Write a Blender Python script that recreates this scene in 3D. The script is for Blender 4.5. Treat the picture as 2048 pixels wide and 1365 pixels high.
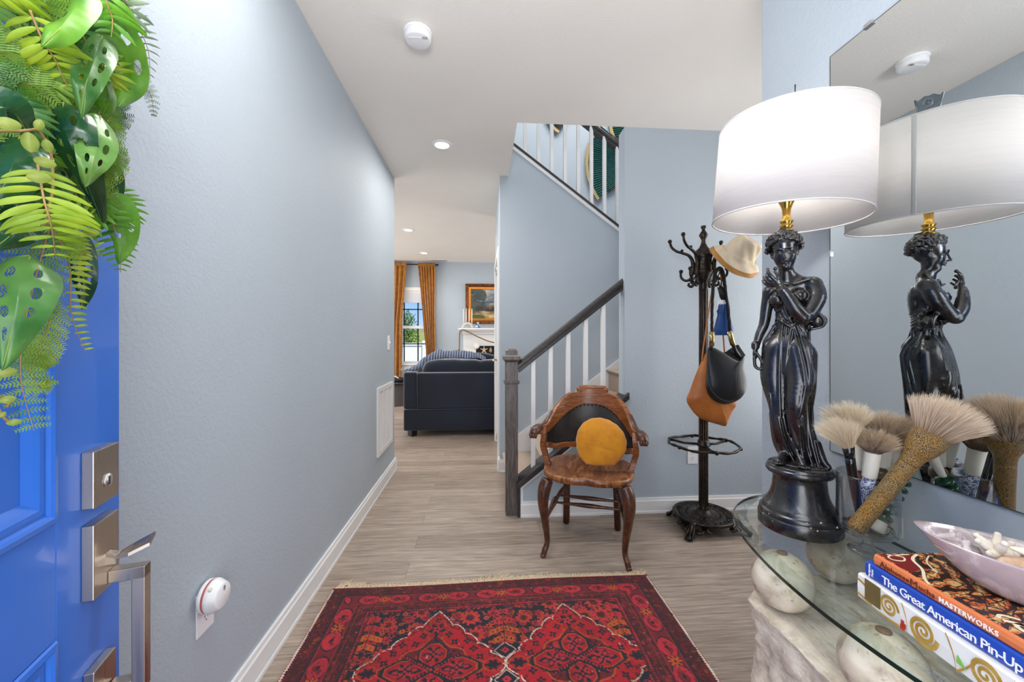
import bpy, bmesh, math, random
import numpy as np
from mathutils import Vector, Matrix, Euler
for o in list(bpy.data.objects): bpy.data.objects.remove(o)
SC=bpy.context.scene; COL=SC.collection
R=math.radians; PI=math.pi
random.seed(7); RNG=np.random.default_rng(5)
# ---------------- camera, sky, lights, exposure ----------------
F=796.0; HY=675.0; H=1.248; YAW=math.atan(59/F)
cd=bpy.data.cameras.new('camera'); cam=bpy.data.objects.new('camera',cd); COL.objects.link(cam)
cam.location=(0,0,H); cam.rotation_euler=(R(90),0,-YAW)
cd.sensor_width=36; cd.lens=F/2048*36; cd.shift_y=-(682.5-HY)/2048; cd.clip_start=.02; cd.clip_end=300
SC.camera=cam
w=bpy.data.worlds.new('sky'); SC.world=w; w.use_nodes=True
wn=w.node_tree.nodes; wl=w.node_tree.links
tc=wn.new('ShaderNodeTexCoord'); sx_=wn.new('ShaderNodeSeparateXYZ'); cr0=wn.new('ShaderNodeValToRGB'); wl.new(tc.outputs['Generated'],sx_.inputs[0]); wl.new(sx_.outputs[2],cr0.inputs[0])
for i_,(p_,c_) in enumerate(((0,(.30,.42,.58)),(.12,(.13,.27,.52)),(.6,(.06,.17,.42)))):
    e_=cr0.color_ramp.elements[i_] if i_<2 else cr0.color_ramp.elements.new(p_); e_.position=p_; e_.color=(*c_,1)
wl.new(cr0.outputs[0],wn['Background'].inputs[0]); wn['Background'].inputs[1].default_value=1.0
def area(name,loc,rot,sx,sy,power,col=(1,1,1),spread=180):
    l=bpy.data.lights.new(name,'AREA'); l.shape='RECTANGLE'; l.size=sx; l.size_y=sy; l.energy=power; l.color=col; l.spread=R(spread)
    o=bpy.data.objects.new(name,l); o.location=loc; o.rotation_euler=rot; COL.objects.link(o); return o
sd=bpy.data.lights.new('sun','SUN'); sd.energy=3.0; sd.angle=R(1); sd.color=(1,.96,.9)
so=bpy.data.objects.new('sun',sd); so.rotation_euler=Vector((-.35,.45,-.75)).to_track_quat('-Z','Y').to_euler(); COL.objects.link(so)
area('entry_daylight',(.06,-.5,1.25),(R(90),0,0),.95,2.1,13,(1,.985,.97))
area('fill_uplight',(-.1,-.22,1.85),(R(150),0,R(6)),.7,.4,19,(1,.985,.97))  # unseen uplight added behind the camera to brighten the ceiling
area('foyer_ceiling_fill',(-.4,1.0,2.70),(0,0,0),.6,.7,8,(1,.98,.95))  # unseen soft lamp added for even light in the foyer
area('stairwell_fill',(1.2,3.3,5.1),(0,0,0),2.2,1.6,55,(1,.98,.96))  # unseen overhead lamp added to light the closed stairwell
area('nook_fill',(2.5,2.05,1.5),(R(90),0,R(90)),1.2,1.8,14,(1,.98,.96))  # unseen lamp in the nook, added to lift the back wall
area('living_left_fill',(-3.9,6.0,1.5),(R(90),0,R(-90)),3.0,1.8,60,(1,.98,.96))  # unseen lamp at the closed left wall, standing in for windows
area('living_ceiling_fill',(-.6,6.3,2.69),(0,0,0),2.5,1.5,14,(1,.97,.93))  # unseen soft lamp under the ceiling, evens out the living room
area('living_right_fill',(2.9,6.4,1.5),(R(90),0,R(90)),2.0,1.8,30,(1,.98,.96))  # unseen soft lamp in front of the closed right wall
area('hall_fill',(-.33,3.5,2.70),(0,0,0),.5,.9,5,(1,.97,.93))  # unseen lamp added to bring more light into the hall
SC.view_settings.view_transform='Standard'; SC.view_settings.look='None'; SC.view_settings.gamma=1; SC.view_settings.exposure=0.95
SC.view_settings.use_curve_mapping=False

# ---------------- helpers ----------------
def lin(c):
    return tuple((x/12.92 if x<=.04045 else ((x+.055)/1.055)**2.4) for x in c)
def rgb(r,g,b): return lin((r/255,g/255,b/255))
class N:
    def __init__(s,name):
        s.m=bpy.data.materials.new(name); s.m.use_nodes=True; s.t=s.m.node_tree; s.b=s.t.nodes['Principled BSDF']
    def n(s,ty,**k):
        x=s.t.nodes.new(ty)
        for a,v in k.items():
            if a.startswith('i_'): x.inputs[int(a[2:])].default_value=v
            else: setattr(x,a,v)
        return x
    def l(s,a,b): s.t.links.new(a,b)
    def coord(s,scale=(1,1,1),rot=(0,0,0)):
        c=s.n('ShaderNodeTexCoord'); m=s.n('ShaderNodeMapping'); m.inputs['Scale'].default_value=scale; m.inputs['Rotation'].default_value=rot
        s.l(c.outputs['Object'],m.inputs[0]); return m.outputs[0]
    def noise(s,vec,scale,detail=4,rough=.5,dist=0):
        x=s.n('ShaderNodeTexNoise'); x.inputs['Scale'].default_value=scale; x.inputs['Detail'].default_value=detail; x.inputs['Roughness'].default_value=rough; x.inputs['Distortion'].default_value=dist
        s.l(vec,x.inputs['Vector']); return x.outputs['Fac']
    def ramp(s,fac,stops):
        r=s.n('ShaderNodeValToRGB'); e=r.color_ramp.elements
        while len(e)<len(stops): e.new(.5)
        for i,(p,c) in enumerate(stops): e[i].position=p; e[i].color=(*c,1)
        s.l(fac,r.inputs[0]); return r.outputs[0]
    def bump(s,h,strength=.3,dist=.002):
        b=s.n('ShaderNodeBump'); b.inputs['Strength'].default_value=strength; b.inputs['Distance'].default_value=dist
        s.l(h,b.inputs['Height']); s.l(b.outputs[0],s.b.inputs['Normal'])
    def mix(s,f,a,b,mode='MIX'):
        x=s.n('ShaderNodeMix',data_type='RGBA',blend_type=mode)
        if isinstance(f,float): x.inputs[0].default_value=f
        else: s.l(f,x.inputs[0])
        for i,v in ((6,a),(7,b)):
            if isinstance(v,tuple): x.inputs[i].default_value=(*v,1)
            else: s.l(v,x.inputs[i])
        return x.outputs[2]
def mat(name,col,rough=.5,metal=0,bs=None,bstr=.3,bd=.002,var=None,vs=8,stretch=(1,1,1),coat=0,sheen=0,trans=0,ior=1.45,emit=None,es=1,sub=0,detail=4):
    k=N(name); b=k.b
    b.inputs['Base Color'].default_value=(*col,1); b.inputs['Roughness'].default_value=rough; b.inputs['Metallic'].default_value=metal
    b.inputs['Coat Weight'].default_value=coat; b.inputs['Sheen Weight'].default_value=sheen; b.inputs['Transmission Weight'].default_value=trans; b.inputs['IOR'].default_value=ior
    if sub: b.inputs['Subsurface Weight'].default_value=sub; b.inputs['Subsurface Radius'].default_value=(.02,.015,.012)
    if emit: b.inputs['Emission Color'].default_value=(*emit,1); b.inputs['Emission Strength'].default_value=es
    v=k.coord(stretch)
    if var:
        fac=k.noise(v,vs,detail); c=k.ramp(fac,[(.3,col),(.7,var)]); k.l(c,b.inputs['Base Color'])
    if bs: k.bump(k.noise(v,bs,detail),bstr,bd)
    return k.m
def glass_mat(name,col=(1,1,1),rough=0,ior=1.45):
    # clear glass: refraction, and shadow-free transmission so daylight gets through
    k=N(name); b=k.b
    b.inputs['Base Color'].default_value=(*col,1); b.inputs['Roughness'].default_value=rough; b.inputs['Transmission Weight'].default_value=1; b.inputs['IOR'].default_value=ior
    return k.m
class MB:
    """collects shapes into one mesh"""
    def __init__(s): s.v=[]; s.f=[]; s.sm=[]; s.mi=[]; s.cm=0
    def add(s,vs,fs,smooth=False):
        o=len(s.v); s.v.extend([tuple(map(float,p)) for p in vs])
        s.f.extend([tuple(int(i)+o for i in f) for f in fs]); s.sm.extend([smooth]*len(fs)); s.mi.extend([s.cm]*len(fs)); return s
    def box(s,a,b,M=None):
        x0,y0,z0=a; x1,y1,z1=b
        vs=[(x0,y0,z0),(x1,y0,z0),(x1,y1,z0),(x0,y1,z0),(x0,y0,z1),(x1,y0,z1),(x1,y1,z1),(x0,y1,z1)]
        if M: vs=[M@Vector(v) for v in vs]
        return s.add(vs,[(0,3,2,1),(4,5,6,7),(0,1,5,4),(1,2,6,5),(2,3,7,6),(3,0,4,7)])
    def lathe(s,prof,c=(0,0,0),n=48,M=None,smooth=True,cap=True,sx=1,sy=1):
        vs=[];fs=[]
        for r,z in prof:
            for i in range(n):
                a=2*PI*i/n; vs.append((c[0]+r*math.cos(a)*sx,c[1]+r*math.sin(a)*sy,c[2]+z))
        m=len(prof)
        for j in range(m-1):
            for i in range(n):
                k=(i+1)%n; fs.append((j*n+i,j*n+k,(j+1)*n+k,(j+1)*n+i))
        if cap:
            fs.append(tuple(range(n))[::-1]); fs.append(tuple((m-1)*n+i for i in range(n)))
        if M: vs=[M@Vector(v) for v in vs]
        return s.add(vs,fs,smooth)
    def tube(s,pts,r,n=10,cap=True,flat=1,smooth=True,up=None):
        pts=[Vector(p) for p in pts]; m=len(pts)
        rr=r if hasattr(r,'__len__') else [r]*m
        vs=[];fs=[]; prev=None
        for i,p in enumerate(pts):
            t=(pts[min(i+1,m-1)]-pts[max(i-1,0)]).normalized()
            if up is not None: u=Vector(up)
            elif prev is None: u=Vector((0,0,1)) if abs(t.z)<.9 else Vector((1,0,0))
            else: u=prev
            a=(u-t*u.dot(t)); a=a.normalized() if a.length>1e-6 else Vector((1,0,0)); prev=a; b=t.cross(a)
            for k in range(n):
                q=2*PI*k/n; vs.append(p+a*(math.cos(q)*rr[i]*flat)+b*(math.sin(q)*rr[i]))
        for j in range(m-1):
            for i in range(n):
                k=(i+1)%n; fs.append((j*n+i,j*n+k,(j+1)*n+k,(j+1)*n+i))
        if cap: fs.append(tuple(range(n))[::-1]); fs.append(tuple((m-1)*n+i for i in range(n)))
        return s.add(vs,fs,smooth)
    def sweep(s,pts,prof,up=(0,0,1),closed=True,smooth=False):
        """sweep a 2-D outline (side,up) along a polyline"""
        pts=[Vector(p) for p in pts]; m=len(pts); n=len(prof); vs=[];fs=[]
        for i,p in enumerate(pts):
            t=(pts[min(i+1,m-1)]-pts[max(i-1,0)]).normalized(); u=Vector(up); u=(u-t*u.dot(t)).normalized(); sd_=t.cross(u)
            for a,b in prof: vs.append(p+sd_*a+u*b)
        for j in range(m-1):
            for i in range(n if closed else n-1):
                k=(i+1)%n; fs.append((j*n+i,j*n+k,(j+1)*n+k,(j+1)*n+i))
        if closed: fs.append(tuple(range(n))[::-1]); fs.append(tuple((m-1)*n+i for i in range(n)))
        return s.add(vs,fs,smooth)
    def prism(s,poly,a,b,axis='y'):
        """polygon of (p,q) extruded from a to b along an axis"""
        n=len(poly)
        def P(p,q,t): return {'y':(p,t,q),'x':(t,p,q),'z':(p,q,t)}[axis]
        vs=[P(p,q,a) for p,q in poly]+[P(p,q,b) for p,q in poly]
        fs=[tuple(range(n)),tuple(range(n,2*n))[::-1]]+[(i,i+n,(i+1)%n+n,(i+1)%n) for i in range(n)]
        return s.add(vs,fs)
    def grid(s,fn,nu,nv,smooth=True,cu=False,cv=False):
        vs=[fn(i/(nu if cu else nu-1),j/(nv if cv else nv-1)) for j in range(nv) for i in range(nu)]; fs=[]
        for j in range(nv if cv else nv-1):
            for i in range(nu if cu else nu-1):
                k=(i+1)%nu; l=(j+1)%nv; fs.append((j*nu+i,j*nu+k,l*nu+k,l*nu+i))
        return s.add(vs,fs,smooth)
    def ball(s,c,r,n=16,sc=(1,1,1),M=None):
        prof=[(max(r*math.sin(PI*j/n),1e-5),-r*math.cos(PI*j/n)) for j in range(n+1)]
        vs=[];fs=[];q=2*n
        for pr,z in prof:
            for i in range(q):
                a=2*PI*i/q; v=Vector((pr*math.cos(a)*sc[0],pr*math.sin(a)*sc[1],z*sc[2]))
                if M: v=M@v
                vs.append(v+Vector(c))
        for j in range(n):
            for i in range(q): fs.append((j*q+i,j*q+(i+1)%q,(j+1)*q+(i+1)%q,(j+1)*q+i))
        return s.add(vs,fs,True)
def obj(name,mb,m,parent=None,label=None,cat=None,group=None,kind=None,bevel=0,local=False,solid=0,sub=0,origin=None,fixn=True):
    """one mesh object; vertices are given in world space unless local"""
    v=np.array(mb.v,dtype=float)
    if parent is not None and not local:
        Mi=WM[parent.name].inverted(); A=np.array(Mi); v=v@A[:3,:3].T+A[:3,3]
    off=None
    if parent is None and not local:
        mn=v.min(0); mx=v.max(0); off=np.array([(mn[0]+mx[0])/2,(mn[1]+mx[1])/2,mn[2]]) if origin is None else np.array(origin,float)
        v=v-off
    me=bpy.data.meshes.new(name); me.from_pydata(v.tolist(),[],mb.f)
    me.polygons.foreach_set('use_smooth',mb.sm)
    for q in (m if isinstance(m,(list,tuple)) else [m]): me.materials.append(q)
    if any(mb.mi): me.polygons.foreach_set('material_index',mb.mi)
    if fixn:
        bm=bmesh.new(); bm.from_mesh(me); bmesh.ops.recalc_face_normals(bm,faces=bm.faces); bm.to_mesh(me); bm.free()
    me.update()
    o=bpy.data.objects.new(name,me); COL.objects.link(o)
    if off is not None: o.location=off
    if parent is not None: o.parent=parent; WM[o.name]=WM[parent.name].copy()
    else: WM[o.name]=Matrix.Translation(o.location)
    tag(o,label,cat,group,kind)
    if bevel:
        b=o.modifiers.new('bevel','BEVEL'); b.width=bevel; b.segments=2; b.limit_method='ANGLE'; b.angle_limit=R(40); b.harden_normals=False
    if solid:
        q=o.modifiers.new('solid','SOLIDIFY'); q.thickness=solid; q.offset=0
    if sub:
        q=o.modifiers.new('sub','SUBSURF'); q.levels=sub; q.render_levels=sub
    return o
WM={}
def tag(o,label=None,cat=None,group=None,kind=None):
    if label: o['label']=label
    if cat: o['category']=cat
    if group: o['group']=group
    if kind: o['kind']=kind
    return o
def thing(name,label,cat,loc=(0,0,0),rz=0,group=None):
    o=bpy.data.objects.new(name,None); COL.objects.link(o); o.location=loc; o.rotation_euler=(0,0,rz); o.empty_display_size=.05
    WM[o.name]=Matrix.Translation(loc)@Matrix.Rotation(rz,4,'Z'); return tag(o,label,cat,group)
def copy_tree(o,parent=None):
    c=o.copy(); COL.objects.link(c)
    if parent is not None: c.parent=parent
    for ch in [x for x in COL.objects if x.parent==o]: copy_tree(ch,c)
    return c
def struct(name,mb,m,parent=None,**k):
    return obj(name,mb,m,parent,kind=None if parent is not None else 'structure',**k)
def catmull(P,n=8):
    P=[Vector(p) for p in P]; out=[]
    for i in range(len(P)-1):
        a=P[max(i-1,0)];b=P[i];c=P[i+1];d=P[min(i+2,len(P)-1)]
        for k in range(n):
            t=k/n; out.append(.5*((2*b)+(c-a)*t+(2*a-5*b+4*c-d)*t*t+(3*b-a-3*c+d)*t**3))
    out.append(P[-1]); return out
def lerpl(L,n=8): return [p.x for p in catmull([(x,0,0) for x in L],n)]
# lines of sight of the photograph, used to read real positions off it
def ray(u,v):
    a=(u-1024)/F; b=-(v-HY)/F
    return Vector((math.sin(YAW)+a*math.cos(YAW), math.cos(YAW)-a*math.sin(YAW), b))
def onz(u,v,z=0.): d=ray(u,v); return Vector((0,0,H))+d*((z-H)/d.z)
def ony(u,v,y): d=ray(u,v); return Vector((0,0,H))+d*(y/d.y)
def onx(u,v,x): d=ray(u,v); return Vector((0,0,H))+d*(x/d.x)
def font_mesh(text,size,depth=0.0005,font=None,space=1.0,squeeze=1.0,offset=0.0):
    c=bpy.data.curves.new('t','FONT'); c.body=text; c.size=size; c.extrude=depth; c.space_character=space; c.resolution_u=3; c.offset=offset
    o=bpy.data.objects.new('t',c); COL.objects.link(o); dg=bpy.context.evaluated_depsgraph_get(); me=bpy.data.meshes.new_from_object(o.evaluated_get(dg))
    vs=[(v.co.x*squeeze,v.co.y,v.co.z) for v in me.vertices]; fs=[tuple(p.vertices) for p in me.polygons]
    bpy.data.objects.remove(o); bpy.data.curves.remove(c); bpy.data.meshes.remove(me); return vs,fs
# ---------------- materials of the setting ----------------
def wall_mat(name,col,scale=95,strength=.32):
    k=N(name); v=k.coord(); k.b.inputs['Roughness'].default_value=.62
    big=k.noise(v,1.3,2); k.l(k.mix(k.ramp(big,[(.3,(0,0,0)),(.7,(1,1,1))]),col,tuple(c*.95 for c in col)),k.b.inputs['Base Color'])
    a=k.noise(v,scale,3,.55,.4); h=k.ramp(a,[(.38,(0,0,0)),(.62,(1,1,1))]); k.bump(h,strength,.0016); return k.m
WALL=wall_mat('blue_wall_paint',rgb(173,183,192))
CEIL=wall_mat('ceiling_paint',rgb(234,229,222),75,.3)
WHITE=mat('white_trim_paint',rgb(228,227,226),.35)
def floor_mat():
    k=N('grey_brown_plank'); v=k.coord()
    br=k.n('ShaderNodeTexBrick'); br.offset=.37; br.inputs['Scale'].default_value=1; br.inputs['Brick Width'].default_value=1.22; br.inputs['Row Height'].default_value=.152
    br.inputs['Mortar Size'].default_value=.0011; br.inputs['Mortar Smooth'].default_value=.2; br.inputs['Bias'].default_value=0
    br.inputs['Color1'].default_value=(0,0,0,1); br.inputs['Color2'].default_value=(1,1,1,1); br.inputs['Mortar'].default_value=(.5,.5,.5,1); k.l(v,br.inputs[0])
    mp=k.n('ShaderNodeMapping'); mp.inputs['Scale'].default_value=(1.6,26,1); k.l(v,mp.inputs[0])
    ad=k.n('ShaderNodeVectorMath',operation='ADD'); k.l(mp.outputs[0],ad.inputs[0])
    ml=k.n('ShaderNodeVectorMath',operation='SCALE'); ml.inputs['Scale'].default_value=9; k.l(br.outputs[0],ml.inputs[0]); k.l(ml.outputs[0],ad.inputs[1])
    g=k.noise(ad.outputs[0],2.2,7,.62,.7)
    mp2=k.n('ShaderNodeMapping'); mp2.inputs['Scale'].default_value=(3,120,1); k.l(v,mp2.inputs[0]); g2=k.noise(mp2.outputs[0],2,4,.6)
    c=k.ramp(g,[(.28,rgb(98,83,72)),(.44,rgb(139,122,108)),(.57,rgb(163,146,131)),(.74,rgb(190,174,159))])
    c=k.mix(.32,c,k.ramp(g2,[(.35,rgb(92,78,68)),(.65,rgb(188,173,159))]),'MIX')
    c=k.mix(.22,c,br.outputs[0],'SOFT_LIGHT')
    inv=k.ramp(br.outputs[1],[(.0,(1,1,1)),(1,(.45,.42,.4))]); c=k.mix(1.0,c,inv,'MULTIPLY')
    k.l(c,k.b.inputs['Base Color']); k.b.inputs['Roughness'].default_value=.42; k.bump(g2,.12,.001); return k.m
FLOOR=floor_mat()
# ---------------- room shell ----------------
CZ=2.74; T=.12; XL=-.825; XR=1.0; YB=2.755; YF=3.68; XH=.16; YFar=7.95
struct('floor',MB().box((-4.2,-1.2,-.06),(3.4,8.1,0)),FLOOR)
c=MB()
c.box((-4.2,-.25,CZ),(3.4,YB,CZ+.28)); c.box((-4.2,YB,CZ),(.24,YF+.1,CZ+.28)); c.box((2.75,YB,CZ),(3.4,YF+.1,CZ+.28)); c.box((-4.2,YF+.1,CZ),(XH+.02,8.1,CZ+.28)); c.box((XH+.02,4.82,CZ),(3.4,8.1,CZ+.28))
struct('ceiling',c,CEIL)
struct('wall_left',MB().box((XL-T,-.12,0),(XL,3.81,CZ)),WALL,bevel=.004)
struct('wall_right',MB().box((XR,-.12,0),(XR+T,1.36,CZ)),WALL,bevel=.004)
struct('wall_back',MB().box((1.005,YB,0),(2.75,YB+T,CZ)),WALL)
struct('wall_knee',MB().prism([(.262,0),(1.005,0),(1.005,.765),(.262,.182)],YB,YB+.115),WALL)
# entry wall around the open doorway behind the camera
e=MB(); DX0,DX1=-.405,.525
e.box((XL-T,-.27,0),(DX0,-.12,CZ)); e.box((DX1,-.27,0),(2.9,-.12,CZ)); e.box((DX0,-.27,2.07),(DX1,-.12,CZ))
struct('wall_rear',e,WALL)
struct('sun_block_slab',MB().box((-3,-3.2,2.5),(4,-.27,2.62)),CEIL)  # unseen slab added outside to keep the sun out of the doorway
dj=MB(); dj.box((DX0-.06,-.12,0),(DX0-.0,-.105,2.13)); dj.box((DX1,-.12,0),(DX1+.06,-.105,2.13)); dj.box((DX0,-.12,2.07),(DX1,-.105,2.13))
struct('trim_1',dj,WHITE)
struct('wall_nook',MB().box((2.63,-.12,0),(2.75,YB,CZ)),WALL)
# far stair wall with the sloping knee wall of the upper flight above
kz=lambda x:3.02-(x-.291)*.743
fw=MB().prism([(XH,0),(2.75,0),(2.75,1.25),(2.2,1.25),(2.2,kz(2.2)),(.291,3.02),(-.4,kz(-.4)),(-.4,CZ+.02),(XH,CZ+.02)],YF,YF+.11)
struct('wall_stair',fw,WALL)
struct('wall_hall',MB().box((XH,YF+.11,0),(XH+.11,3.86,CZ)).box((XH,4.78,0),(XH+.11,4.93,CZ)).box((XH,3.86,2.05),(XH+.11,4.78,CZ)),WALL)
struct('wall_upper',MB().box((-1.2,4.72,CZ+.02),(3.3,4.82,5.2)).box((XH+.11,4.72,0),(3.2,4.82,CZ+.02)),WALL)
up=MB(); up.box((3.2,YB,CZ-.3),(3.3,4.8,5.2)); up.box((-1.2,YB-.1,CZ+.28),(3.3,YB,5.2)); up.box((-1.3,YB,CZ+.28),(-1.2,4.8,5.2)); up.box((-1.2,YB,5.2),(3.3,4.8,5.3)); up.box((3.2,YB,0),(3.3,4.8,CZ))
struct('wall_stairwell',up,WALL)
# living room
WX0,WX1,WZ0,WZ1=-1.62,-1.0,.74,2.16
l=MB(); l.box((-4.1,YFar,0),(WX0,YFar+.14,CZ)); l.box((WX1,YFar,0),(3.3,YFar+.14,CZ)); l.box((WX0,YFar,0),(WX1,YFar+.14,WZ0)); l.box((WX0,YFar,WZ1),(WX1,YFar+.14,CZ))
struct('wall_far',l,WALL)
struct('wall_living_left',MB().box((-4.2,3.69,0),(-4.1,8.09,CZ)),WALL)
struct('wall_living_front',MB().box((-4.1,3.69,0),(XL-T,3.81,CZ)),WALL)
struct('wall_living_right',MB().box((3.2,4.82,0),(3.3,8.09,CZ)),WALL)
# baseboards
def baseboard(name,pts,h=.115,t=.016):
    m=MB()
    for a,b in zip(pts[:-1],pts[1:]):
        m.sweep([(*a,0),(*b,0)],[(0,0),(t+.003,0),(t+.003,.014),(t,.02),(t,h-.022),(t-.004,h-.015),(t-.006,h),(0,h)])
    return struct(name,m,WHITE)
baseboard('baseboard_left',[(XL,-.12),(XL,3.81)]); 
baseboard('baseboard_left_end',[(XL+.019,3.81),(XL-T,3.81)])
baseboard('baseboard_back',[(.262,YB),(2.63,YB)],.107)
baseboard('baseboard_right',[(XR,1.36),(XR,-.12)])
baseboard('baseboard_right_end',[(XR+T,1.36),(XR-.019,1.36)])
baseboard('baseboard_stair_end',[(XH-.019,YF),(.36,YF)],.117)
baseboard('baseboard_hall',[(XH,3.79),(XH,YF-.019)],.117)
baseboard('baseboard_far',[(-4.1,YFar),(-.3,YFar)],.117)
# trims: knee-wall band, skirt boards of the stair, band of the upper knee wall
tk=MB(); tk.prism([(.262,.107),(.28,.107),(.28,.2),(1.005,.77),(1.005,.795),(.262,.212)],YB-.006,YB+.001); struct('trim_2',tk,WHITE)
ts=MB(); z0=.352; sl=.723
ts.prism([(.23,.0),(.31,.0),(2.2,1.3),(2.2,z0+(2.2-.333)*sl),(.333,z0),(.23,.29)],YF-.014,YF+.001); struct('trim_3',ts,WHITE)
tu=MB(); tu.prism([(-.4,kz(-.4)-.035),(2.2,kz(2.2)-.035),(2.2,kz(2.2)),(-.4,kz(-.4))],YF-.008,YF+.001); struct('trim_4',tu,WHITE)
# closet door in the hall wall
BRASS_N=mat('satin_nickel',rgb(190,178,160),.28,1)
d2=struct('door_2',MB().box((XH+.02,3.87,.01),(XH+.055,4.77,2.04)),WHITE,bevel=.003)
cs=MB(); cs.box((XH-.017,3.80,0),(XH,3.87,2.115)); cs.box((XH-.017,4.77,0),(XH,4.84,2.115)); cs.box((XH-.017,3.87,2.045),(XH,4.77,2.115)); cs.box((XH,3.86,0),(XH+.02,3.872,2.045)); cs.box((XH,4.768,0),(XH+.02,4.78,2.045))
struct('trim_5',cs,WHITE,bevel=.003)
hd=MB(); hd.lathe([(.03,0),(.03,.008),(.012,.012),(.012,.05)],M=Matrix.Translation((XH+.02,4.69,.985))@Matrix.Rotation(R(-90),4,'Y'),n=20); hd.box((XH-.045,4.58,.975),(XH-.028,4.70,.995))
obj('door_handle',hd,BRASS_N,d2,label='satin nickel lever handle')
for z in (.25,1.85):
    obj('hinge',MB().tube([(XH-.02,3.885,z),(XH-.02,3.885,z+.09)],.006,8),BRASS_N,d2,label='satin nickel hinge')
# living-room window
BLK=mat('black_metal',rgb(30,28,28),.45)
wf=MB(); wf.box((WX0-.07,YFar-.018,WZ0-.03),(WX0,YFar,WZ1+.07)); wf.box((WX1,YFar-.018,WZ0-.03),(WX1+.05,YFar,WZ1+.07)); wf.box((WX0,YFar-.018,WZ1),(WX1,YFar,WZ1+.07)); wf.box((WX0-.1,YFar-.05,WZ0-.035),(WX1+.1,YFar+.05,WZ0)); wf.box((WX0-.07,YFar-.016,WZ0-.13),(WX1+.07,YFar,WZ0-.035))
wf.box((WX0,YFar,WZ0),(WX0+.04,YFar+.12,WZ1)); wf.box((WX1-.04,YFar,WZ0),(WX1,YFar+.12,WZ1)); wf.box((WX0,YFar+.04,1.42),(WX1,YFar+.09,1.475)); wf.box((WX0,YFar,WZ1-.04),(WX1,YFar+.12,WZ1)); wf.box((WX0,YFar+.04,WZ0),(WX1,YFar+.12,WZ0+.03))
W=struct('window_1',wf,WHITE)
mu=MB()
xm=[WX0+.04,-1.50,-1.245,-.99]
for x in (-1.545,-1.275): mu.box((x-.012,YFar+.055,WZ0+.03),(x+.012,YFar+.07,WZ1-.04))
for z in (1.117,1.80): mu.box((WX0+.04,YFar+.055,z-.011),(WX1-.04,YFar+.07,z+.011))
obj('muntin',mu,BLK,W,label='black window muntins')
obj('pane',MB().box((WX0+.03,YFar+.061,WZ0+.02),(WX1-.03,YFar+.064,WZ1-.03)),glass_mat('window_glass',ior=1.02),W)
rb=MB().box((WX0+.02,YFar+.005,1.93),(WX1-.02,YFar+.03,WZ1-.01))
for i in range(8): rb.box((WX0+.015,YFar+.0,1.93+i*.018),(WX1-.015,YFar+.034,1.94+i*.018))
obj('blind',rb,mat('blind_white',rgb(215,215,220),.6),W,label='white blind raised to the top')
# ================= STAIRS =================
def P3(u,v,dep): return Vector((0,0,H))+ray(u,v)*dep
CARPET=mat('beige_carpet',rgb(186,168,152),.95,bs=260,bstr=.9,bd=.004,var=rgb(160,142,128),vs=180)
DWOOD=None
def wood(name,c1,c2,c3,rough=.35,stretch=(1,1,12),scale=5,coat=.2,bump=.15,dist=1.2):
    k=N(name); v=k.coord(stretch); g=k.noise(v,scale,6,.6,dist); k.l(k.ramp(g,[(.3,c1),(.5,c2),(.7,c3)]),k.b.inputs['Base Color'])
    k.b.inputs['Roughness'].default_value=rough; k.b.inputs['Coat Weight'].default_value=coat; k.b.inputs['Coat Roughness'].default_value=.15
    k.bump(g,bump,.001); return k.m
NEWELM=wood('charcoal_stained_oak',rgb(52,46,44),rgb(84,75,71),rgb(120,108,101),.45,(14,14,1.2),6,.1)
RAILM=wood('charcoal_rail_oak',rgb(30,27,27),rgb(46,41,41),rgb(68,61,59),.38,(2,14,14),6,.15)
st=thing('staircase','beige carpeted stairs rising right behind the white balusters','staircase',(.21,3.2,0))
for i in range(7):
    x=.21+.243*i; z=.19*(i+1); m=MB(); x1=x+.243 if i<6 else 2.6
    pr=[(x,0 if i==0 else z-.2),(x,z-.03),(x-.022,z-.022),(x-.028,z-.008),(x-.018,z),(x1+.0,z),(x1,0 if i==0 else z-.2)]
    m.prism(pr,2.888,3.664)
    obj('step',m,CARPET,st)
BALM=WHITE
rl=thing('stair_railing','charcoal handrail on square newel post with white balusters behind armchair','railing',(.205,2.815,0))
n=MB(); cx,cy=.205,2.815
n.box((cx-.043,cy-.043,0),(cx+.043,cy+.043,1.10)); 
for z,w in ((.924,.049),(.931,.056),(.937,.050)): n.box((cx-w,cy-w,z-.004),(cx+w,cy+w,z+.004))
def frust(m,z0,z1,w0,w1): m.add([(cx+a*w0,cy+b*w0,z0) for a,b in((-1,-1),(1,-1),(1,1),(-1,1))]+[(cx+a*w1,cy+b*w1,z1) for a,b in((-1,-1),(1,-1),(1,1),(-1,1))],[(0,1,2,3),(4,5,6,7),(0,1,5,4),(1,2,6,5),(2,3,7,6),(3,0,4,7)])
frust(n,1.072,1.090,.0435,.058); n.box((cx-.061,cy-.061,1.090),(cx+.061,cy+.061,1.113)); frust(n,1.113,1.126,.058,.041); n.box((cx-.040,cy-.040,1.12),(cx+.040,cy+.040,1.153)); frust(n,1.153,1.167,.040,.028)
obj('newel_post',n,NEWELM,rl,bevel=.002)
RS=.79; ry=2.815
hr=lambda x:1.035+(x-.256)*RS
prof=[(-.03,-.03),(.03,-.03),(.03,-.005),(.036,.0),(.036,.018),(.028,.03),(.012,.036),(-.012,.036),(-.028,.03),(-.036,.018),(-.036,0),(-.03,-.005)]
obj('handrail',MB().sweep([(.24,ry,hr(.24)),(1.9,ry,hr(1.9))],prof),RAILM,rl)
kc=lambda x:.212+(x-.262)*.783
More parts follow.
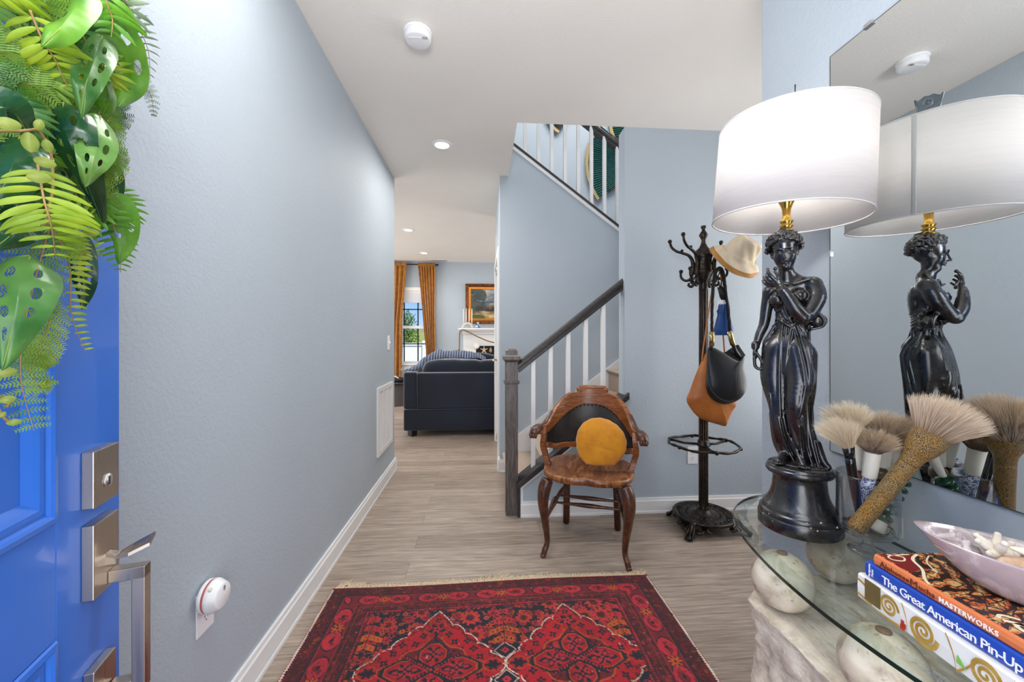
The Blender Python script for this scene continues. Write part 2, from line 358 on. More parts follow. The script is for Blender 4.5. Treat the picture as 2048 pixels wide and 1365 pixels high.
m=MB(); m.prism([(.235,kc(.235)),(1.03,kc(1.03)),(1.03,kc(1.03)+.045),(.235,kc(.235)+.045)],2.722,2.885); m.prism([(.243,0),(.262,0),(.262,.23),(.243,.23)],2.735,2.872)
obj('base_rail',m,RAILM,rl,bevel=.004)
for i,x in enumerate((.359,.484,.611,.739,.867)):
    w=.0145; b=MB(); zt=hr(x)-.03
    b.prism([(x-w,kc(x-w)+.04),(x+w,kc(x+w)+.04),(x+w,zt+w*RS),(x-w,zt-w*RS)],ry-.0145,ry+.0145)
    obj('baluster',b,BALM,rl,label='white square baluster')
r2=thing('stair_railing','upper flight railing with white balusters above the sloping wall','railing',(1.2,3.735,2.3))
m=MB(); m.prism([(-.4,kz(-.4)),(2.2,kz(2.2)),(2.2,kz(2.2)+.03),(-.4,kz(-.4)+.03)],YF-.012,YF+.122); obj('base_rail',m,RAILM,r2,bevel=.003)
obj('handrail',MB().sweep([(-.4,3.745,kz(-.4)+.80),(2.2,3.745,kz(2.2)+.80)],[(a*1.1,b*1.1) for a,b in prof]),RAILM,r2)
for i in range(14):
    x=.398+(i-3)*.1265; w=.0155; b=MB(); b.prism([(x-w,kz(x-w)+.025),(x+w,kz(x+w)+.025),(x+w,kz(x+w)+.74),(x,kz(x)+.775),(x-w,kz(x-w)+.77)],3.70,3.731)
    obj('baluster',b,BALM,r2,label='white square baluster')
# ---- green pleated fans on the stairwell wall
def fan(px,py,a0,a1,rad,col,col2,label):
    p=ony(px,py,4.70); t=thing('wall_fan',label,'fan',tuple(p),0,None)
    f=MB(); n=64
    vs=[];fs=[]
    for i in range(n+1):
        a=R(a0+(a1-a0)*i/n); d=.012 if i%2 else -.008
        for r in (.09,rad*.35,rad*.7,rad): vs.append((p.x+r*math.cos(a),p.y-.02+d*r/rad,p.z+r*math.sin(a)))
    for i in range(n):
        for j in range(3): fs.append((i*4+j,i*4+j+1,(i+1)*4+j+1,(i+1)*4+j))
    f.add(vs,fs); obj('pleats',f,mat('fan_cloth',col,.55,bs=30,bstr=.2,sheen=.3,var=col2,vs=30),t)
    fr=MB()
    for i in range(60):
        a=R(a0+(a1-a0)*(i+.5)/60); r0=rad-.004; r1=rad+.032+.006*random.random(); da=R((a1-a0)/60*.55)
        fr.add([(p.x+r0*math.cos(a-da),p.y-.02,p.z+r0*math.sin(a-da)),(p.x+r0*math.cos(a+da),p.y-.02,p.z+r0*math.sin(a+da)),(p.x+r1*math.cos(a+da),p.y-.026,p.z+r1*math.sin(a+da)),(p.x+r1*math.cos(a-da),p.y-.026,p.z+r1*math.sin(a-da))],[(0,1,2,3)])
    obj('fringe',fr,mat('fan_fringe',rgb(176,152,104),.7),t,label='tan fringe along the rim',solid=.003)
    s=MB()
    for a in (a0,a1): 
        a=R(a); s.box((0,-.03,-.008),(rad*.8,-.015,.008),Matrix.Translation(p)@Matrix.Rotation(-a,4,'Y'))
    s.lathe([(.02,0),(.02,.03)],M=Matrix.Translation((p.x,p.y-.005,p.z))@Matrix.Rotation(R(90),4,'X'),n=16)
    obj('stick',s,mat('fan_stick',rgb(70,48,28),.4),t,label='dark outer sticks')
fan(1292,331,142,216,.72,rgb(20,104,98),rgb(10,74,74),'large green pleated fan, lowest of the three in the stairwell')
fan(1330,238,150,222,.68,rgb(20,100,86),rgb(12,72,70),'green pleated fan above the upper handrail, nearest the right wall')
fan(1150,214,190,238,.36,rgb(50,46,38),rgb(30,28,24),'small dark brown fan at the left of the stairwell wall')
# ================= ARMCHAIR =================
OAK=wood('aged_oak',rgb(80,40,18),rgb(128,72,34),rgb(172,108,58),.42,(3,3,26),4,.15,.3)
OAKS=wood('aged_oak_seat',rgb(74,38,18),rgb(122,72,36),rgb(168,112,66),.36,(12,3,3),2.6,.2,.2)
DOAK=wood('dark_worn_oak',rgb(40,20,12),rgb(72,38,20),rgb(112,64,34),.38,(6,6,3),7,.2,.25)
ch=thing('armchair','antique oak armchair with black leather back standing by the stairs','chair',(.6425,2.376,0),R(-20.3))
def L(name,mb,m,**k): return obj(name,mb,m,ch,local=True,**k)
SEATZ=.468
def seat_r(a):
    # outline radius of the saddle seat, a=0 at +x, front at -90deg
    x=math.cos(a); y=math.sin(a)
    r=1/((abs(x)/.262)**2.9+(abs(y)/(.25 if y<0 else .235))**2.9)**(1/2.9)
    if y<0: r*=1-.055*math.exp(-((x)/.16)**2)
    return r
m=MB(); nu=96
rings=[(0,.45,0),(.0,0,0)]
lev=[(0.0,1),(.3,1),(.6,1),(.85,1),(.96,1),(1.0,1),(1.005,.0),(.985,.0),(.95,.0),(0,.0)]
def seat_top(x,y,s):
    dish=.016*(1-s**3)
    dish+=.012*math.exp(-((abs(x)-.11)/.07)**2)*math.exp(-((y-.02)/.17)**2)*(1-s**4) - .006*math.exp(-(x/.03)**2)*(.5-y*2 if y<0 else .5)
    return SEATZ-dish
vs=[];fs=[]
rg=[(.001,'t'),(.2,'t'),(.4,'t'),(.6,'t'),(.78,'t'),(.9,'t'),(.97,'t'),(1.0,-.006),(1.008,-.018),(1.0,-.032),(.97,-.04),(.9,-.042),(.001,-.042)]
for s_,z_ in rg:
    for i in range(nu):
        a=2*PI*i/nu; r=seat_r(a)*s_; x=r*math.cos(a); y=r*math.sin(a)
        vs.append((x,y,seat_top(x,y,s_) if z_=='t' else SEATZ+z_))
for j in range(len(rg)-1):
    for i in range(nu): fs.append((j*nu+i,j*nu+(i+1)%nu,(j+1)*nu+(i+1)%nu,(j+1)*nu+i))
L('seat',MB().add(vs,fs,True),OAKS)
sm=lambda a,b,x:(lambda t:t*t*(3-2*t))(max(0,min(1,(x-a)/(b-a))))
AMAX=104
def plan(th,z,dr=0):
    t=R(th); ax=abs(th); rr=1+.0*ax
    x=(.262+dr)*math.sin(t); y=-.015+(.222+dr)*math.cos(t)
    if ax>78: k=sm(78,AMAX+12,ax); x+=math.copysign(.045*k,th)
    y+=(z-.46)*.16*max(0,math.cos(t))
    return x,y
def ztop(th): a=abs(th); return .905-.008*0-(.905-.878)*sm(19,23,a)-(.878-.705)*sm(28,90,a)+(.012 if 17<a<20 else 0)
def zwb(th): a=abs(th); return .80-(.80-.655)*sm(8,84,a)
zl0,zl1=.56,.525
n=2*52
def band(zt,zb,a0,a1,din,dout,steps=104,roll=0.0,mb=None):
    """curved board between two heights along the horseshoe"""
    vs=[];fs=[];m=mb or MB()
    for i in range(steps+1):
        th=a0+(a1-a0)*i/steps; T_,B_=zt(th),zb(th); mid=(T_+B_)/2
        ring=[(B_,din+.002),(B_+.003,din),(B_+.006,din),(T_-.007,din),(T_-.003,din+.0005),(T_,din+.004),(T_,dout-.004),(T_-.003,dout),(B_+.004,dout),(B_,dout-.002)]
        for z,d in ring: x,y=plan(th,z,d); vs.append((x,y,z))
    k=10
    for i in range(steps):
        for j in range(k): fs.append((i*k+j,i*k+(j+1)%k,(i+1)*k+(j+1)%k,(i+1)*k+j))
    fs.append(tuple(range(k))[::-1]); fs.append(tuple(steps*k+j for j in range(k)))
    return m.add(vs,fs,True)
br=band(ztop,zwb,-AMAX,AMAX,-.016,.016)
# scrolled edge on the crest
cr=[(*plan(th,.905,.0),.908) for th in range(-19,20,2)]; br.tube(cr,.017,10)
for s_ in (-1,1):
    x,y=plan(19.5*s_,.905); br.ball((x,y,.897),.019,8)
L('top_rail',br,OAK)
# arm tops flare into carved dark knuckles
for s_ in (-1,1):
    k=MB(); pts=[]
    for th in (62,74,86,96,104): x,y=plan(th*s_,.70); pts.append((x+.012*s_,y,ztop(th)-.012))
    x,y=plan(AMAX*s_,.70); pts+= [(x+.022*s_,y-.035,.683),(x+.026*s_,y-.058,.665)]
    k.tube(catmull(pts,5),lerpl([.012,.017,.021,.026,.03,.03,.022],5),14,flat=.8)
    for q in (-1,0,1): k.tube([(x+.024*s_+q*.015,y-.03,.682),(x+.026*s_+q*.015,y-.058,.664),(x+.024*s_+q*.013,y-.066,.645)],[.010,.0115,.006],8)
    L('arm',k,DOAK,label='dark carved arm end')
le=MB(); band(lambda t:zwb(t)+.004,lambda t:zl0-.004+.03*sm(55,84,abs(t)),-84,84,-.006,.006,mb=le)
k=N('black_leather'); v=k.coord(); k.b.inputs['Roughness'].default_value=.42; nz=k.noise(v,9,5); k.l(k.ramp(nz,[(.3,rgb(30,28,28)),(.62,rgb(50,47,45)),(.8,rgb(70,64,58))]),k.b.inputs['Base Color']); k.bump(k.noise(v,120,3),.3,.001); LEATHER=k.m
# leather sits proud of the frame on the sitter's side
L('backrest',le,LEATHER,label='black leather back panel')
lr=band(lambda t:zl0+.03*sm(55,84,abs(t)),lambda t:zl1+.03*sm(55,84,abs(t)),-84,84,-.014,.012); L('bottom_rail',lr,OAK)
NAIL=mat('dark_brass_nail',rgb(60,50,44),.3,.8); np_=None
for i in range(29):
    th=-80+160*i/28
    for z,dz in ((zwb(th)-.008,0),(zl0+.03*sm(55,84,abs(th))+.008,0)):
        x,y=plan(th,z,-.008)
        if np_ is None: np_=L('nail_head',MB().ball((0,0,0),.0052,5),NAIL); np_.location=(x,y,z)
        else: c_=np_.copy(); c_.location=(x,y,z); COL.objects.link(c_)
for s_ in (-1,1):
    p=MB(); x,y=plan(90*s_,.66)
    pts=[(x-.006*s_,y-.01,.69),(x-.004*s_,y-.022,.64),(x+.004*s_,y-.01,.58),(x-.010*s_,y+.0,.52),(x-.028*s_,y-.012,.462)]
    p.sweep(catmull(pts,5),[(-.015,-.021),(.015,-.021),(.016,.0),(.015,.021),(-.015,.021)],up=(0,1,0),smooth=False); p.box((x-.028*s_-.019,y-.04,.458),(x-.028*s_+.019,y+.014,.478))
    L('arm_post',p,OAK,bevel=.003)
for s_ in (-1,1):
    g=MB(); pts=[(.212,-.205,.432),(.228,-.212,.39),(.236,-.222,.32),(.228,-.222,.23),(.217,-.217,.14),(.214,-.214,.075),(.226,-.226,.035),(.234,-.232,.0)]
    g.tube([(a*s_,b,c) for a,b,c in catmull(pts,6)],lerpl([.033,.037,.032,.024,.0185,.0155,.0165,.0145],6),14)
    g.lathe([(.0,0),(.014,0),(.016,.006),(.015,.018)],c=(.234*s_,-.232,0),n=14)
    L('leg',g,DOAK)
    g=MB(); g.sweep([(.150*s_,.165,.432),(.160*s_,.195,.25),(.166*s_,.216,.012)],[(-.019,-.021),(.019,-.021),(.021,.0),(.019,.021),(-.019,.021),(-.021,0)],up=(0,1,0),smooth=True); g.lathe([(.016,0),(.016,.014)],c=(.166*s_,.216,0),n=12)
    L('leg',g,DOAK)
    g=MB(); pts=[(.222*s_,-.20,.205),(.212*s_,-.13,.225),(.2*s_,-.04,.25),(.192*s_,.0,.255),(.18*s_,.08,.26),(.165*s_,.19,.265)]
    g.tube(catmull(pts,5),lerpl([.009,.012,.019,.012,.016,.009],5),12); L('stretcher',g,DOAK)
for yy,zz in ((-.055,.246),(.03,.257)):
    g=MB(); g.tube(catmull([(-.2,yy,zz),(-.1,yy,zz),(0,yy,zz),(.1,yy,zz),(.2,yy,zz)],4),lerpl([.0065,.009,.0135,.009,.0065],4),12); L('stretcher',g,DOAK)
# mustard cushion on the seat
cc=Vector((.705,2.34,.615)); cu=MB(); Rc=.148
Mc=Matrix.Translation(cc)@Matrix.Rotation(R(-14),4,'Z')@Matrix.Rotation(R(-14),4,'X')
def cush(u,v):
    a=2*PI*u; s=v; # v 0..1 from front centre over the rim to back centre
    q=abs(2*s-1); side=1 if s<.5 else -1
    r=Rc*(1-q**2.2) if False else Rc*math.sin(PI*min(1,max(0,s)))**.8
    y=-side*.058*(q**.75)*1.0
    wr=.0012*math.sin(a*17+q*3)*(1-q)+.0035*math.sin(a*3+1.3)
    p=Vector(((r+wr)*math.cos(a),y+.004*math.sin(5*r/Rc+3*a)*(1-q),(r+wr)*math.sin(a)))
    # a crease across the lower half
    p.y+= -side*(-.006*math.exp(-((p.z+.03+.03*p.x/Rc)/.006)**2)*math.exp(-(p.x/.07)**2)) if side>0 else 0
    if p.z<-.125: p.z=-.125+(p.z+.125)*.25
    return Mc@p
cu.grid(cush,96,48,cu=True)
obj('cushion',cu,mat('mustard_velvet',rgb(212,142,14),.8,bs=35,bstr=.45,bd=.005,var=rgb(184,114,4),vs=12,sheen=.4),None,'round mustard yellow velvet cushion on the seat of the oak armchair','cushion',origin=(cc.x,cc.y,cc.z-.13))
# ================= COAT RACK =================
k=N('blackened_bronze'); v=k.coord(); nz=k.noise(v,38,5,.6); geo=k.n('ShaderNodeNewGeometry'); k.l(k.mix(k.ramp(geo.outputs['Pointiness'],[(.58,(0,0,0)),(.74,(.6,.6,.6))]),k.ramp(nz,[(.45,rgb(26,24,24)),(.68,rgb(66,52,34))]),rgb(128,98,62)),k.b.inputs['Base Color'])
k.b.inputs['Roughness'].default_value=.33; k.b.inputs['Metallic'].default_value=.55; k.bump(nz,.35,.003); BRZ=k.m
rx,ryy=1.452,2.522
rk=thing('coat_rack','tall black and bronze cast iron coat rack standing by the back wall','coat rack',(rx,ryy,0))
def K(name,mb,m=None,**k): return obj(name,mb,m or BRZ,rk,**k)
p=MB(); p.lathe([(.030,.10),(.034,.115),(.034,.125),(.026,.135),(.0265,.2),(.026,.88),(.034,.90),(.04,.93),(.034,.965),(.027,.98),(.027,1.2),(.025,1.58),(.024,1.61)],c=(rx,ryy,0),n=24)
for i in range(12):
    a=2*PI*i/12; p.tube([(rx+.0265*math.cos(a),ryy+.0265*math.sin(a),.14),(rx+.0265*math.cos(a),ryy+.0265*math.sin(a),.88)],.0025,5); p.tube([(rx+.026*math.cos(a),ryy+.026*math.sin(a),.98),(rx+.025*math.cos(a),ryy+.025*math.sin(a),1.6)],.0025,5)
K('pole',p)
h=MB(); h.lathe([(.024,1.58),(.029,1.59),(.029,1.61),(.027,1.62),(.03,1.64),(.05,1.675),(.058,1.70),(.060,1.715),(.054,1.72),(.056,1.735),(.054,1.75),(.052,1.755),(.05,1.79),(.053,1.80),(.057,1.815),(.053,1.822),(.05,1.84),(.046,1.852),(.028,1.868),(.02,1.885),(.013,1.90),(.016,1.906),(.011,1.912),(.018,1.93),(.028,1.95),(.018,1.97),(.011,1.98),(.010,1.99),(.017,2.0),(.015,2.012),(.001,2.016)],c=(rx,ryy,-.03),n=28)
K('finial',h)
for j,az in enumerate((206,150,-32,28)):
    a=R(az); hk=MB()
    def HP(L_): return [(rx+r*math.cos(a),ryy+r*math.sin(a),z) for r,z in L_]
    hk.tube(catmull(HP([(.062,1.60),(.075,1.62),(.07,1.66),(.062,1.71),(.068,1.76),(.09,1.795),(.13,1.815),(.165,1.83),(.195,1.86),(.205,1.895)]),6),lerpl([.006,.008,.010,.013,.012,.010,.009,.009,.0085,.008],6),10)
    hk.ball(HP([(.206,1.90)])[0],.014,7); hk.ball(HP([(.13,1.83)])[0],.010,6)
    hk.tube(catmull(HP([(.066,1.66),(.085,1.632),(.112,1.628),(.135,1.65),(.138,1.68)]),6),lerpl([.009,.009,.0085,.008,.0075],6),10); hk.ball(HP([(.136,1.69)])[0],.0135,7)
    hk.tube(catmull(HP([(.075,1.64),(.06,1.605),(.072,1.585),(.09,1.595),(.085,1.61)]),6),lerpl([.008,.009,.009,.008,.006],6),8)
    K('hook',hk)
rg_=MB(); RZ=.545
pts=[(rx+.213*math.cos(2*PI*i/48),ryy+.213*math.sin(2*PI*i/48),RZ+.004*math.sin(6*PI*i/24)) for i in range(49)]
rg_.tube(pts,[.0085+.0018*math.sin(i*2.1) for i in range(49)],8)
for i in range(3):
    a=R(20+120*i); rg_.tube([(rx+.026*math.cos(a),ryy+.026*math.sin(a),RZ-.005),(rx+.12*math.cos(a),ryy+.12*math.sin(a),RZ-.012),(rx+.213*math.cos(a),ryy+.213*math.sin(a),RZ)],[.009,.008,.01],8); rg_.ball((rx+.213*math.cos(a),ryy+.213*math.sin(a),RZ),.014,6); rg_.ball((rx+.213*math.cos(a+1.05),ryy+.213*math.sin(a+1.05),RZ),.0125,6)
rg_.lathe([(.028,-.018),(.04,-.012),(.045,-.006),(.036,0),(.036,.022),(.028,.03)],c=(rx,ryy,RZ),n=24)
K('umbrella_ring',rg_)
b=MB(); b.lathe([(.02,.065),(.165,.066),(.187,.074),(.192,.085),(.186,.094),(.172,.092),(.158,.082),(.13,.084),(.12,.092),(.1,.09),(.08,.098),(.05,.102),(.042,.118),(.03,.12)],c=(rx,ryy,0),n=56)
for i in range(24):
    a=2*PI*i/24; c0=(rx+.145*math.cos(a),ryy+.145*math.sin(a),.084); b.ball(c0,.010,5,(1,1,.6))
    c0=(rx+.105*math.cos(a+.13),ryy+.105*math.sin(a+.13),.092); b.ball(c0,.008,5,(1,1,.6))
K('base',b)
for az in (222,132,-32,42):
    a=R(az); g=MB(); fs_=.88 if az in (132,42) else 1.0; ca,sa=math.cos(a)*fs_,math.sin(a)*fs_
    def HP(L_): return [(rx+r*ca-t*sa,ryy+r*sa+t*ca,z) for r,t,z in L_]
    g.tube(catmull(HP([(.14,0,.075),(.185,0,.082),(.215,0,.06),(.235,0,.03),(.262,0,.016)]),6),lerpl([.022,.02,.015,.012,.014],6),10,flat=.7)
    g.ball(HP([(.262,0,.014)])[0],.017,7,(1,1,.8))
    for s_ in (-1,1):
        g.tube(catmull(HP([(.13,.02*s_,.07),(.16,.055*s_,.055),(.195,.06*s_,.045),(.21,.035*s_,.04),(.19,.022*s_,.045),(.18,.035*s_,.05)]),5),lerpl([.012,.012,.010,.009,.008,.006],5),8)
        g.tube(catmull(HP([(.15,.07*s_,.07),(.18,.085*s_,.058),(.17,.1*s_,.05),(.15,.09*s_,.055)]),5),lerpl([.01,.009,.008,.006],5),7)
    for t in (-1,0,1): g.tube(catmull(HP([(.2,.012*t,.07),(.228,.016*t,.045),(.252,.02*t,.022),(.27,.02*t,.008)]),4),lerpl([.006,.008,.007,.005],4),6)
    K('foot',g)
# things hanging on the rack
def pillow(outline,dep,thick,flatk=.55,n=96,rings=14,bulge=None,backk=1.0):
    """inflated closed shape whose outline is given on the photo's sight lines at one depth"""
    O=catmull([(u,v,0) for u,v in outline]+[(*outline[0],0)],8); O=O[:-1]
    cu_=sum(p.x for p in O)/len(O); cv_=sum(p.y for p in O)/len(O); m=MB(); vs=[];fs=[]; q=len(O)
    fw=Vector((math.sin(YAW),math.cos(YAW),0))
    seq=[(i/rings,1) for i in range(rings+1)]+[(i/rings,-1) for i in range(rings-1,-1,-1)]
    for s,side in seq:
        for p in O:
            s2=max(s,.002); P=P3(cu_+(p.x-cu_)*s2,cv_+(p.y-cv_)*s2,dep); th=thick*(1-s**2.4)**flatk
            if bulge: th*=bulge(cu_+(p.x-cu_)*s2,cv_+(p.y-cv_)*s2)
            vs.append(P-fw*th*side*(1 if side>0 else backk))
    for j in range(len(seq)-1):
        for i in range(q): fs.append((j*q+i,j*q+(i+1)%q,(j+1)*q+(i+1)%q,(j+1)*q+i))
    return m.add(vs,fs,True)
BLEATH=mat('black_pebbled_leather',rgb(27,28,32),.4,bs=300,bstr=.25,bd=.001,coat=.1)
TAN=mat('tan_leather',rgb(194,118,52),.42,bs=14,bstr=.35,bd=.006,var=rgb(162,90,34),vs=7)
tb=thing('handbag','tan leather shoulder bag hanging behind the black bag on the rack','bag',tuple(P3(1425,853,2.50)))
m=pillow([(1412,706),(1406,716),(1392,748),(1379,783),(1373,801),(1383,820),(1397,835),(1414,843),(1434,849),(1451,853),(1455,845),(1464,825),(1473,808),(1468,780),(1458,745),(1445,718),(1425,706)],2.50,.05,.6,bulge=lambda u,v:.45+.55*sm(700,790,v))
m.tube([P3(1374,802,2.475),P3(1392,807,2.452),P3(1414,805,2.442)],.0018,6)
m.tube([P3(1414,805,2.442),P3(1423,822,2.45),P3(1421,835,2.46)],.0015,6)
obj('bag_body',m,TAN,tb)
s=MB()
for pts in ([(1404,722,2.5),(1406,700,2.5),(1415,640,2.51),(1424,580,2.51),(1430,548,2.50),(1437,541,2.49)],[(1450,722,2.49),(1447,680,2.49),(1442,620,2.49),(1443,570,2.49),(1441,548,2.49),(1437,541,2.49)]):
    s.tube(catmull([P3(*p) for p in pts],6),.007,8,flat=.4)
obj('strap',s,TAN,tb)
bb=thing('handbag','black leather bag with rope handles and brass rings on the rack','bag',tuple(P3(1450,810,2.42)))
m=pillow([(1417,694),(1430,697),(1450,707),(1479,722),(1489,712),(1487,735),(1492,760),(1490,784),(1478,800),(1455,809),(1436,806),(1420,794),(1412,775),(1413,740),(1414,712)],2.42,.05,.5,bulge=lambda u,v:.22+.78*sm(700,780,v))
m.tube(catmull([P3(1414,750,2.39),P3(1422,780,2.372),P3(1440,798,2.366),P3(1462,803,2.372),P3(1482,792,2.385)],6),.0022,6)
m.tube(catmull([P3(1479,722,2.40),P3(1476,760,2.368),P3(1474,800,2.375)],6),.0018,6)
obj('bag_body',m,BLEATH,bb)
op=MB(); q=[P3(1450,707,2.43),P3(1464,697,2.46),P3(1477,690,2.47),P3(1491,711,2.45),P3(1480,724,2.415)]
op.add([*q,*[p+Vector((0,.012,0)) for p in q]],[(0,1,2,3,4),(5,6,7,8,9),(0,1,6,5),(1,2,7,6),(2,3,8,7),(3,4,9,8),(4,0,5,9)],False); obj('bag_opening',op,mat('bag_mouth_dark',rgb(10,10,11),.9),bb,label='dark open mouth of the bag')  # flat dark plate stands for the shade inside the open bag
def rope(pts,r=.0098,name='handle',par=bb,m_=None):
    P=catmull([P3(*p) for p in pts],14); g=MB(); tot=0
    for st_ in range(3):
        Q=[]; acc=0
        for i,p in enumerate(P):
            t=(P[min(i+1,len(P)-1)]-P[max(i-1,0)]).normalized(); a=t.cross(Vector((0,1,.01))).normalized(); b_=t.cross(a)
            if i: acc+=(P[i]-P[i-1]).length
            ph=acc/.03*2*PI+st_*2*PI/3; Q.append(p+(a*math.cos(ph)+b_*math.sin(ph))*r*.62)
        g.tube(Q,r*.62,6)
    return obj(name,g,m_,par)
ROPE=mat('black_rope',rgb(20,19,20),.75)
rope([(1424,672,2.40),(1424,620,2.41),(1427,570,2.43),(1431,545,2.45),(1440,537,2.46),(1446,548,2.46),(1450,575,2.45),(1456,620,2.43),(1461,668,2.41)],m_=ROPE)
for a_,b_ in (((1424,664),(1423,692)),((1458,663),(1466,690))):
    obj('ring',MB().tube([P3(*a_,2.403),P3(*b_,2.403)],.0155,18),mat('brushed_brass',rgb(176,158,112),.25,1),bb,label='brass ring joining handle and bag')
obj('strap_end',MB().tube([P3(1423,690,2.405),P3(1422,700,2.41)],.012,10),BLEATH,bb); obj('strap_end',MB().tube([P3(1466,690,2.41),P3(1470,700,2.43),P3(1480,716,2.43)],.011,10),BLEATH,bb)
um=thing('umbrella','folded blue and white umbrella hanging between the bag handles','umbrella',tuple(P3(1447,672,2.47)))
g=MB()
def canopy(u,v):
    a=2*PI*u; z=1-v; k_=lerpl([.018,.036,.038,.034,.042,.050,.056,.050],4); r=k_[int(v*(len(k_)-1))]*(1+.14*math.sin(a*5+v*2)+.05*math.sin(a*9))
    P=P3(1447,597+74*v,2.455); return P+Vector((r*math.cos(a),r*.6*math.sin(a),0))
g.grid(canopy,60,30,cu=True); g.add([canopy(i/60,1) for i in range(60)],[tuple(range(60))]); g.add([canopy(i/60,0) for i in range(60)],[tuple(range(60))])
k=N('blue_white_nylon'); v=k.coord(); sp=k.n('ShaderNodeSeparateXYZ'); k.l(v,sp.inputs[0]); nn=k.noise(v,22,2); ad=k.n('ShaderNodeMath',operation='MULTIPLY_ADD'); k.l(nn,ad.inputs[0]); ad.inputs[1].default_value=.06; k.l(sp.outputs[2],ad.inputs[2])
k.l(k.ramp(ad.outputs[0],[(.0,rgb(34,74,136)),(.222,rgb(34,74,136)),(.228,rgb(235,238,242)),(1,rgb(235,238,242))]),k.b.inputs['Base Color']); k.b.inputs['Roughness'].default_value=.5; k.bump(k.noise(v,60,3),.3,.003)
obj('canopy',g,k.m,um)
g=MB().tube([P3(1447,600,2.455),P3(1440,574,2.46)],[.017,.016],14).tube(catmull([P3(1440,576,2.46),P3(1436,556,2.46),P3(1440,545,2.46),P3(1444,556,2.46),P3(1441,574,2.46)],5),.0035,6)
obj('handle',g,mat('matte_black',rgb(22,22,23),.5),um)
obj('strap',MB().box((-.004,-.024,-.03),(.004,-.02,.03),Matrix.Translation(P3(1431,612,2.455))@Matrix.Rotation(R(14),4,'Y')),mat('white_tape',rgb(230,232,235),.6),um)
# hat
ht=thing('hat','cream canvas hat with straw brim hung on the coat rack','hat',tuple(P3(1478,520,2.42)))
Mh=Matrix.Translation(P3(1480,507,2.42))@Matrix.Rotation(-YAW,4,'Z')@Matrix.Rotation(R(27),4,'Y')@Matrix.Rotation(R(34),4,'X')
def hatp(pr):
    def f(u,v):
        i=v*(len(pr)-1); j=min(int(i),len(pr)-2); t=i-j; r=pr[j][0]*(1-t)+pr[j+1][0]*t; z=pr[j][1]*(1-t)+pr[j+1][1]*t; a=2*PI*u
        wob=.006*math.sin(3*a+1)+.004*math.sin(7*a+z*60); dent=-.012*math.exp(-((r)/.04)**2)
        return Mh@Vector(((r+wob*(r>.02))*math.cos(a)*.90,(r+wob*(r>.02))*math.sin(a)*.80,z*.84+dent+(.012*math.cos(2*a) if r>.12 else 0)))
    return f
g=MB(); g.grid(hatp([(.001,.115),(.04,.118),(.07,.112),(.085,.10),(.09,.08),(.094,.05),(.099,.02),(.104,.0),(.12,-.016),(.14,-.034),(.158,-.052),(.166,-.062)]),80,34,cu=True)
obj('crown',g,mat('cream_canvas',rgb(226,208,180),.85,bs=40,bstr=.35,bd=.004,var=rgb(208,190,164),vs=9),ht,solid=.003)
g=MB()
for i in range(6):
    rr=.166+.0016*i; zz=-.064-.0052*i
    g.tube([hatp([(rr,zz),(rr,zz)])(u/64,0) for u in range(65)],.0032,6)
obj('brim',g,mat('straw_braid',rgb(186,136,74),.7,bs=200,bstr=.5,bd=.001),ht,label='straw braid brim edge')
g=MB(); g.grid(hatp([(.1,-.02),(.13,-.05),(.17,-.09)]),64,8,cu=True); obj('brim_lining',g,mat('straw',rgb(170,124,70),.8,bs=180,bstr=.5,bd=.001),ht,solid=.002)
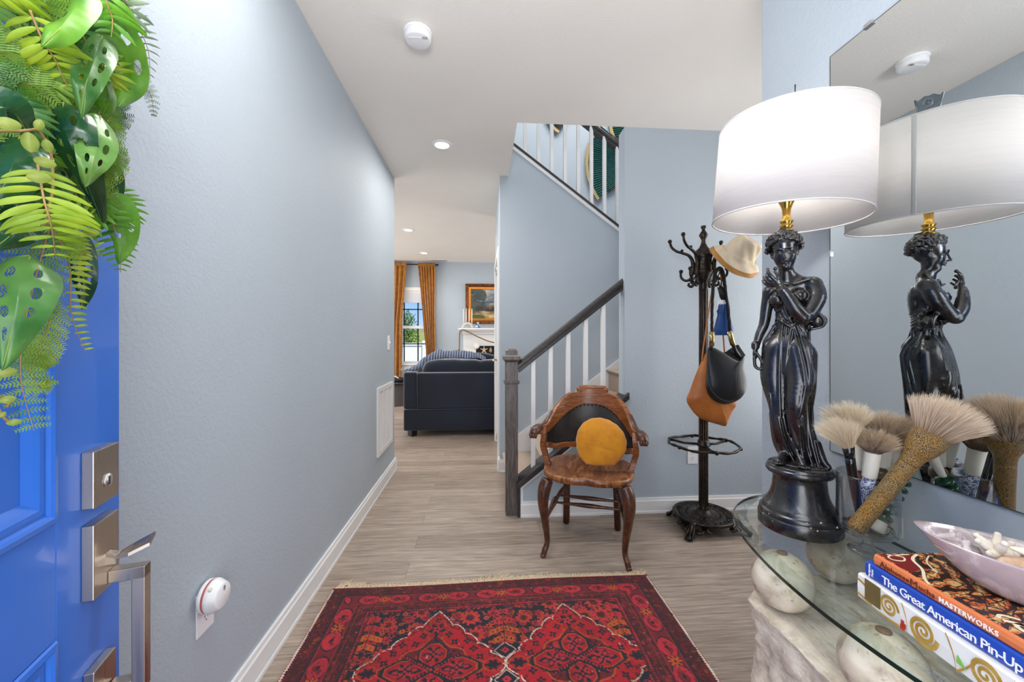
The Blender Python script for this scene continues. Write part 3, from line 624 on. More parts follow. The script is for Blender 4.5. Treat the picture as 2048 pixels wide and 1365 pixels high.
# ================= RUG =================
def rug():
    W0,W1=-.735,.855; YT=2.02; LEN=1.62; dx=.0036
    nx=int((W1-W0)/dx); ny1=int(.82/dx); ys=list(YT-np.arange(ny1)*dx)+list(np.linspace(YT-.82-.01,YT-LEN,200)); ny=len(ys)
    xs=np.linspace(W0,W1,nx); X,Y=np.meshgrid(xs,ys)
    sk=(X-.06)*.0; U=X-W0; V=YT-Y; WID=W1-W0
    def nz(a,b,s,seed):
        r=np.random.default_rng(seed); t=r.random((64,64)); gx=(a/s)%64; gy=(b/s)%64; i=gx.astype(int)%64; j=gy.astype(int)%64; fx=gx-np.floor(gx); fy=gy-np.floor(gy); fx=fx*fx*(3-2*fx); fy=fy*fy*(3-2*fy)
        return (t[i,j]*(1-fx)+t[(i+1)%64,j]*fx)*(1-fy)+(t[i,(j+1)%64]*(1-fx)+t[(i+1)%64,(j+1)%64]*fx)*fy
    RED=np.array(rgb(160,10,26)); DRED=np.array(rgb(104,16,26)); MAR=np.array(rgb(64,16,22)); NAV=np.array(rgb(22,20,34)); ORA=np.array(rgb(178,76,22)); SAL=np.array(rgb(172,38,42)); WHT=np.array(rgb(214,196,180)); PNK=np.array(rgb(150,40,48))
    C=np.zeros((*X.shape,3))+NAV
    E_=np.minimum(np.minimum(U,WID-U),np.minimum(V,LEN-V)*1.25)           # distance from the nearest edge
    side=np.where(np.minimum(U,WID-U)<V,V,U)                           # running coordinate along that edge
    def put(mk,col): C[mk]=col
    n1=nz(X,Y,.009,1); n2=nz(X,Y,.018,2); n3=nz(X,Y,.05,3)
    # field ground: flowers on navy
    SU=np.minimum(U,WID-U); SV=np.minimum(V,LEN-V)
    fl=(SU>.232)&(SV>.185)
    def blobs(cell,rad,seed,col,col2,mask,jx=.35,pet=6,inner=.45,ring=None):
        r=np.random.default_rng(seed); J=r.random((80,80,3)); gi=np.floor(X/cell).astype(int); gj=np.floor(Y/cell).astype(int)
        for di in (-1,0,1):
            for dj in (-1,0,1):
                a=(gi+di)%80; b=(gj+dj)%80; px=(gi+di+.5+(J[a,b,0]-.5)*jx*2)*cell; py=(gj+dj+.5+(J[a,b,1]-.5)*jx*2)*cell
                d=np.hypot(X-px,Y-py); an=np.arctan2(Y-py,X-px); rr=rad*(.75+.5*J[a,b,2])*(1+.22*np.cos(pet*an+6*J[a,b,2]))
                put(mask&(d<rr),col); put(mask&(d<rr*inner),col2)
                if ring is not None: put(mask&(np.abs(d-rr*.7)<.0016),ring)
    blobs(.040,.008,14,PNK,NAV,fl,pet=4); blobs(.075,.010,12,ORA,NAV,fl); blobs(.07,.021,11,SAL,DRED,fl,pet=8,ring=NAV); blobs(.12,.034,13,SAL,MAR,fl,pet=10,inner=.5,ring=ORA*.8)
    put(fl&(np.abs(nz(X,Y,.03,4)-.5)<.022)&(n1>.45),ORA*.7)
    def medal(cx,cy,a_=.292,b_=.315):
        dx_=np.abs(X-W0-cx); dy_=np.abs(V-cy); q=dx_/a_+dy_/b_; t=(dx_/a_)/np.maximum(q,1e-6)
        fr_=np.where(t<.24,(t/.24+1)/2,((t-.24)/.19)%1); sc=np.sqrt(np.clip(1-(2*fr_-1)**2,0,1)); bd=np.where(t<.24,.90,.925)+np.where(t<.24,.10,.085)*sc
        return q,bd,dx_,dy_
    for cx,cy in ((.543,.515),(1.104,.515),(.543,1.145),(1.104,1.145)):
        q,bd,dx_,dy_=medal(cx,cy); ins=(q<bd)&fl; put(ins,RED); put(ins&(q>bd-.10)&(n1>.5),DRED*.8)
        gx,gy=X-W0-cx,V-cy; inner_=ins&(q<bd-.07)
        # small clustered flowers
        r=np.random.default_rng(5)
        for i in range(-6,7):
            for j_ in range(-7,8):
                ox=i*.052+(.026 if j_%2 else 0); oy=j_*.043; 
                if abs(ox)/.292+abs(oy)/.315>.86: continue
                d=np.hypot(gx-ox,gy-oy); an=np.arctan2(gy-oy,gx-ox); ph=(i*7+j_*3)%5
                put(inner_&(d<.0135+.0045*np.cos(4*an+ph)),MAR if (i+j_)%3 else NAV); put(inner_&(d<.0125+.0045*np.cos(4*an+ph)),NAV); put(inner_&(d<.0035),SAL)
        put(inner_&(np.abs(((gx+.006*np.sin(gy*90))/.052+.5)%1-.5)<.018)&(n2>.4),DRED)
        # central ogee with four cells
        qq=np.abs(gx)/.205+np.abs(gy)/.165; sc=.06*np.cos(np.arctan2(gy/.165,gx/.205)*8); g=ins&(qq<1+sc)
        put(ins&(np.abs(qq-1-sc)<.022),ORA*.85); put(g&(qq<.96+sc),DRED*.9); put(g&(qq<.90+sc)&(n1>.52),NAV); put(g&(qq<.88+sc)&(n2>.66),SAL*.8)
        for ox,oy,a,b in ((0,-.072,.052,.056),(0,.072,.052,.056),(-.095,0,.078,.048),(.095,0,.078,.048)):
            ax,ay=np.abs(gx-ox),np.abs(gy-oy); h=np.maximum(np.maximum(ax/a,ay/b),(ax/a+ay/b)/1.32); put(ins&(h<1.16),NAV); put(ins&(h<1.0),ORA*.8); put(ins&(h<.93),RED); put(ins&(np.abs(h-.80)<.03),DRED)
            an=np.arctan2(gy-oy,gx-ox); r_=np.hypot((gx-ox)/a,(gy-oy)/b); put(ins&(r_<.60+.16*np.cos(an*6)),NAV); put(ins&(r_<.46+.14*np.cos(an*8+1)),SAL*.9); put(ins&(r_<.26+.1*np.cos(an*4)),NAV); put(ins&(r_<.09),SAL)
        xb=ins&(np.abs(np.abs(gx)*.62-np.abs(gy))<.0075)&(np.abs(gx)<.11); put(xb,NAV); put(xb&(((np.abs(gx)*85)%1)<.5)&(np.abs(np.abs(gx)*.62-np.abs(gy))<.004),SAL)
        # palmette above and below
        for sg in (-1,1):
            oy=sg*.205; d=np.hypot(gx,(gy-oy)*1.0); an=np.arctan2(gy-oy,gx); put(ins&(d<.046+.010*np.cos(6*an)),RED*.8); put(ins&(np.abs(d-.046-.010*np.cos(6*an))<.0018),ORA*.85); put(ins&(d<.028+.010*np.cos(5*an+sg*1.5)),NAV); put(ins&(d<.016+.006*np.cos(5*an)),SAL); put(ins&(d<.006),NAV)
            put(ins&(np.abs(gx)<.005)&(np.abs(gy-sg*.16)<.02),NAV)
        # side flowers
        for sg in (-1,1):
            d=np.hypot((gx-sg*.232)/1.3,gy); an=np.arctan2(gy,gx-sg*.232); put(ins&(d<.030),ORA*.85); put(ins&(d<.027),RED); put(ins&(d<.020+.006*np.cos(6*an)),NAV)
        put(fl&(np.abs(q-bd)<.010)&(n1>.25),WHT*.92)
    for cy in (.45,.585,1.08,1.21):
        q=(np.abs(X-W0-.8235)+np.abs(V-cy)*1.1); put((q<.046)&fl,WHT*.92); put((q<.042)&fl,NAV); put((q<.018)&fl,SAL); put((q<.006)&fl,NAV)
    # tree motif between the medallions and beside them
    for cxm in (.8235,.262,WID-.262):
        for k_ in range(4):
            y0=.225+.052*k_; ad_=np.abs(X-W0-cxm); wv=(.030,.052,.062,.045)[k_]; s_=(np.abs(V-y0-ad_*.42)<.014)&(ad_<wv)&fl; put(s_,(SAL,SAL,ORA,ORA)[k_]); put(s_&(np.abs(((ad_/.018))%1-.5)<.17)&(np.abs(V-y0-ad_*.42)<.005),NAV)
        put((np.abs(X-W0-cxm)<.0018)&(V>.21)&(V<.43)&fl,NAV)
    # borders
    b=(E_<=.235)&(E_>.165); put(b,MAR); put(b&(n1>.62),DRED); put(b&(n2>.68)&(n1<.5),PNK*.8); put(b&(np.abs(E_-.222)<.004)&((side*90%1)>.5),SAL); put(b&(np.abs(E_-.178)<.002),ORA*.4); put(b&(np.abs(E_-.212)<.0015),NAV)
    b=(E_<=.165)&(E_>.075); put(b,DRED*1.05); s=side/.275; ph=((s*2)%1)-.5; q=np.hypot(ph*.1375/.05,(E_-.12)/.034); put(b&(q<1.15),NAV); put(b&(q<1.0),np.array(rgb(168,30,44))); put(b&(q<.62)&(n1>.45),DRED); put(b&(q<.2),NAV)
    ph2=((s+.5)%1)-.5; an=np.arctan2(E_-.12,ph2*.275); q=np.hypot(ph2*.275,E_-.12); st=(np.round(s+.5).astype(int)%2==0)|True
    put(b&(q<.026+.010*np.cos(8*an)),NAV); put(b&(q<.021+.009*np.cos(8*an)),ORA*np.array([1,.95,.8])); put(b&(q<.006),NAV)
    put(b&((np.abs(E_-.163)<.003)|(np.abs(E_-.078)<.003)),NAV); put(b&((np.abs(E_-.157)<.0018)|(np.abs(E_-.084)<.0018)),SAL*.7)
    b=(E_<=.075)&(E_>.012); put(b,MAR*.95); put(b&(n1>.6),DRED*.8); put(b&(n2>.72)&(n1<.45),ORA*.45); put(b&(np.abs(E_-.07)<.0015),NAV)
    sd_=np.minimum(U,WID-U)<.0085; put(sd_,SAL*.8); put((np.minimum(U,WID-U)<.013)&(np.abs(((V/.011)%1)-.5)*.011+.0035>np.abs(np.minimum(U,WID-U)-.006)+.0025)&(V>.012),WHT)
    put((V<.006),SAL*.8)
    wear=.72+.56*nz(X,Y,.11,7)*.6+.35*(nz(X,Y,.0042,8)-.5); C*=wear[...,None]
    lint=(nz(X,Y,.012,9)>.985); C[lint]=WHT*.6
    Z=.0095+.0009*nz(X,Y,.0075,10)
    # gentle skew of the hand-knotted rug
    YY=Y+.006*np.sin(X*5)+(X)*.004; XX=X+ (V)*.004*np.sin(V*6)
    vs=np.stack([XX,YY,Z],-1).reshape(-1,3)
    idx=np.arange(nx*ny).reshape(ny,nx); f=np.stack([idx[:-1,:-1],idx[1:,:-1],idx[1:,1:],idx[:-1,1:]],-1).reshape(-1,4)
    rr=thing('rug','red and navy hand-knotted rug with cream fringe on the plank floor','rug',(.06,1.2,0))
    me=bpy.data.meshes.new('pile'); v2=vs-np.array([.06,1.2,0])
    # skirt so the rug has thickness
    ring=np.concatenate([idx[0,:],idx[1:,-1],idx[-1,-2::-1],idx[-2:0:-1,0]]); low=v2[ring].copy(); low[:,2]=.001; n0=len(v2); v3=np.vstack([v2,low]); q=len(ring)
    sf=np.array([[ring[i],n0+i,n0+(i+1)%q,ring[(i+1)%q]] for i in range(q)])
    me.from_pydata(v3.tolist(),[],np.vstack([f,sf]).tolist()); me.polygons.foreach_set('use_smooth',[True]*(len(f)+q))
    ca=me.color_attributes.new('yarn','FLOAT_COLOR','POINT'); cc_=np.ones((len(v3),4)); cc_[:n0,:3]=np.clip(C.reshape(-1,3),0,1); cc_[n0:,:3]=MAR; ca.data.foreach_set('color',cc_.ravel())
    k=N('rug_wool'); a=k.n('ShaderNodeAttribute',attribute_name='yarn'); k.l(a.outputs[0],k.b.inputs['Base Color']); k.b.inputs['Roughness'].default_value=.9; k.b.inputs['Sheen Weight'].default_value=.04; v=k.coord(); k.bump(k.noise(v,420,2),.5,.002)
    me.materials.append(k.m); o=bpy.data.objects.new('pile',me); COL.objects.link(o); o.parent=rr
    fr=MB(); r=random.Random(3)
    for i in range(900):
        x=W0+.01+(WID-.02)*(i+r.random())/900; y=YT+.004+x*.004+.006*math.sin(x*5); big=(.5+.5*math.sin(x*7.1+1))*(.5+.5*math.sin(x*23))
        Ls=.022+.06*big*r.random()+.022*r.random(); dr=r.uniform(-.9,.9)*.5+.5*math.sin(x*16)
        if x<-.6: Ls+=.035*r.random(); dr+=.15
        P=[]; px,py=x,y-.003
        for k_ in range(6):
            t=k_/5; P.append((px,py,.008+.010*math.sin(t*PI)*r.random()-.004*t)); px+=Ls/5*math.sin(dr); py+=Ls/5*math.cos(dr); dr+=r.uniform(-.5,.5)
        fr.tube(P,[.0016,.0015,.0014,.0012,.001,.0006],4,cap=False)
    obj('fringe',fr,mat('cream_yarn',rgb(216,198,168),.85),rr,label='cream knotted fringe',kind='stuff')
rug()
# ================= GLASS TABLE =================
GZ=.762
def thin_glass(name,tint,f0=.04,rough=0.0,power=5):
    """thin clear pane: straight transmission plus a Schlick reflection"""
    k=N(name); k.t.nodes.remove(k.b); out=[n for n in k.t.nodes if n.type=='OUTPUT_MATERIAL'][0]
    tr=k.n('ShaderNodeBsdfTransparent'); tr.inputs[0].default_value=(*tint,1); gl=k.n('ShaderNodeBsdfGlossy'); gl.inputs['Roughness'].default_value=rough
    lw=k.n('ShaderNodeLayerWeight'); pw=k.n('ShaderNodeMath',operation='POWER'); pw.inputs[1].default_value=power; k.l(lw.outputs['Facing'],pw.inputs[0])
    ma=k.n('ShaderNodeMath',operation='MULTIPLY_ADD'); k.l(pw.outputs[0],ma.inputs[0]); ma.inputs[1].default_value=1-f0; ma.inputs[2].default_value=f0
    mx=k.n('ShaderNodeMixShader'); k.l(ma.outputs[0],mx.inputs[0]); k.l(tr.outputs[0],mx.inputs[1]); k.l(gl.outputs[0],mx.inputs[2]); k.l(mx.outputs[0],out.inputs[0]); return k.m
TG=thin_glass('table_glass',(.95,.98,.972),.035); JG=thin_glass('jar_glass',(.955,.972,.972),.06,power=2.0); BEV=thin_glass('bevel_glass',(.84,.90,.89),.14)
EDGE=mat('green_glass_edge',rgb(14,42,36),.15,coat=.5)
outl=[(.985,.10),(.90,.13),(.80,.20),(.70,.33),(.648,.43),(.622,.53),(.609,.63),(.607,.71),(.615,.81),(.637,.92),(.672,1.02),(.71,1.08),(.76,1.128),(.81,1.16),(.864,1.178),(.93,1.19),(.985,1.193)]
O=[(p.x,p.y) for p in catmull([(a,b,0) for a,b in outl],5)]
cxg,cyg=.985,.64
def inset(O,d):
    out=[]
    for i,(x,y) in enumerate(O):
        a=O[max(i-1,0)]; b=O[min(i+1,len(O)-1)]; t=Vector((b[0]-a[0],b[1]-a[1])).normalized(); nrm=Vector((t.y,-t.x))
        if nrm.dot(Vector((cxg-x,cyg-y)))<0: nrm=-nrm
        X_,Y_=x+nrm.x*d,y+nrm.y*d
        if i in (0,len(O)-1): X_,Y_=.985,y+(d if i==0 else -d)
        out.append((min(X_,.985),Y_))
    return out
I=inset(O,.034); n=len(O)
gt=thing('glass_tabletop','curved clear glass tabletop holding the lamp, jar and books','table top',(.80,.65,GZ-.012))
m=MB(); m.add([(x,y,GZ) for x,y in I],[tuple(range(n))]); m.add([(x,y,GZ-.012) for x,y in O],[tuple(range(n))]); obj('pane',m,TG,gt)
m=MB(); m.add([(x,y,GZ) for x,y in I]+[(x,y,GZ-.004) for x,y in O],[(i,i+1,n+i+1,n+i) for i in range(n-1)]); obj('bevel',m,BEV,gt,label='polished bevel of the glass')
m=MB(); m.add([(x,y,GZ-.004) for x,y in O]+[(x,y,GZ-.012) for x,y in O],[(i,i+1,n+i+1,n+i) for i in range(n-1)]); m.add([(.985,O[0][1],GZ-.0045),(.985,O[-1][1],GZ-.0045),(.985,O[-1][1],GZ-.012),(.985,O[0][1],GZ-.012)],[(0,1,2,3)]); obj('edge',m,EDGE,gt,label='dark green cut edge of the glass')
# stone block
STONE=None
k=N('cream_travertine'); v=k.coord(); mp=k.n('ShaderNodeMapping'); mp.inputs['Scale'].default_value=(30,5,14); mp.inputs['Rotation'].default_value=(.3,.15,.62); k.l(v,mp.inputs[0]); g=k.noise(mp.outputs[0],2.0,9,.68,.6); g2=k.noise(v,40,7,.65)
k.l(k.mix(.45,k.ramp(g,[(.32,rgb(140,122,98)),(.45,rgb(206,190,166)),(.6,rgb(228,214,194)),(.75,rgb(188,168,142))]),k.ramp(g2,[(.35,rgb(176,162,142)),(.55,rgb(232,222,206)),(.7,rgb(240,232,220))])),k.b.inputs['Base Color']); k.b.inputs['Roughness'].default_value=.8; k.bump(g,.8,.008); STONE=k.m
from mathutils import noise as MN
def rock():
    poly=[(.637,.915),(.69,.955),(.80,.985),(.87,.995),(.955,.985),(.972,.93),(.972,.42),(.95,.35),(.70,.34),(.64,.36),(.626,.50),(.630,.70)]
    P=[(p.x,p.y) for p in catmull([(a,b,0) for a,b in poly]+[(*poly[0],0)],14)][:-1]; q=len(P); cx_=sum(a for a,b in P)/q; cy_=sum(b for a,b in P)/q
    ZT=.622; m=MB(); vs=[];fs=[]
    rings=[(s,ZT) for s in (.002,.15,.3,.45,.6,.72,.84,.93,.975,1.0)]+[(1.0,.012+(ZT-.012)*(1-t/60)) for t in range(1,61)]+[(.5,.012),(.002,.012)]
    for s,z in rings:
        for a,b in P:
            x=cx_+(a-cx_)*s; y=cy_+(b-cy_)*s; p=Vector((x,y,z))
            if 0<z<ZT-.001 or s>.97:
                f=MN.fractal(p*9,1,2,5)*.016+abs(MN.noise(Vector((x*22,y*22,z*7+3))))*.016+MN.noise(p*60)*.005
                d=Vector((a-cx_,b-cy_,0)).normalized(); p+=d*(f-.012)*min(1,(ZT-z+.012)/.04)
                if a>.94: p.x=min(p.x,.978)
            if z>=ZT-.001: p.z+= -.004*sm(.84,1,s)+MN.noise(p*14)*.002*(s>.1)
            vs.append(p)
    for j in range(len(rings)-1):
        for i in range(q): fs.append((j*q+i,j*q+(i+1)%q,(j+1)*q+(i+1)%q,(j+1)*q+i))
    m.add(vs,fs,True); return m
obj('stone_block',rock(),STONE,None,'rough cream stone block under the glass tabletop','table base')
k=N('polished_fossil_stone'); v=k.coord(); g=k.noise(v,14,7,.6,.8); g2=k.noise(v,60,4,.6)
k.l(k.mix(k.ramp(g2,[(.6,(0,0,0)),(.68,(.7,.7,.7))]),k.ramp(g,[(.3,rgb(150,132,108)),(.45,rgb(204,190,166)),(.6,rgb(222,210,190)),(.75,rgb(180,160,134))]),rgb(150,130,104)),k.b.inputs['Base Color']); k.b.inputs['Roughness'].default_value=.3; BALLM=k.m
BR=.063
for (x,y,lb) in ((.690,.870,'cream stone ball at the far left under the glass top, nearest the armchair'),(.905,.958,'greenish stone ball under the glass directly beneath the statue lamp'),(.679,.627,'cream stone ball under the glass nearest the camera, below the stack of books')):
    t=thing('stone_ball',lb,'stone ball',(x,y,.624),0,'stone balls holding up the glass')
    obj('ball',MB().ball((x,y,.624+BR),BR,24),BALLM,t)
    obj('pad',MB().lathe([(.0,0),(.011,0),(.011,.0025),(.0,.0025)],c=(x,y,.624+2*BR-.0012),n=20,cap=False),mat('brown_felt',rgb(112,92,76),.9),t,label='small brown pad on top')
# ================= MIRROR =================
MX=.994; MZ0,MZ1=.9235,2.052; MY0,MY1=-.08,1.07
mi=thing('wall_mirror','large frameless mirror on the right wall behind the statue lamp','mirror',(MX,.5,MZ0))
k=N('mirror_silver'); k.b.inputs['Metallic'].default_value=1; k.b.inputs['Roughness'].default_value=0.0; k.b.inputs['Base Color'].default_value=(.80,.83,.83,1)
m=MB(); m.box((MX,MY0,MZ0),(MX+.005,MY1,MZ1)); obj('mirror_glass',m,k.m,mi)
m=MB(); tdk=.0012
for a,b in (((MX-.0004,MY0,MZ0-.0015),(MX+.005,MY1+.0015,MZ0)),((MX-.0004,MY0,MZ1),(MX+.005,MY1+.0015,MZ1+.0015)),((MX-.0004,MY1,MZ0),(MX+.005,MY1+.0018,MZ1))): m.box(a,b)
obj('edge',m,mat('dark_mirror_edge',rgb(52,54,56),.4),mi,label='dark thin mirror edge')
CHR=mat('chrome',rgb(215,215,215),.12,1)
def clip(p,ax):
    m=MB(); 
    if ax=='z': m.prism([(p.y-.013,p.z-.004),(p.y+.013,p.z-.004),(p.y+.010,p.z+.007),(p.y-.010,p.z+.007)],MX-.006,MX+.006,'x')
    else: m.prism([(p.y-.003,p.z-.010),(p.y-.003,p.z+.010),(p.y+.006,p.z)],MX-.005,MX+.006,'x')
    obj('clip',m,CHR,mi,label='chrome mirror clip',bevel=.001)
clip(Vector((MX,.955,MZ1+.001)),'z'); clip(onx(1662,507,MX),'y'); clip(Vector((MX,.35,MZ1+.001)),'z')
# ================= LAMP (all but the figure) =================
LX,LY=.812,.966
lamp=thing('table_lamp','black statue lamp with a wide white drum shade on the glass table','lamp',(LX,LY,GZ))
k=N('black_gloss_plaster'); v=k.coord(); nn=k.noise(v,35,4); k.l(k.ramp(nn,[(.3,rgb(17,15,16)),(.7,rgb(34,30,30))]),k.b.inputs['Base Color']); k.l(k.ramp(k.noise(v,60,3),[(.3,(.20,)*3),(.7,(.32,)*3)]),k.b.inputs['Roughness']); k.b.inputs['Coat Weight'].default_value=.25; k.b.inputs['Coat Roughness'].default_value=.14; k.b.inputs['Specular IOR Level'].default_value=.7
BLKG=k.m
prof=[(.0,0),(.088,0),(.091,.003),(.0915,.028),(.090,.031),(.0875,.033),(.0885,.036),(.0885,.041),(.086,.045),(.083,.047),(.0825,.05),(.077,.058),(.069,.070),(.063,.084),(.0595,.10),(.058,.118),(.0578,.130),(.060,.134),(.064,.136),(.071,.139),(.0735,.143),(.074,.148),(.0715,.152),(.069,.154),(.0695,.157),(.067,.160),(.0,.161)]
obj('pedestal',MB().lathe(prof,c=(LX,LY,GZ),n=96,cap=False),BLKG,lamp)
CHIPM=mat('bare_plaster',rgb(214,206,170),.8)
for u,v_,s in ((1642,1047,.0028),(1674,1056,.0032),(1622,1057,.002),(1635,1063,.0022),(1527,1027,.0012),(1538,1028,.0016),(1545,1043,.0013),(1614,1047,.0015)):
    z=.808 if v_<1050 and u>1600 else .80
    d=ray(u,v_); o_=Vector((0,0,H)); best=None
    for i in range(2000):
        t=.7+.5*i/2000; p=o_+d*t; zz=p.z-GZ
        if zz<0: break
        rr=math.hypot(p.x-LX,p.y-LY); pr=0
        for (r0,a0),(r1,a1) in zip(prof[1:-2],prof[2:-1]):
            if a0<=zz<=a1 and a1>a0: pr=r0+(r1-r0)*(zz-a0)/(a1-a0); break
        if rr<=pr: best=p; break
    if best is not None: obj('chip',MB().ball(best,s*.8,5),CHIPM,lamp,label='pale chip in the black finish')
HX_,HY_=.792,.984
BRASS=mat('polished_brass',rgb(206,164,76),.18,1)
s=MB(); z0=1.522
s.lathe([(.012,0),(.016,.004),(.011,.009),(.012,.012),(.016,.016),(.011,.021),(.013,.024),(.016,.029),(.010,.033),(.009,.045),(.010,.06),(.014,.072),(.018,.08),(.019,.083),(.017,.087)],c=(HX_,HY_,z0),n=28)
obj('stem',s,BRASS,lamp,label='turned brass stem')
s=MB(); s.lathe([(.014,.085),(.021,.09),(.023,.098),(.018,.106),(.0185,.125),(.021,.128),(.021,.136),(.0175,.138),(.0175,.16),(.0,.162)],c=(HX_,HY_,z0),n=28)
for i in range(20):
    a=2*PI*i/20; s.tube([(HX_+.021*math.cos(a),HY_+.021*math.sin(a),z0+.09),(HX_+.0195*math.cos(a),HY_+.0195*math.sin(a),z0+.128)],.0014,5)
s.tube([(HX_+.018,HY_-.004,z0+.112),(HX_+.04,HY_-.01,z0+.112)],.0025,6)
obj('socket',s,BRASS,lamp,label='polished brass bulb socket')
s=MB(); 
for sg in (-1,1): s.tube(catmull([(HX_+.02*sg,HY_,z0+.085),(HX_+.035*sg,HY_,z0+.12),(HX_+.045*sg,HY_,z0+.18),(HX_+.035*sg,HY_,z0+.24),(.805,.973,1.79)],5),.0016,6)
obj('harp',s,BRASS,lamp)
obj('bulb',MB().lathe([(.012,0),(.014,.01),(.024,.035),(.029,.055),(.024,.075),(.012,.088),(.001,.092)],c=(HX_,HY_,z0+.15),n=24),mat('white_bulb',rgb(240,240,238),.35,emit=(1,.97,.93),es=30),lamp,label='white bulb with added glow')  # bulb glow added to brighten the inside of the shade
RB,RT,SZ0,SZ1=.1735,.168,1.556,1.797
k=N('white_linen_shade'); v=k.coord(); mp=k.n('ShaderNodeMapping'); mp.inputs['Scale'].default_value=(1,1,30); k.l(v,mp.inputs[0]); nn=k.noise(mp.outputs[0],9,4,.6,.4); k.l(k.ramp(nn,[(.3,rgb(216,212,209)),(.7,rgb(228,224,221))]),k.b.inputs['Base Color']); k.b.inputs['Roughness'].default_value=.85
k.bump(nn,.25,.0015); tl=k.n('ShaderNodeBsdfTranslucent'); tl.inputs[0].default_value=(.95,.93,.92,1); ms=k.n('ShaderNodeMixShader',i_0=.42); out=[n_ for n_ in k.t.nodes if n_.type=='OUTPUT_MATERIAL'][0]; k.l(k.b.outputs[0],ms.inputs[1]); k.l(tl.outputs[0],ms.inputs[2]); k.l(ms.outputs[0],out.inputs[0]); SHADE=k.m
tilt=Matrix.Translation((HX_,HY_,SZ0))@Matrix.Rotation(R(3),4,Vector((.62,.78,0)))
s=MB(); s.lathe([(RB,0),(RT,SZ1-SZ0)],n=128,M=tilt,cap=False); shd=obj('shade',s,SHADE,lamp,solid=.0015,label='white linen drum shade')
for r_,z_ in ((RB,0),(RT,SZ1-SZ0)): obj('rim',MB().tube([tilt@Vector((r_*math.cos(2*PI*i/96),r_*math.sin(2*PI*i/96),z_)) for i in range(97)],.0021,8,cap=False),mat('shade_trim',rgb(214,210,206),.7),shd)
s=MB()
for i in range(3):
    a=2*PI*i/3+.4; s.tube([tilt@Vector((0,0,SZ1-SZ0-.012)),tilt@Vector((RT*math.cos(a),RT*math.sin(a),SZ1-SZ0-.001))],.0018,6)
obj('spider',s,BRASS,lamp)
# seam of the shade, on the side facing the mirror
a0=math.atan2(.985-HY_,1.02-HX_)-.55
s=MB(); s.grid(lambda u,v_: tilt@Vector(((RB+.0014+(RT-RB)*v_)*math.cos(a0+.055*(u-.5)),(RB+.0014+(RT-RB)*v_)*math.sin(a0+.055*(u-.5)),(SZ1-SZ0)*v_)),4,2); obj('seam',s,mat('linen_overlap',rgb(206,203,198),.85),shd,solid=.0012)
PEW=mat('pewter',rgb(120,126,130),.3,.9,bs=120,bstr=.4)
s=MB(); fx=Matrix.Translation((.806,.972,1.838))@Matrix.Rotation(R(-129.7),4,'Z')
# ornamental shield-shaped finial
s.lathe([(.003,-.045),(.0035,-.04),(.0035,-.012),(.007,-.008),(.007,0),(.004,.006),(.006,.010)],M=fx,n=16)
fp=[(-.012,.008),(.012,.008),(.020,.014),(.026,.05),(.020,.044),(.008,.052),(0,.050),(-.008,.052),(-.020,.044),(-.026,.05),(-.020,.014)]
vv=MB(); vv.prism(fp,-.0025,.0025,'y'); s.add([fx@Vector(p) for p in vv.v],vv.f)
s.tube([fx@Vector((x,-.0,z)) for x,z in fp+[fp[0]]],.0022,6)
s.tube(catmull([fx@Vector(p) for p in ((-.012,-.003,.03),(-.004,-.004,.042),(.006,-.004,.036),(.004,-.004,.024),(-.006,-.004,.022),(-.008,-.004,.03))],5),.0022,6); s.tube(catmull([fx@Vector(p) for p in ((-.012,.003,.03),(-.004,.004,.042),(.006,.004,.036),(.004,.004,.024),(-.006,.004,.022))],5),.0022,6)
obj('finial',s,PEW,lamp,label='pewter shield-shaped finial')
cdm=MB(); cdm.tube(catmull([(LX+.085,LY+.0,GZ+.004),(.915,.975,GZ+.02),(.945,.96,GZ+.012),(.955,.93,GZ+.004),(.965,.87,GZ+.004)],6),.0022,6); obj('cord',cdm,mat('gold_cord',rgb(150,112,66),.4),lamp,label='gold brown lamp cord')
# ================= BOOKS =================
def book(name,x0,y1,ln,wd,z0,h,cover,label,rz,lines=(),round_=True):
    """spine on the left, facing -x"""
    t=thing(name,label,'book',(x0,y1,z0),rz,'books stacked on the glass table')
    m=MB(); c_=.0022
    m.box((.004,-ln,0),(wd,0,c_)); m.box((.004,-ln,h-c_),(wd,0,h)); 
    pr=[(.006,0),(.002,.0005),(.0,.003),(-.0012,h/2),(0,h-.003),(.002,h-.0005),(.006,h)] ; m.prism(pr+[(.006,h-.0015),(.0025,h/2),(.006,.0015)],-ln,0,'y')
    obj('cover',m,cover,t,local=True)
    p=MB().box((.006,-ln+.004,c_),(wd-.004,-.004,h-c_)); obj('pages',p,mat('page_edges',rgb(232,224,208),.85,bs=500,bstr=.3,stretch=(1,1,30)),t,local=True)
    return t
def spine_text(t,text,y,z,size,m_,sq=1.0,space=1.0,rot=False,off=0.0,x=-.0018):
    vs,fs=font_mesh(text,size,.0004,space=space,squeeze=sq,offset=off)
    g=MB(); g.add([(x-vz,-y-vx,z+vy) for vx,vy,vz in vs] if not rot else [(x-vz,-y+vy,z+vx) for vx,vy,vz in vs],fs)
    obj('lettering',g,m_,t,local=True,fixn=False)
def pattern_mat(name,base):
    k=N(name); return k
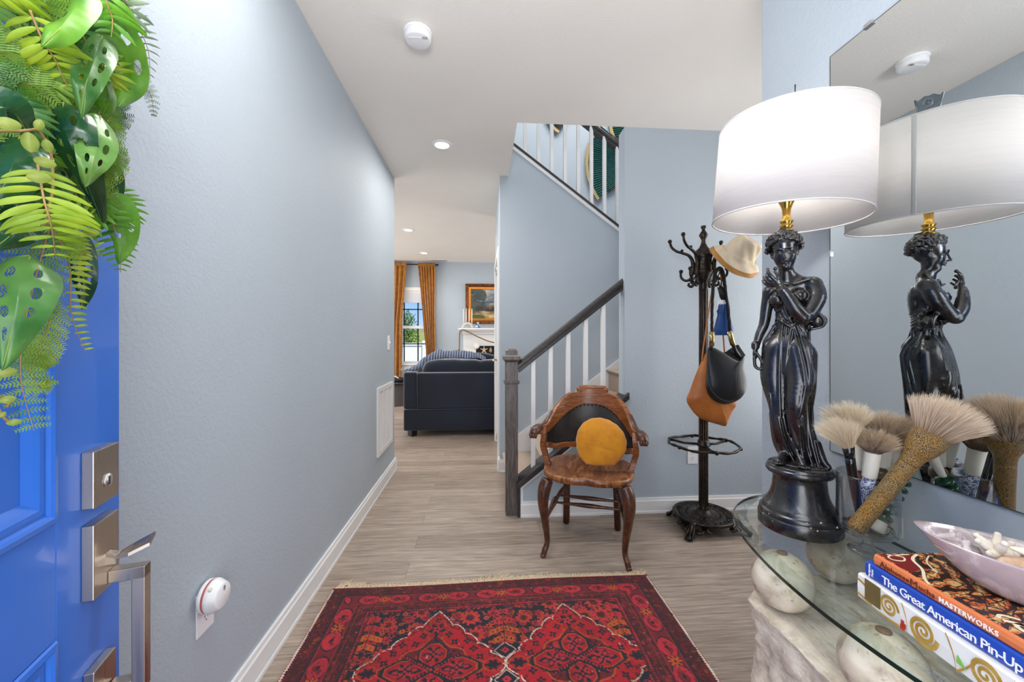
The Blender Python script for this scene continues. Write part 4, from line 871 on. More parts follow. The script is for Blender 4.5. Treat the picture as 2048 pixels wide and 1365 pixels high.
# white book with gold spirals (plain stand-in pattern)
PW=mat('glossy_white_cover',rgb(236,234,230),.25,coat=.4)
BZ=[(GZ+.0005,.0465),(GZ+.0472,.0275),(GZ+.0750,.0195)]
b1=book('book',.699,.693,.305,.245,BZ[0][0],BZ[0][1],PW,'white book with gold spirals on its spine, bottom of the stack',R(-4))
GOLD=mat('gold_leaf_print',rgb(208,170,84),.4,.25,bs=90,bstr=.2,var=rgb(178,136,52),vs=60)
g=MB()
def spiral(y,z,r,turns,wd,rev=1):
    P=[];n_=int(turns*22)
    for i in range(n_+1):
        a=i/22*2*PI; rr=r*(1-i/n_*.93); P.append((y+rr*math.cos(a)*1.25,z+rev*rr*math.sin(a)))
    vs=[];fs=[]
    for i,(yy,zz) in enumerate(P):
        a=P[max(i-1,0)];b=P[min(i+1,n_)]; t=Vector((b[0]-a[0],b[1]-a[1])).normalized(); q=Vector((-t.y,t.x))*wd*1.6*(.55+.45*(1-i/n_))
        for s_ in (-1,1):
            Z_=max(.0006,min(.0459,(zz+q.y*s_)*1.29)); vs.append((-.0016,-(yy+q.x*s_),Z_))
    for i in range(n_): fs.append((2*i,2*i+1,2*i+3,2*i+2))
    g.add(vs,fs)
spiral(.062,.019,.0135,2.3,.0014); spiral(.118,.018,.017,2.6,.0018,-1); spiral(.20,.018,.015,2.2,.0017); spiral(.255,.018,.015,2.2,.0016,-1)
for (a,b,c_,d) in ((.0,.028,.02,.024),(.0,.008,.03,.004),(.084,.036,.094,.0),(.15,.036,.165,.0),(.165,.0,.19,.03),(.222,.0,.232,.034),(.035,.0,.08,.003)):
    P=catmull([(a,b,0),((a+c_)/2+.003,(b+d)/2,0),(c_,d,0)],6); vs=[];fs=[]
    for i,p in enumerate(P): vs+=[(-.0015,-p.x,max(.0006,min(.0459,p.y*1.29-.002))),(-.0015,-p.x,max(.0006,min(.0459,p.y*1.29+.002)))]
    fs=[(2*i,2*i+1,2*i+3,2*i+2) for i in range(len(P)-1)]; g.add(vs,fs)
obj('print',g,GOLD,b1,local=True,label='gold spiral print',solid=.0003)
obj('label_patch',MB().box((-.0019,-.046,.008),(-.0008,-.016,.0455)),mat('olive_gold_foil',rgb(142,124,78),.3,.6,bs=200,bstr=.2),b1,local=True,label='olive gold patch')
g=MB(); 
for (y,z,w_) in ((.083,.006,.006),(.086,.010,.005),(.084,.014,.004)): g.box((-.0018,-y-w_,z-.004),(-.001,-y+w_*.2,z+.004))
obj('print',g,mat('red_print',rgb(186,58,34),.5),b1,local=True)
obj('print',MB().add([(-.0018,-.165,.014),(-.0018,-.178,.012),(-.0018,-.167,.026)],[(0,1,2)]),mat('green_print',rgb(128,190,84),.5),b1,local=True,solid=.0003)
for (yy,zz) in ((.218,.012),(.245,.008)):
    g=MB(); g.grid(lambda u,v_: (-.0019,-(yy+.010*(v_)*math.cos(2*PI*u)),zz+.0085*v_*math.sin(2*PI*u)),24,4,cu=True); obj('print',g,mat('brown_print',rgb(128,84,40),.4,.3),b1,local=True,solid=.0003)
    g=MB(); g.grid(lambda u,v_: (-.0022,-(yy+.006+.005*(v_)*math.cos(2*PI*u)),zz+.005*v_*math.sin(2*PI*u)),16,3,cu=True); obj('print',g,mat('blue_print',rgb(44,56,120),.4),b1,local=True,solid=.0003)
b2=book('book',.704,.683,.30,.235,BZ[1][0],BZ[1][1],mat('glossy_blue_cover',rgb(24,72,176),.25,coat=.4),'blue book with white title, middle of the stack on the glass',R(-3))
WP=mat('white_print',rgb(240,240,240),.5)
spine_text(b2,'The Great American Pin-Up',.033,.0068,.0192,WP,sq=.97,space=.90,off=.0001)
spine_text(b2,'Martignette',.0105,.0018,.0052,WP,rot=True); spine_text(b2,'Meisel',.0165,.006,.0052,WP,rot=True)
k=N('orange_floral_cover'); v=k.coord(); sp=k.n('ShaderNodeSeparateXYZ'); k.l(v,sp.inputs[0])
wv=k.n('ShaderNodeTexWave',wave_type='RINGS',rings_direction='Z'); wv.inputs['Scale'].default_value=14; wv.inputs['Distortion'].default_value=9; wv.inputs['Detail'].default_value=3; wv.inputs['Detail Scale'].default_value=2.2; k.l(v,wv.inputs[0])
vo=k.n('ShaderNodeTexVoronoi',feature='DISTANCE_TO_EDGE'); vo.inputs['Scale'].default_value=55; k.l(v,vo.inputs['Vector'])
c1=k.ramp(wv.outputs[1],[(.2,rgb(40,26,22)),(.42,rgb(206,92,46)),(.6,rgb(232,132,74)),(.8,rgb(60,40,26)),(.95,rgb(222,178,110))])
c1=k.mix(k.ramp(vo.outputs[0],[(.03,(1,1,1)),(.07,(0,0,0))]),c1,rgb(38,24,20))
top=k.n('ShaderNodeMath',operation='GREATER_THAN'); k.l(sp.outputs[2],top.inputs[0]); top.inputs[1].default_value=.0187
xin=k.n('ShaderNodeMath',operation='GREATER_THAN'); k.l(sp.outputs[0],xin.inputs[0]); xin.inputs[1].default_value=.004
mu_=k.n('ShaderNodeMath',operation='MULTIPLY'); k.l(top.outputs[0],mu_.inputs[0]); k.l(xin.outputs[0],mu_.inputs[1])
k.l(k.mix(mu_.outputs[0],rgb(222,124,74),c1),k.b.inputs['Base Color']); k.b.inputs['Roughness'].default_value=.25; k.b.inputs['Coat Weight'].default_value=.4
b3=book('book',.706,.669,.292,.225,BZ[2][0],BZ[2][1],k.m,'orange book with patterned cover, topmost of the stack under the bowl',R(-3))
BRN=mat('brown_print_ink',rgb(110,44,22),.5)
spine_text(b3,'A',.012,.0035,.0165,BRN); spine_text(b3,'lphonse',.0225,.0052,.0122,BRN,space=1.08); spine_text(b3,'M',.0645,.0035,.0165,BRN); spine_text(b3,'ucha',.0785,.0052,.0122,BRN,space=1.08); spine_text(b3,'MASTERWORKS',.108,.0056,.0100,WP,space=1.12,sq=.95,off=.0001)
g=MB(); cr_=mat('cream_print',rgb(236,220,190),.5)
def tr(P,w_,z=.0198):
    P=catmull([(a,b,0) for a,b in P],6); vs=[]
    for i,p in enumerate(P):
        a=P[max(i-1,0)];b=P[min(i+1,len(P)-1)]; t=(b-a).normalized(); q=Vector((-t.y,t.x,0))*w_; vs+=[(p.x+q.x,p.y+q.y,z),(p.x-q.x,p.y-q.y,z)]
    g.add(vs,[(2*i,2*i+1,2*i+3,2*i+2) for i in range(len(P)-1)])
tr([(.075,-.004),(.05,-.02),(.035,-.05),(.012,-.075),(.004,-.09)],.0022); tr([(.02,-.003),(.04,-.012),(.03,-.024),(.014,-.02),(.02,-.008),(.06,-.004)],.0014); tr([(.09,-.01),(.065,-.03),(.05,-.06)],.0012)
tr([(.02,-.17),(.035,-.18),(.04,-.2),(.028,-.205),(.022,-.19),(.03,-.178),(.055,-.19)],.0028); tr([(.045,-.17),(.03,-.16),(.02,-.165)],.0022)
obj('print',g,cr_,b3,local=True,label='cream curved print on the cover',solid=.0002)
g=MB(); g.add([(.006,-.002,.0196),(.075,-.002,.0196),(.052,-.018,.0196),(.03,-.05,.0196),(.006,-.06,.0196)],[(0,1,2,3,4)]); obj('print',g,mat('dark_red_print',rgb(122,26,26),.4),b3,local=True,solid=.0001,label='dark red corner print')
# ================= BOWL AND SHELLS =================
k=N('rose_quartz'); v=k.coord(); g=k.noise(v,16,6,.65,1.5); k.l(k.ramp(g,[(.35,rgb(182,166,168)),(.52,rgb(192,174,176)),(.6,rgb(214,202,202)),(.7,rgb(176,156,160))]),k.b.inputs['Base Color']); k.b.inputs['Roughness'].default_value=.12; k.b.inputs['Subsurface Weight'].default_value=.35; k.b.inputs['Subsurface Radius'].default_value=(.02,.012,.012); k.b.inputs['Coat Weight'].default_value=.5
B0=Vector((.806,.523,.8572)); ang=math.atan2(-.82,.56); MB_=Matrix.Translation(B0)@Matrix.Rotation(ang,4,'Z')
def bowlp(s,a,inner):
    r=s; c_,s_=math.cos(a),math.sin(a); ex=.127; ey=.061
    x=ex*r*math.copysign(abs(c_)**1.0,c_); y=ey*r*math.copysign(abs(s_)**1.25,s_)
    z=.070*(max(0,(r-.3)/.7))**1.6 if not inner else .007+.063*(max(0,(r-.25)/.75))**1.75
    if r<.3 and not inner: z=0
    z+=.010*max(0,r-.5)*2*(abs(c_)**3)*.6
    return MB_@Vector((x,y,z))
m=MB(); q=80; rr=[(s,0) for s in (.002,.15,.3,.4,.5,.6,.7,.8,.9,.97,1.0)]+[(s,1) for s in (.985,.95,.9,.8,.7,.6,.5,.4,.25,.1,.002)]; vs=[];fs=[]
for s_,inn in rr:
    for i in range(q): vs.append(bowlp(s_*(.955 if inn else 1),2*PI*i/q,inn))
for j in range(len(rr)-1):
    for i in range(q): fs.append((j*q+i,j*q+(i+1)%q,(j+1)*q+(i+1)%q,(j+1)*q+i))
m.add(vs,fs,True); obj('bowl',m,k.m,None,'pink rose quartz bowl of shells on top of the orange book','bowl')
def onbowl(x,y,z): return MB_@Vector((x,y*.8,z+.010))
SW=mat('white_shell',rgb(236,228,214),.4,bs=60,bstr=.3,bd=.002,var=rgb(214,198,176),vs=30)
# spiky conch
s=MB(); c0=onbowl(-.072,.004,.042); Mx=Matrix.Translation(c0)@Matrix.Rotation(R(25),4,'Y')@Matrix.Rotation(R(-30),4,'Z')
def conch(u,v_):
    a=2*PI*u; t=v_; r=.020*math.sin(PI*min(.999,t+.001))**.8*(1-.35*t)*(1+.16*math.sin(a*7+t*9)+.12*math.sin(t*26))+.001
    return Mx@Vector((-.034+.062*t,r*math.cos(a),r*math.sin(a)*.9))
s.grid(conch,42,34,cu=True)
for i in range(6):
    a=i*1.05; d=Vector((0,math.cos(a),math.sin(a))); s.tube([Mx@(Vector((-.010,0,0))+d*.012),Mx@(Vector((-.014,0,0))+d*.024)],[.0065,.002],7)
obj('seashell',s,mat('grey_violet_shell',rgb(222,212,208),.55,bs=80,bstr=.5,bd=.002,var=rgb(160,140,142),vs=45),None,'knobbly grey white conch at the pointed left end of the bowl','shell',group='shells in the quartz bowl')
s=MB(); c0=onbowl(-.036,.0,.05)
for i in range(9):
    a=i*.7; d=Vector((math.cos(a),math.sin(a)*.8,.55+.45*math.sin(i*2.3))); s.tube([c0,c0+d*.013,c0+d*.024],[.008,.0065,.004],8); s.ball(c0+d*.024,.0045,5)
obj('coral',s,SW,None,'stubby white coral piece standing between the conch and the long shell','coral')
s=MB(); a0_=onbowl(-.024,-.006,.066); a1_=onbowl(.045,-.004,.060)
s.tube(catmull([a0_,a0_.lerp(a1_,.2),a0_.lerp(a1_,.45),a0_.lerp(a1_,.7),a0_.lerp(a1_,.85),a1_],6),lerpl([.003,.010,.0115,.006,.0045,.0055],6),16,flat=.55)
obj('seashell',s,mat('ivory_shell',rgb(240,230,208),.35,bs=90,bstr=.1),None,'long smooth ivory shell lying across the bowl like a spoon','shell',group='shells in the quartz bowl')
def dome(c_,rx_,ry_,h_,m_,label,name='seashell',hole=False,rz=0,cat='shell',group='shells in the quartz bowl'):
    s=MB(); Mz=Matrix.Translation(c_)@Matrix.Rotation(rz,4,'Z')
    for sd_ in (0,1):
        def f(u,v_):
            a=2*PI*u; v2=.0+v_*1.0; r=v2; rg_=1+.05*math.sin(a*9)*(v2**2); z=h_*(1-r*r)-(.0022 if sd_ else 0)
            if hole: z-=.012*math.exp(-(((r*math.cos(a)-.25)/.22)**2+((r*math.sin(a)-.05)/.3)**2))
            return Mz@Vector((rx_*r*rg_*math.cos(a),ry_*r*rg_*math.sin(a),z))
        s.grid(f,48,14,cu=True)
    return obj(name,s,m_,None,label,cat,group=group)
dome(onbowl(.055,.012,.040),.042,.032,.016,mat('cream_shell',rgb(236,214,178),.4,bs=50,bstr=.3,var=rgb(222,196,156),vs=20),'broad cream shell with a dark dent lying right of the sea glass',hole=True)
dome(onbowl(.022,.020,.044),.036,.016,.012,mat('sea_glass',rgb(132,176,160),.35,trans=.35,bs=60,bstr=.15),'frosted green sea glass piece in the middle of the bowl','sea_glass',rz=R(12),cat='sea glass',group=None)
dome(onbowl(-.020,.020,.038),.030,.010,.009,SW,'flat white shell along the front rim of the quartz bowl',rz=R(8))
dome(onbowl(-.012,.000,.047),.03,.02,.010,mat('brown_scallop',rgb(206,160,124),.5,bs=200,bstr=.5,var=rgb(236,220,200),vs=60),'small brown scallop under the long ivory shell',rz=R(-10))
dome(onbowl(.01,-.002,.022),.046,.020,.020,SW,'large white clam underneath the other shells in the bowl')
# ================= JAR AND BRUSHES =================
JX,JY=.872,.842
j=MB(); j.lathe([(.001,.004),(.02,.004),(.034,.002),(.036,.0012),(.034,.004),(.018,.008),(.010,.014),(.0085,.022),(.011,.028),(.013,.031),(.009,.035),(.02,.036),(.045,.041),(.054,.05),(.0565,.062),(.0565,.165),(.0575,.168),(.0585,.172),(.0575,.176),(.0550,.176),(.0545,.170),(.0545,.066),(.052,.055),(.044,.046),(.02,.042),(.001,.041)],c=(JX,JY,GZ),n=72,cap=False)
obj('glass_jar',j,JG,None,'footed clear glass jar holding makeup brushes beside the lamp','jar')
IV=mat('ivory_bone',rgb(234,226,208),.4,bs=60,bstr=.12,stretch=(1,1,4)); SAGE=mat('sage_glaze',rgb(172,192,180),.35)
k=N('stingray_gold'); v=k.coord(); vo=k.n('ShaderNodeTexVoronoi',feature='DISTANCE_TO_EDGE'); vo.inputs['Scale'].default_value=430; k.l(v,vo.inputs['Vector']); big=k.noise(v,22,3)
k.l(k.mix(k.ramp(vo.outputs[0],[(.06,(1,1,1)),(.20,(0,0,0))]),k.ramp(big,[(.35,rgb(204,150,60)),(.6,rgb(178,150,98))]),rgb(74,48,16)),k.b.inputs['Base Color']); k.b.inputs['Roughness'].default_value=.3; inv=k.ramp(vo.outputs[0],[(.02,(0,0,0)),(.3,(1,1,1))]); k.bump(inv,.6,.0015); RAY=k.m
k=N('blue_white_porcelain'); v=k.coord(); nn=k.noise(v,95,3,.5,1.2); k.l(k.ramp(nn,[(.46,rgb(228,232,238)),(.49,rgb(38,54,128)),(.56,rgb(38,54,128)),(.59,rgb(228,232,238))]),k.b.inputs['Base Color']); k.b.inputs['Roughness'].default_value=.12; PORC=k.m
JADE=mat('green_jade',rgb(30,84,56),.12,coat=.6,var=rgb(16,44,34),vs=60); GBLK=mat('gloss_black_handle',rgb(16,15,16),.15,coat=.5)
def hair_mat(name,base,tip,mid=None):
    k=N(name); a=k.n('ShaderNodeAttribute',attribute_name='strand'); sp=k.n('ShaderNodeSeparateColor'); k.l(a.outputs[0],sp.inputs[0])
    c=k.ramp(sp.outputs[0],[(.0,base),(.45,mid or base),(1,tip)]); dk=k.ramp(sp.outputs[1],[(0,(.66,.60,.54)),(1,(1.0,1.0,1.0))]); k.l(k.mix(1.0,c,dk,'MULTIPLY'),k.b.inputs['Base Color']); k.b.inputs['Roughness'].default_value=.55; k.b.inputs['Sheen Weight'].default_value=.3; return k.m
H1=hair_mat('goat_hair_cream',rgb(202,176,138),rgb(250,236,208),rgb(228,206,168)); H2=hair_mat('goat_hair_brown',rgb(112,80,50),rgb(236,212,176),rgb(134,98,64)); H3=hair_mat('goat_hair_taupe',rgb(158,124,92),rgb(246,226,200),rgb(222,196,166))
def bristles(P,d,r0,spread,ln,nst,m_,par,seed,asym=(0,0),width=.00036,curl=.35,flatv=1.0,droop=None):
    rs=random.Random(seed); d=Vector(d).normalized(); a=d.cross(Vector((0,0,1))).normalized(); b=d.cross(a); vs=[];fs=[];cl=[]
    for i in range(int(nst*2.3)):
        q=math.sqrt(rs.random()); th=rs.random()*2*PI; base=P+(a*math.cos(th)+b*math.sin(th)*1.0)*r0*q
        out=(a*math.cos(th)+b*math.sin(th)*flatv)*math.tan(spread)*q**1.0+a*asym[0]+b*asym[1]
        dd=(d+out).normalized(); L_=ln*(.70+.36*rs.random()**.6-.30*q*q); cl_=int(th*5)+int(q*4)*7; ck=random.Random(seed*31+cl_); cv=(a*rs.uniform(-1,1)+b*rs.uniform(-1,1))*curl*.42+(a*ck.uniform(-1,1)+b*ck.uniform(-1,1))*curl*.45+out*curl*.5
        sdv=dd.cross(Vector((rs.uniform(-1,1),rs.uniform(-1,1),rs.uniform(-1,1)))).normalized(); w_=width*rs.uniform(.7,1.3); sh=rs.random()
        o_=len(vs)
        for k_ in range(5):
            t=k_/4; p=base+dd*L_*t+cv*L_*t*t*.55+Vector((0,0,-.12*L_*t*t)); ww=w_*(1-.8*t*t)
            vs+=[p-sdv*ww,p+sdv*ww]; cl+=[(t,sh),(t,sh)]
            if k_: fs.append((o_+2*k_-2,o_+2*k_-1,o_+2*k_+1,o_+2*k_))
    g=MB(); g.add(vs,fs,True); ob=obj('bristles',g,m_,par,kind='stuff',fixn=False); me=ob.data
    ca=me.color_attributes.new('strand','FLOAT_COLOR','POINT'); arr=np.ones((len(vs),4)); arr[:,0]=[c[0] for c in cl]; arr[:,1]=[c[1] for c in cl]; ca.data.foreach_set('color',arr.ravel()); return ob
def brush(label,A,B,secs,hair,grp='makeup brushes in the glass jar'):
    """A lower end, B ferrule top; secs: (t0,t1,[radii],material,name)"""
    A=Vector(A);B=Vector(B); t=thing('makeup_brush',label,'brush',tuple(A),0,grp); d=(B-A).normalized()
    for t0,t1,rad,m_,nm in secs:
        n_=len(rad); sub=6; rr=lerpl(rad,sub) if n_>2 else rad; q=len(rr); P=[A.lerp(B,t0+(t1-t0)*i/(q-1)) for i in range(q)]
        obj(nm,MB().tube(P,rr,20),m_,t)
    if hair:
        r0,spr,ln,nst,m_,asym,curl=hair; bristles(B-d*.006,d,r0,spr,ln,nst,m_,t,int(abs(B.x)*1e5)%997,asym,curl=curl)
    return t
bq=lambda u,v,dep:P3(u,v,dep)
brush('gold stingray covered brush, the largest in the jar',bq(1711,1058,.872),bq(1866,868,.808),[(0,.70,[.0168,.0164,.0164,.0166],RAY,'handle'),(.70,1,[.0167,.0192,.0262,.0303,.0318],RAY,'ferrule')],(.029,R(30),.098,2800,H3,(-.16,-.02),.15))
brush('black handled brush leaning left in the jar',bq(1722,1050,.90),bq(1696,893,.885),[(0,.86,[.006,.009,.0095],GBLK,'handle'),(.86,1,[.0095,.0115],GBLK,'ferrule')],(.009,R(30),.082,1300,H1,(.28,.05),.4))
brush('ivory ferruled brush with blue and white porcelain handle at front left',bq(1724,1058,.915),bq(1746,900,.885),[(0,.66,[.012,.0135,.011,.0135,.011,.0135,.0115],PORC,'handle'),(.66,1,[.0135,.0145,.0150,.0158],IV,'ferrule')],(.014,R(40),.062,1500,H2,(0,0),.5))
brush('ivory ferruled brush at the back left of the jar',bq(1735,1050,.945),bq(1706,862,.93),[(0,.60,[.010,.011],mat('red_brown_lacquer',rgb(96,34,24),.2),'handle'),(.6,1,[.012,.0135,.014],IV,'ferrule')],(.012,R(36),.085,1400,H1,(.22,-.05),.4))
brush('ivory ferruled brush with dark stone bead at the middle of the jar',bq(1745,1055,.93),bq(1772,878,.92),[(0,.52,[.008,.009],GBLK,'handle'),(.52,.68,[.006,.0155,.0165,.0155,.006],mat('dark_agate',rgb(72,72,58),.15,coat=.5,var=rgb(120,96,70),vs=40),'bead'),(.68,1,[.0135,.0145,.0150],IV,'ferrule')],(.013,R(42),.082,1500,H2,(.08,0),.5))
brush('brush with stacked green beads and ivory tip at the right of the jar',bq(1752,1062,.89),bq(1832,905,.90),[(0,.12,[.014,.013],IV,'tip')]+[(.13+.09*i,.22+.09*i,[.007,.0165,.0180,.0165,.007],JADE,'bead') for i in range(6)]+[(.68,1,[.007,.0095,.012],IV,'ferrule')],(.011,R(30),.07,900,H1,(0,0),.4))
brush('pale sage and ivory brush at the back right of the jar',bq(1788,1072,.92),bq(1786,880,.955),[(0,.2,[.0165,.015],IV,'tip'),(.2,.74,[.0145,.0145],SAGE,'handle'),(.74,1,[.0145,.016],IV,'ferrule')],(.013,R(34),.07,900,H2,(0,0),.4))
# twisted black wire coiled in the jar
s=MB(); rs=random.Random(8); P=[]
for i in range(42):
    a=i*.45; P.append((JX+(.042+.004*math.sin(i*1.7))*math.cos(a),JY+(.042+.004*math.sin(i*1.7))*math.sin(a),GZ+.054+.006*rs.random()))
s.tube(catmull(P,3),.0007,5); obj('wire',s,mat('black_wire',rgb(14,14,14),.5),None,'thin black wire coiled in the bottom of the glass jar','wire')
# ================= THE FIGURE OF THE LAMP =================
class Field:
    """signed-distance grid with smooth blending, meshed by surface nets"""
    def __init__(s,lo,hi,h):
        s.lo=np.array(lo,float); s.h=h; s.n=np.ceil((np.array(hi)-s.lo)/h).astype(int)+1; s.F=np.full(s.n,.05,np.float32)
    def block(s,a,b):
        i0=np.clip(np.floor((np.array(a)-s.lo)/s.h).astype(int),0,s.n-1); i1=np.clip(np.ceil((np.array(b)-s.lo)/s.h).astype(int)+1,1,s.n)
        sl=tuple(slice(i0[k],i1[k]) for k in range(3)); ax=[s.lo[k]+s.h*np.arange(i0[k],i1[k]) for k in range(3)]
        return sl,ax[0][:,None,None],ax[1][None,:,None],ax[2][None,None,:]
    def put(s,sl,d,k,sub=False):
        A=s.F[sl]
        if sub: d=-d; h=np.clip(.5-.5*(d-A)/k,0,1) if False else None
        if sub:
            # smooth max(A, -shape)
            hh=np.clip(.5+.5*(d-A)/k,0,1); s.F[sl]=A*(1-hh)+d*hh+k*hh*(1-hh)
        else:
            hh=np.clip(.5+.5*(d-A)/k,0,1); s.F[sl]=d*(1-hh)+A*hh-k*hh*(1-hh)
    def cap(s,a,b,ra,rb=None,k=.006,sub=False):
        rb=ra if rb is None else rb; a=np.array(a,float); b=np.array(b,float); m=max(ra,rb)+k*1.5+.004
        sl,X,Y,Z=s.block(np.minimum(a,b)-m,np.maximum(a,b)+m); d=b-a; L2=max(d@d,1e-12)
        t=np.clip(((X-a[0])*d[0]+(Y-a[1])*d[1]+(Z-a[2])*d[2])/L2,0,1)
        D=np.sqrt((X-a[0]-t*d[0])**2+(Y-a[1]-t*d[1])**2+(Z-a[2]-t*d[2])**2)-(ra+(rb-ra)*t); s.put(sl,D.astype(np.float32),k,sub)
    def line(s,P,R_,k=.004,sub=False):
        """one smooth tapering limb or ridge through the points, blended in once"""
        P=[tuple(p) for p in P]; n_=len(P); R_=list(R_) if hasattr(R_,'__len__') else [R_]*n_
        if 3<=n_<9: P=[tuple(p) for p in catmull(P,5)]; R_=lerpl(R_,5); n_=len(P)
        A=np.array(P,float); m=max(R_)+k*1.5+.004; sl,X,Y,Z=s.block(A.min(0)-m,A.max(0)+m); D=None
        for i in range(n_-1):
            a=A[i]; d=A[i+1]-a; L2=max(d@d,1e-12); t=np.clip(((X-a[0])*d[0]+(Y-a[1])*d[1]+(Z-a[2])*d[2])/L2,0,1)
            q=np.sqrt((X-a[0]-t*d[0])**2+(Y-a[1]-t*d[1])**2+(Z-a[2]-t*d[2])**2)-(R_[i]+(R_[i+1]-R_[i])*t); D=q if D is None else np.minimum(D,q)
        s.put(sl,D.astype(np.float32),k,sub)
    def ell(s,c,r,k=.008,sub=False,M=None):
        c=np.array(c,float); r=np.array(r,float); m=max(r)+k*1.5+.004; sl,X,Y,Z=s.block(c-m,c+m); x,y,z=X-c[0],Y-c[1],Z-c[2]
        if M is not None:
            M=np.array(M); x,y,z=(M[0,0]*x+M[1,0]*y+M[2,0]*z),(M[0,1]*x+M[1,1]*y+M[2,1]*z),(M[0,2]*x+M[1,2]*y+M[2,2]*z)
        k0=np.sqrt((x/r[0])**2+(y/r[1])**2+(z/r[2])**2); k1=np.sqrt((x/r[0]**2)**2+(y/r[1]**2)**2+(z/r[2]**2)**2)+1e-9
        s.put(sl,(k0*(k0-1)/k1).astype(np.float32),k,sub)
    def front(s,x,z,side=-1):
        i=int(round((x-s.lo[0])/s.h)); kk=int(round((z-s.lo[2])/s.h)); i=min(max(i,0),s.n[0]-1); kk=min(max(kk,0),s.n[2]-1); col=s.F[i,:,kk]; w=np.where(col<0)[0]
        if len(w)==0: return None
        j=w[0] if side<0 else w[-1]; jo=j-1 if side<0 else j+1; jo=min(max(jo,0),s.n[1]-1); a_,b_=float(col[jo]),float(col[j]); t=a_/(a_-b_) if a_!=b_ else 0
        return s.lo[1]+s.h*(jo+(j-jo)*t)
    def mesh(s):
        F=s.F; sg=F<0; nx,ny,nz=s.n
        c=np.zeros((nx-1,ny-1,nz-1),np.int8)
        for i in (0,1):
            for j in (0,1):
                for k in (0,1): c+=sg[i:nx-1+i,j:ny-1+j,k:nz-1+k]
        I=np.argwhere((c>0)&(c<8)); idx=-np.ones(c.shape,np.int64); idx[I[:,0],I[:,1],I[:,2]]=np.arange(len(I))
        acc=np.zeros((len(I),3)); cnt=np.zeros(len(I)); cor=[(i,j,k) for i in (0,1) for j in (0,1) for k in (0,1)]
        for a in cor:
            for ax in range(3):
                if a[ax]: continue
                b=list(a); b[ax]=1; fa=F[I[:,0]+a[0],I[:,1]+a[1],I[:,2]+a[2]]; fb=F[I[:,0]+b[0],I[:,1]+b[1],I[:,2]+b[2]]; m=(fa<0)!=(fb<0)
                t=np.where(m,fa/np.where(fa==fb,1,fa-fb),0); p=np.tile(np.array(a,float),(len(I),1)); p[:,ax]+=t; acc[m]+=p[m]; cnt[m]+=1
        V=(I+acc/cnt[:,None])*s.h+s.lo; Q=[]
        for ax in range(3):
            a=[slice(0,n_) for n_ in s.n]; b=[slice(0,n_) for n_ in s.n]; a[ax]=slice(0,s.n[ax]-1); b[ax]=slice(1,s.n[ax]); A=sg[tuple(a)]; B=sg[tuple(b)]; E_=np.argwhere(A!=B); u,v=[(1,2),(2,0),(0,1)][ax]
            E_=E_[(E_[:,u]>0)&(E_[:,v]>0)&(E_[:,u]<s.n[u]-1)&(E_[:,v]<s.n[v]-1)]; fl=A[E_[:,0],E_[:,1],E_[:,2]]
            def g(du,dv): e=E_.copy(); e[:,u]-=du; e[:,v]-=dv; return idx[e[:,0],e[:,1],e[:,2]]
            q=np.stack([g(1,1),g(0,1),g(0,0),g(1,0)],1); q[~fl]=q[~fl][:,::-1]; Q.append(q)
        Q=np.vstack(Q); Q=Q[(Q>=0).all(1)]; return V,Q
def mesh_obj(name,V,Q,m,parent,label=None):
    me=bpy.data.meshes.new(name); me.vertices.add(len(V)); me.vertices.foreach_set('co',V.astype(np.float32).ravel()); me.loops.add(Q.size); me.loops.foreach_set('vertex_index',Q.astype(np.int32).ravel())
    me.polygons.add(len(Q)); me.polygons.foreach_set('loop_start',np.arange(0,Q.size,4,dtype=np.int32)); me.polygons.foreach_set('use_smooth',np.ones(len(Q),bool)); me.update(calc_edges=True); me.validate(); me.materials.append(m)
    o=bpy.data.objects.new(name,me); COL.objects.link(o); o.parent=parent; return tag(o,label)
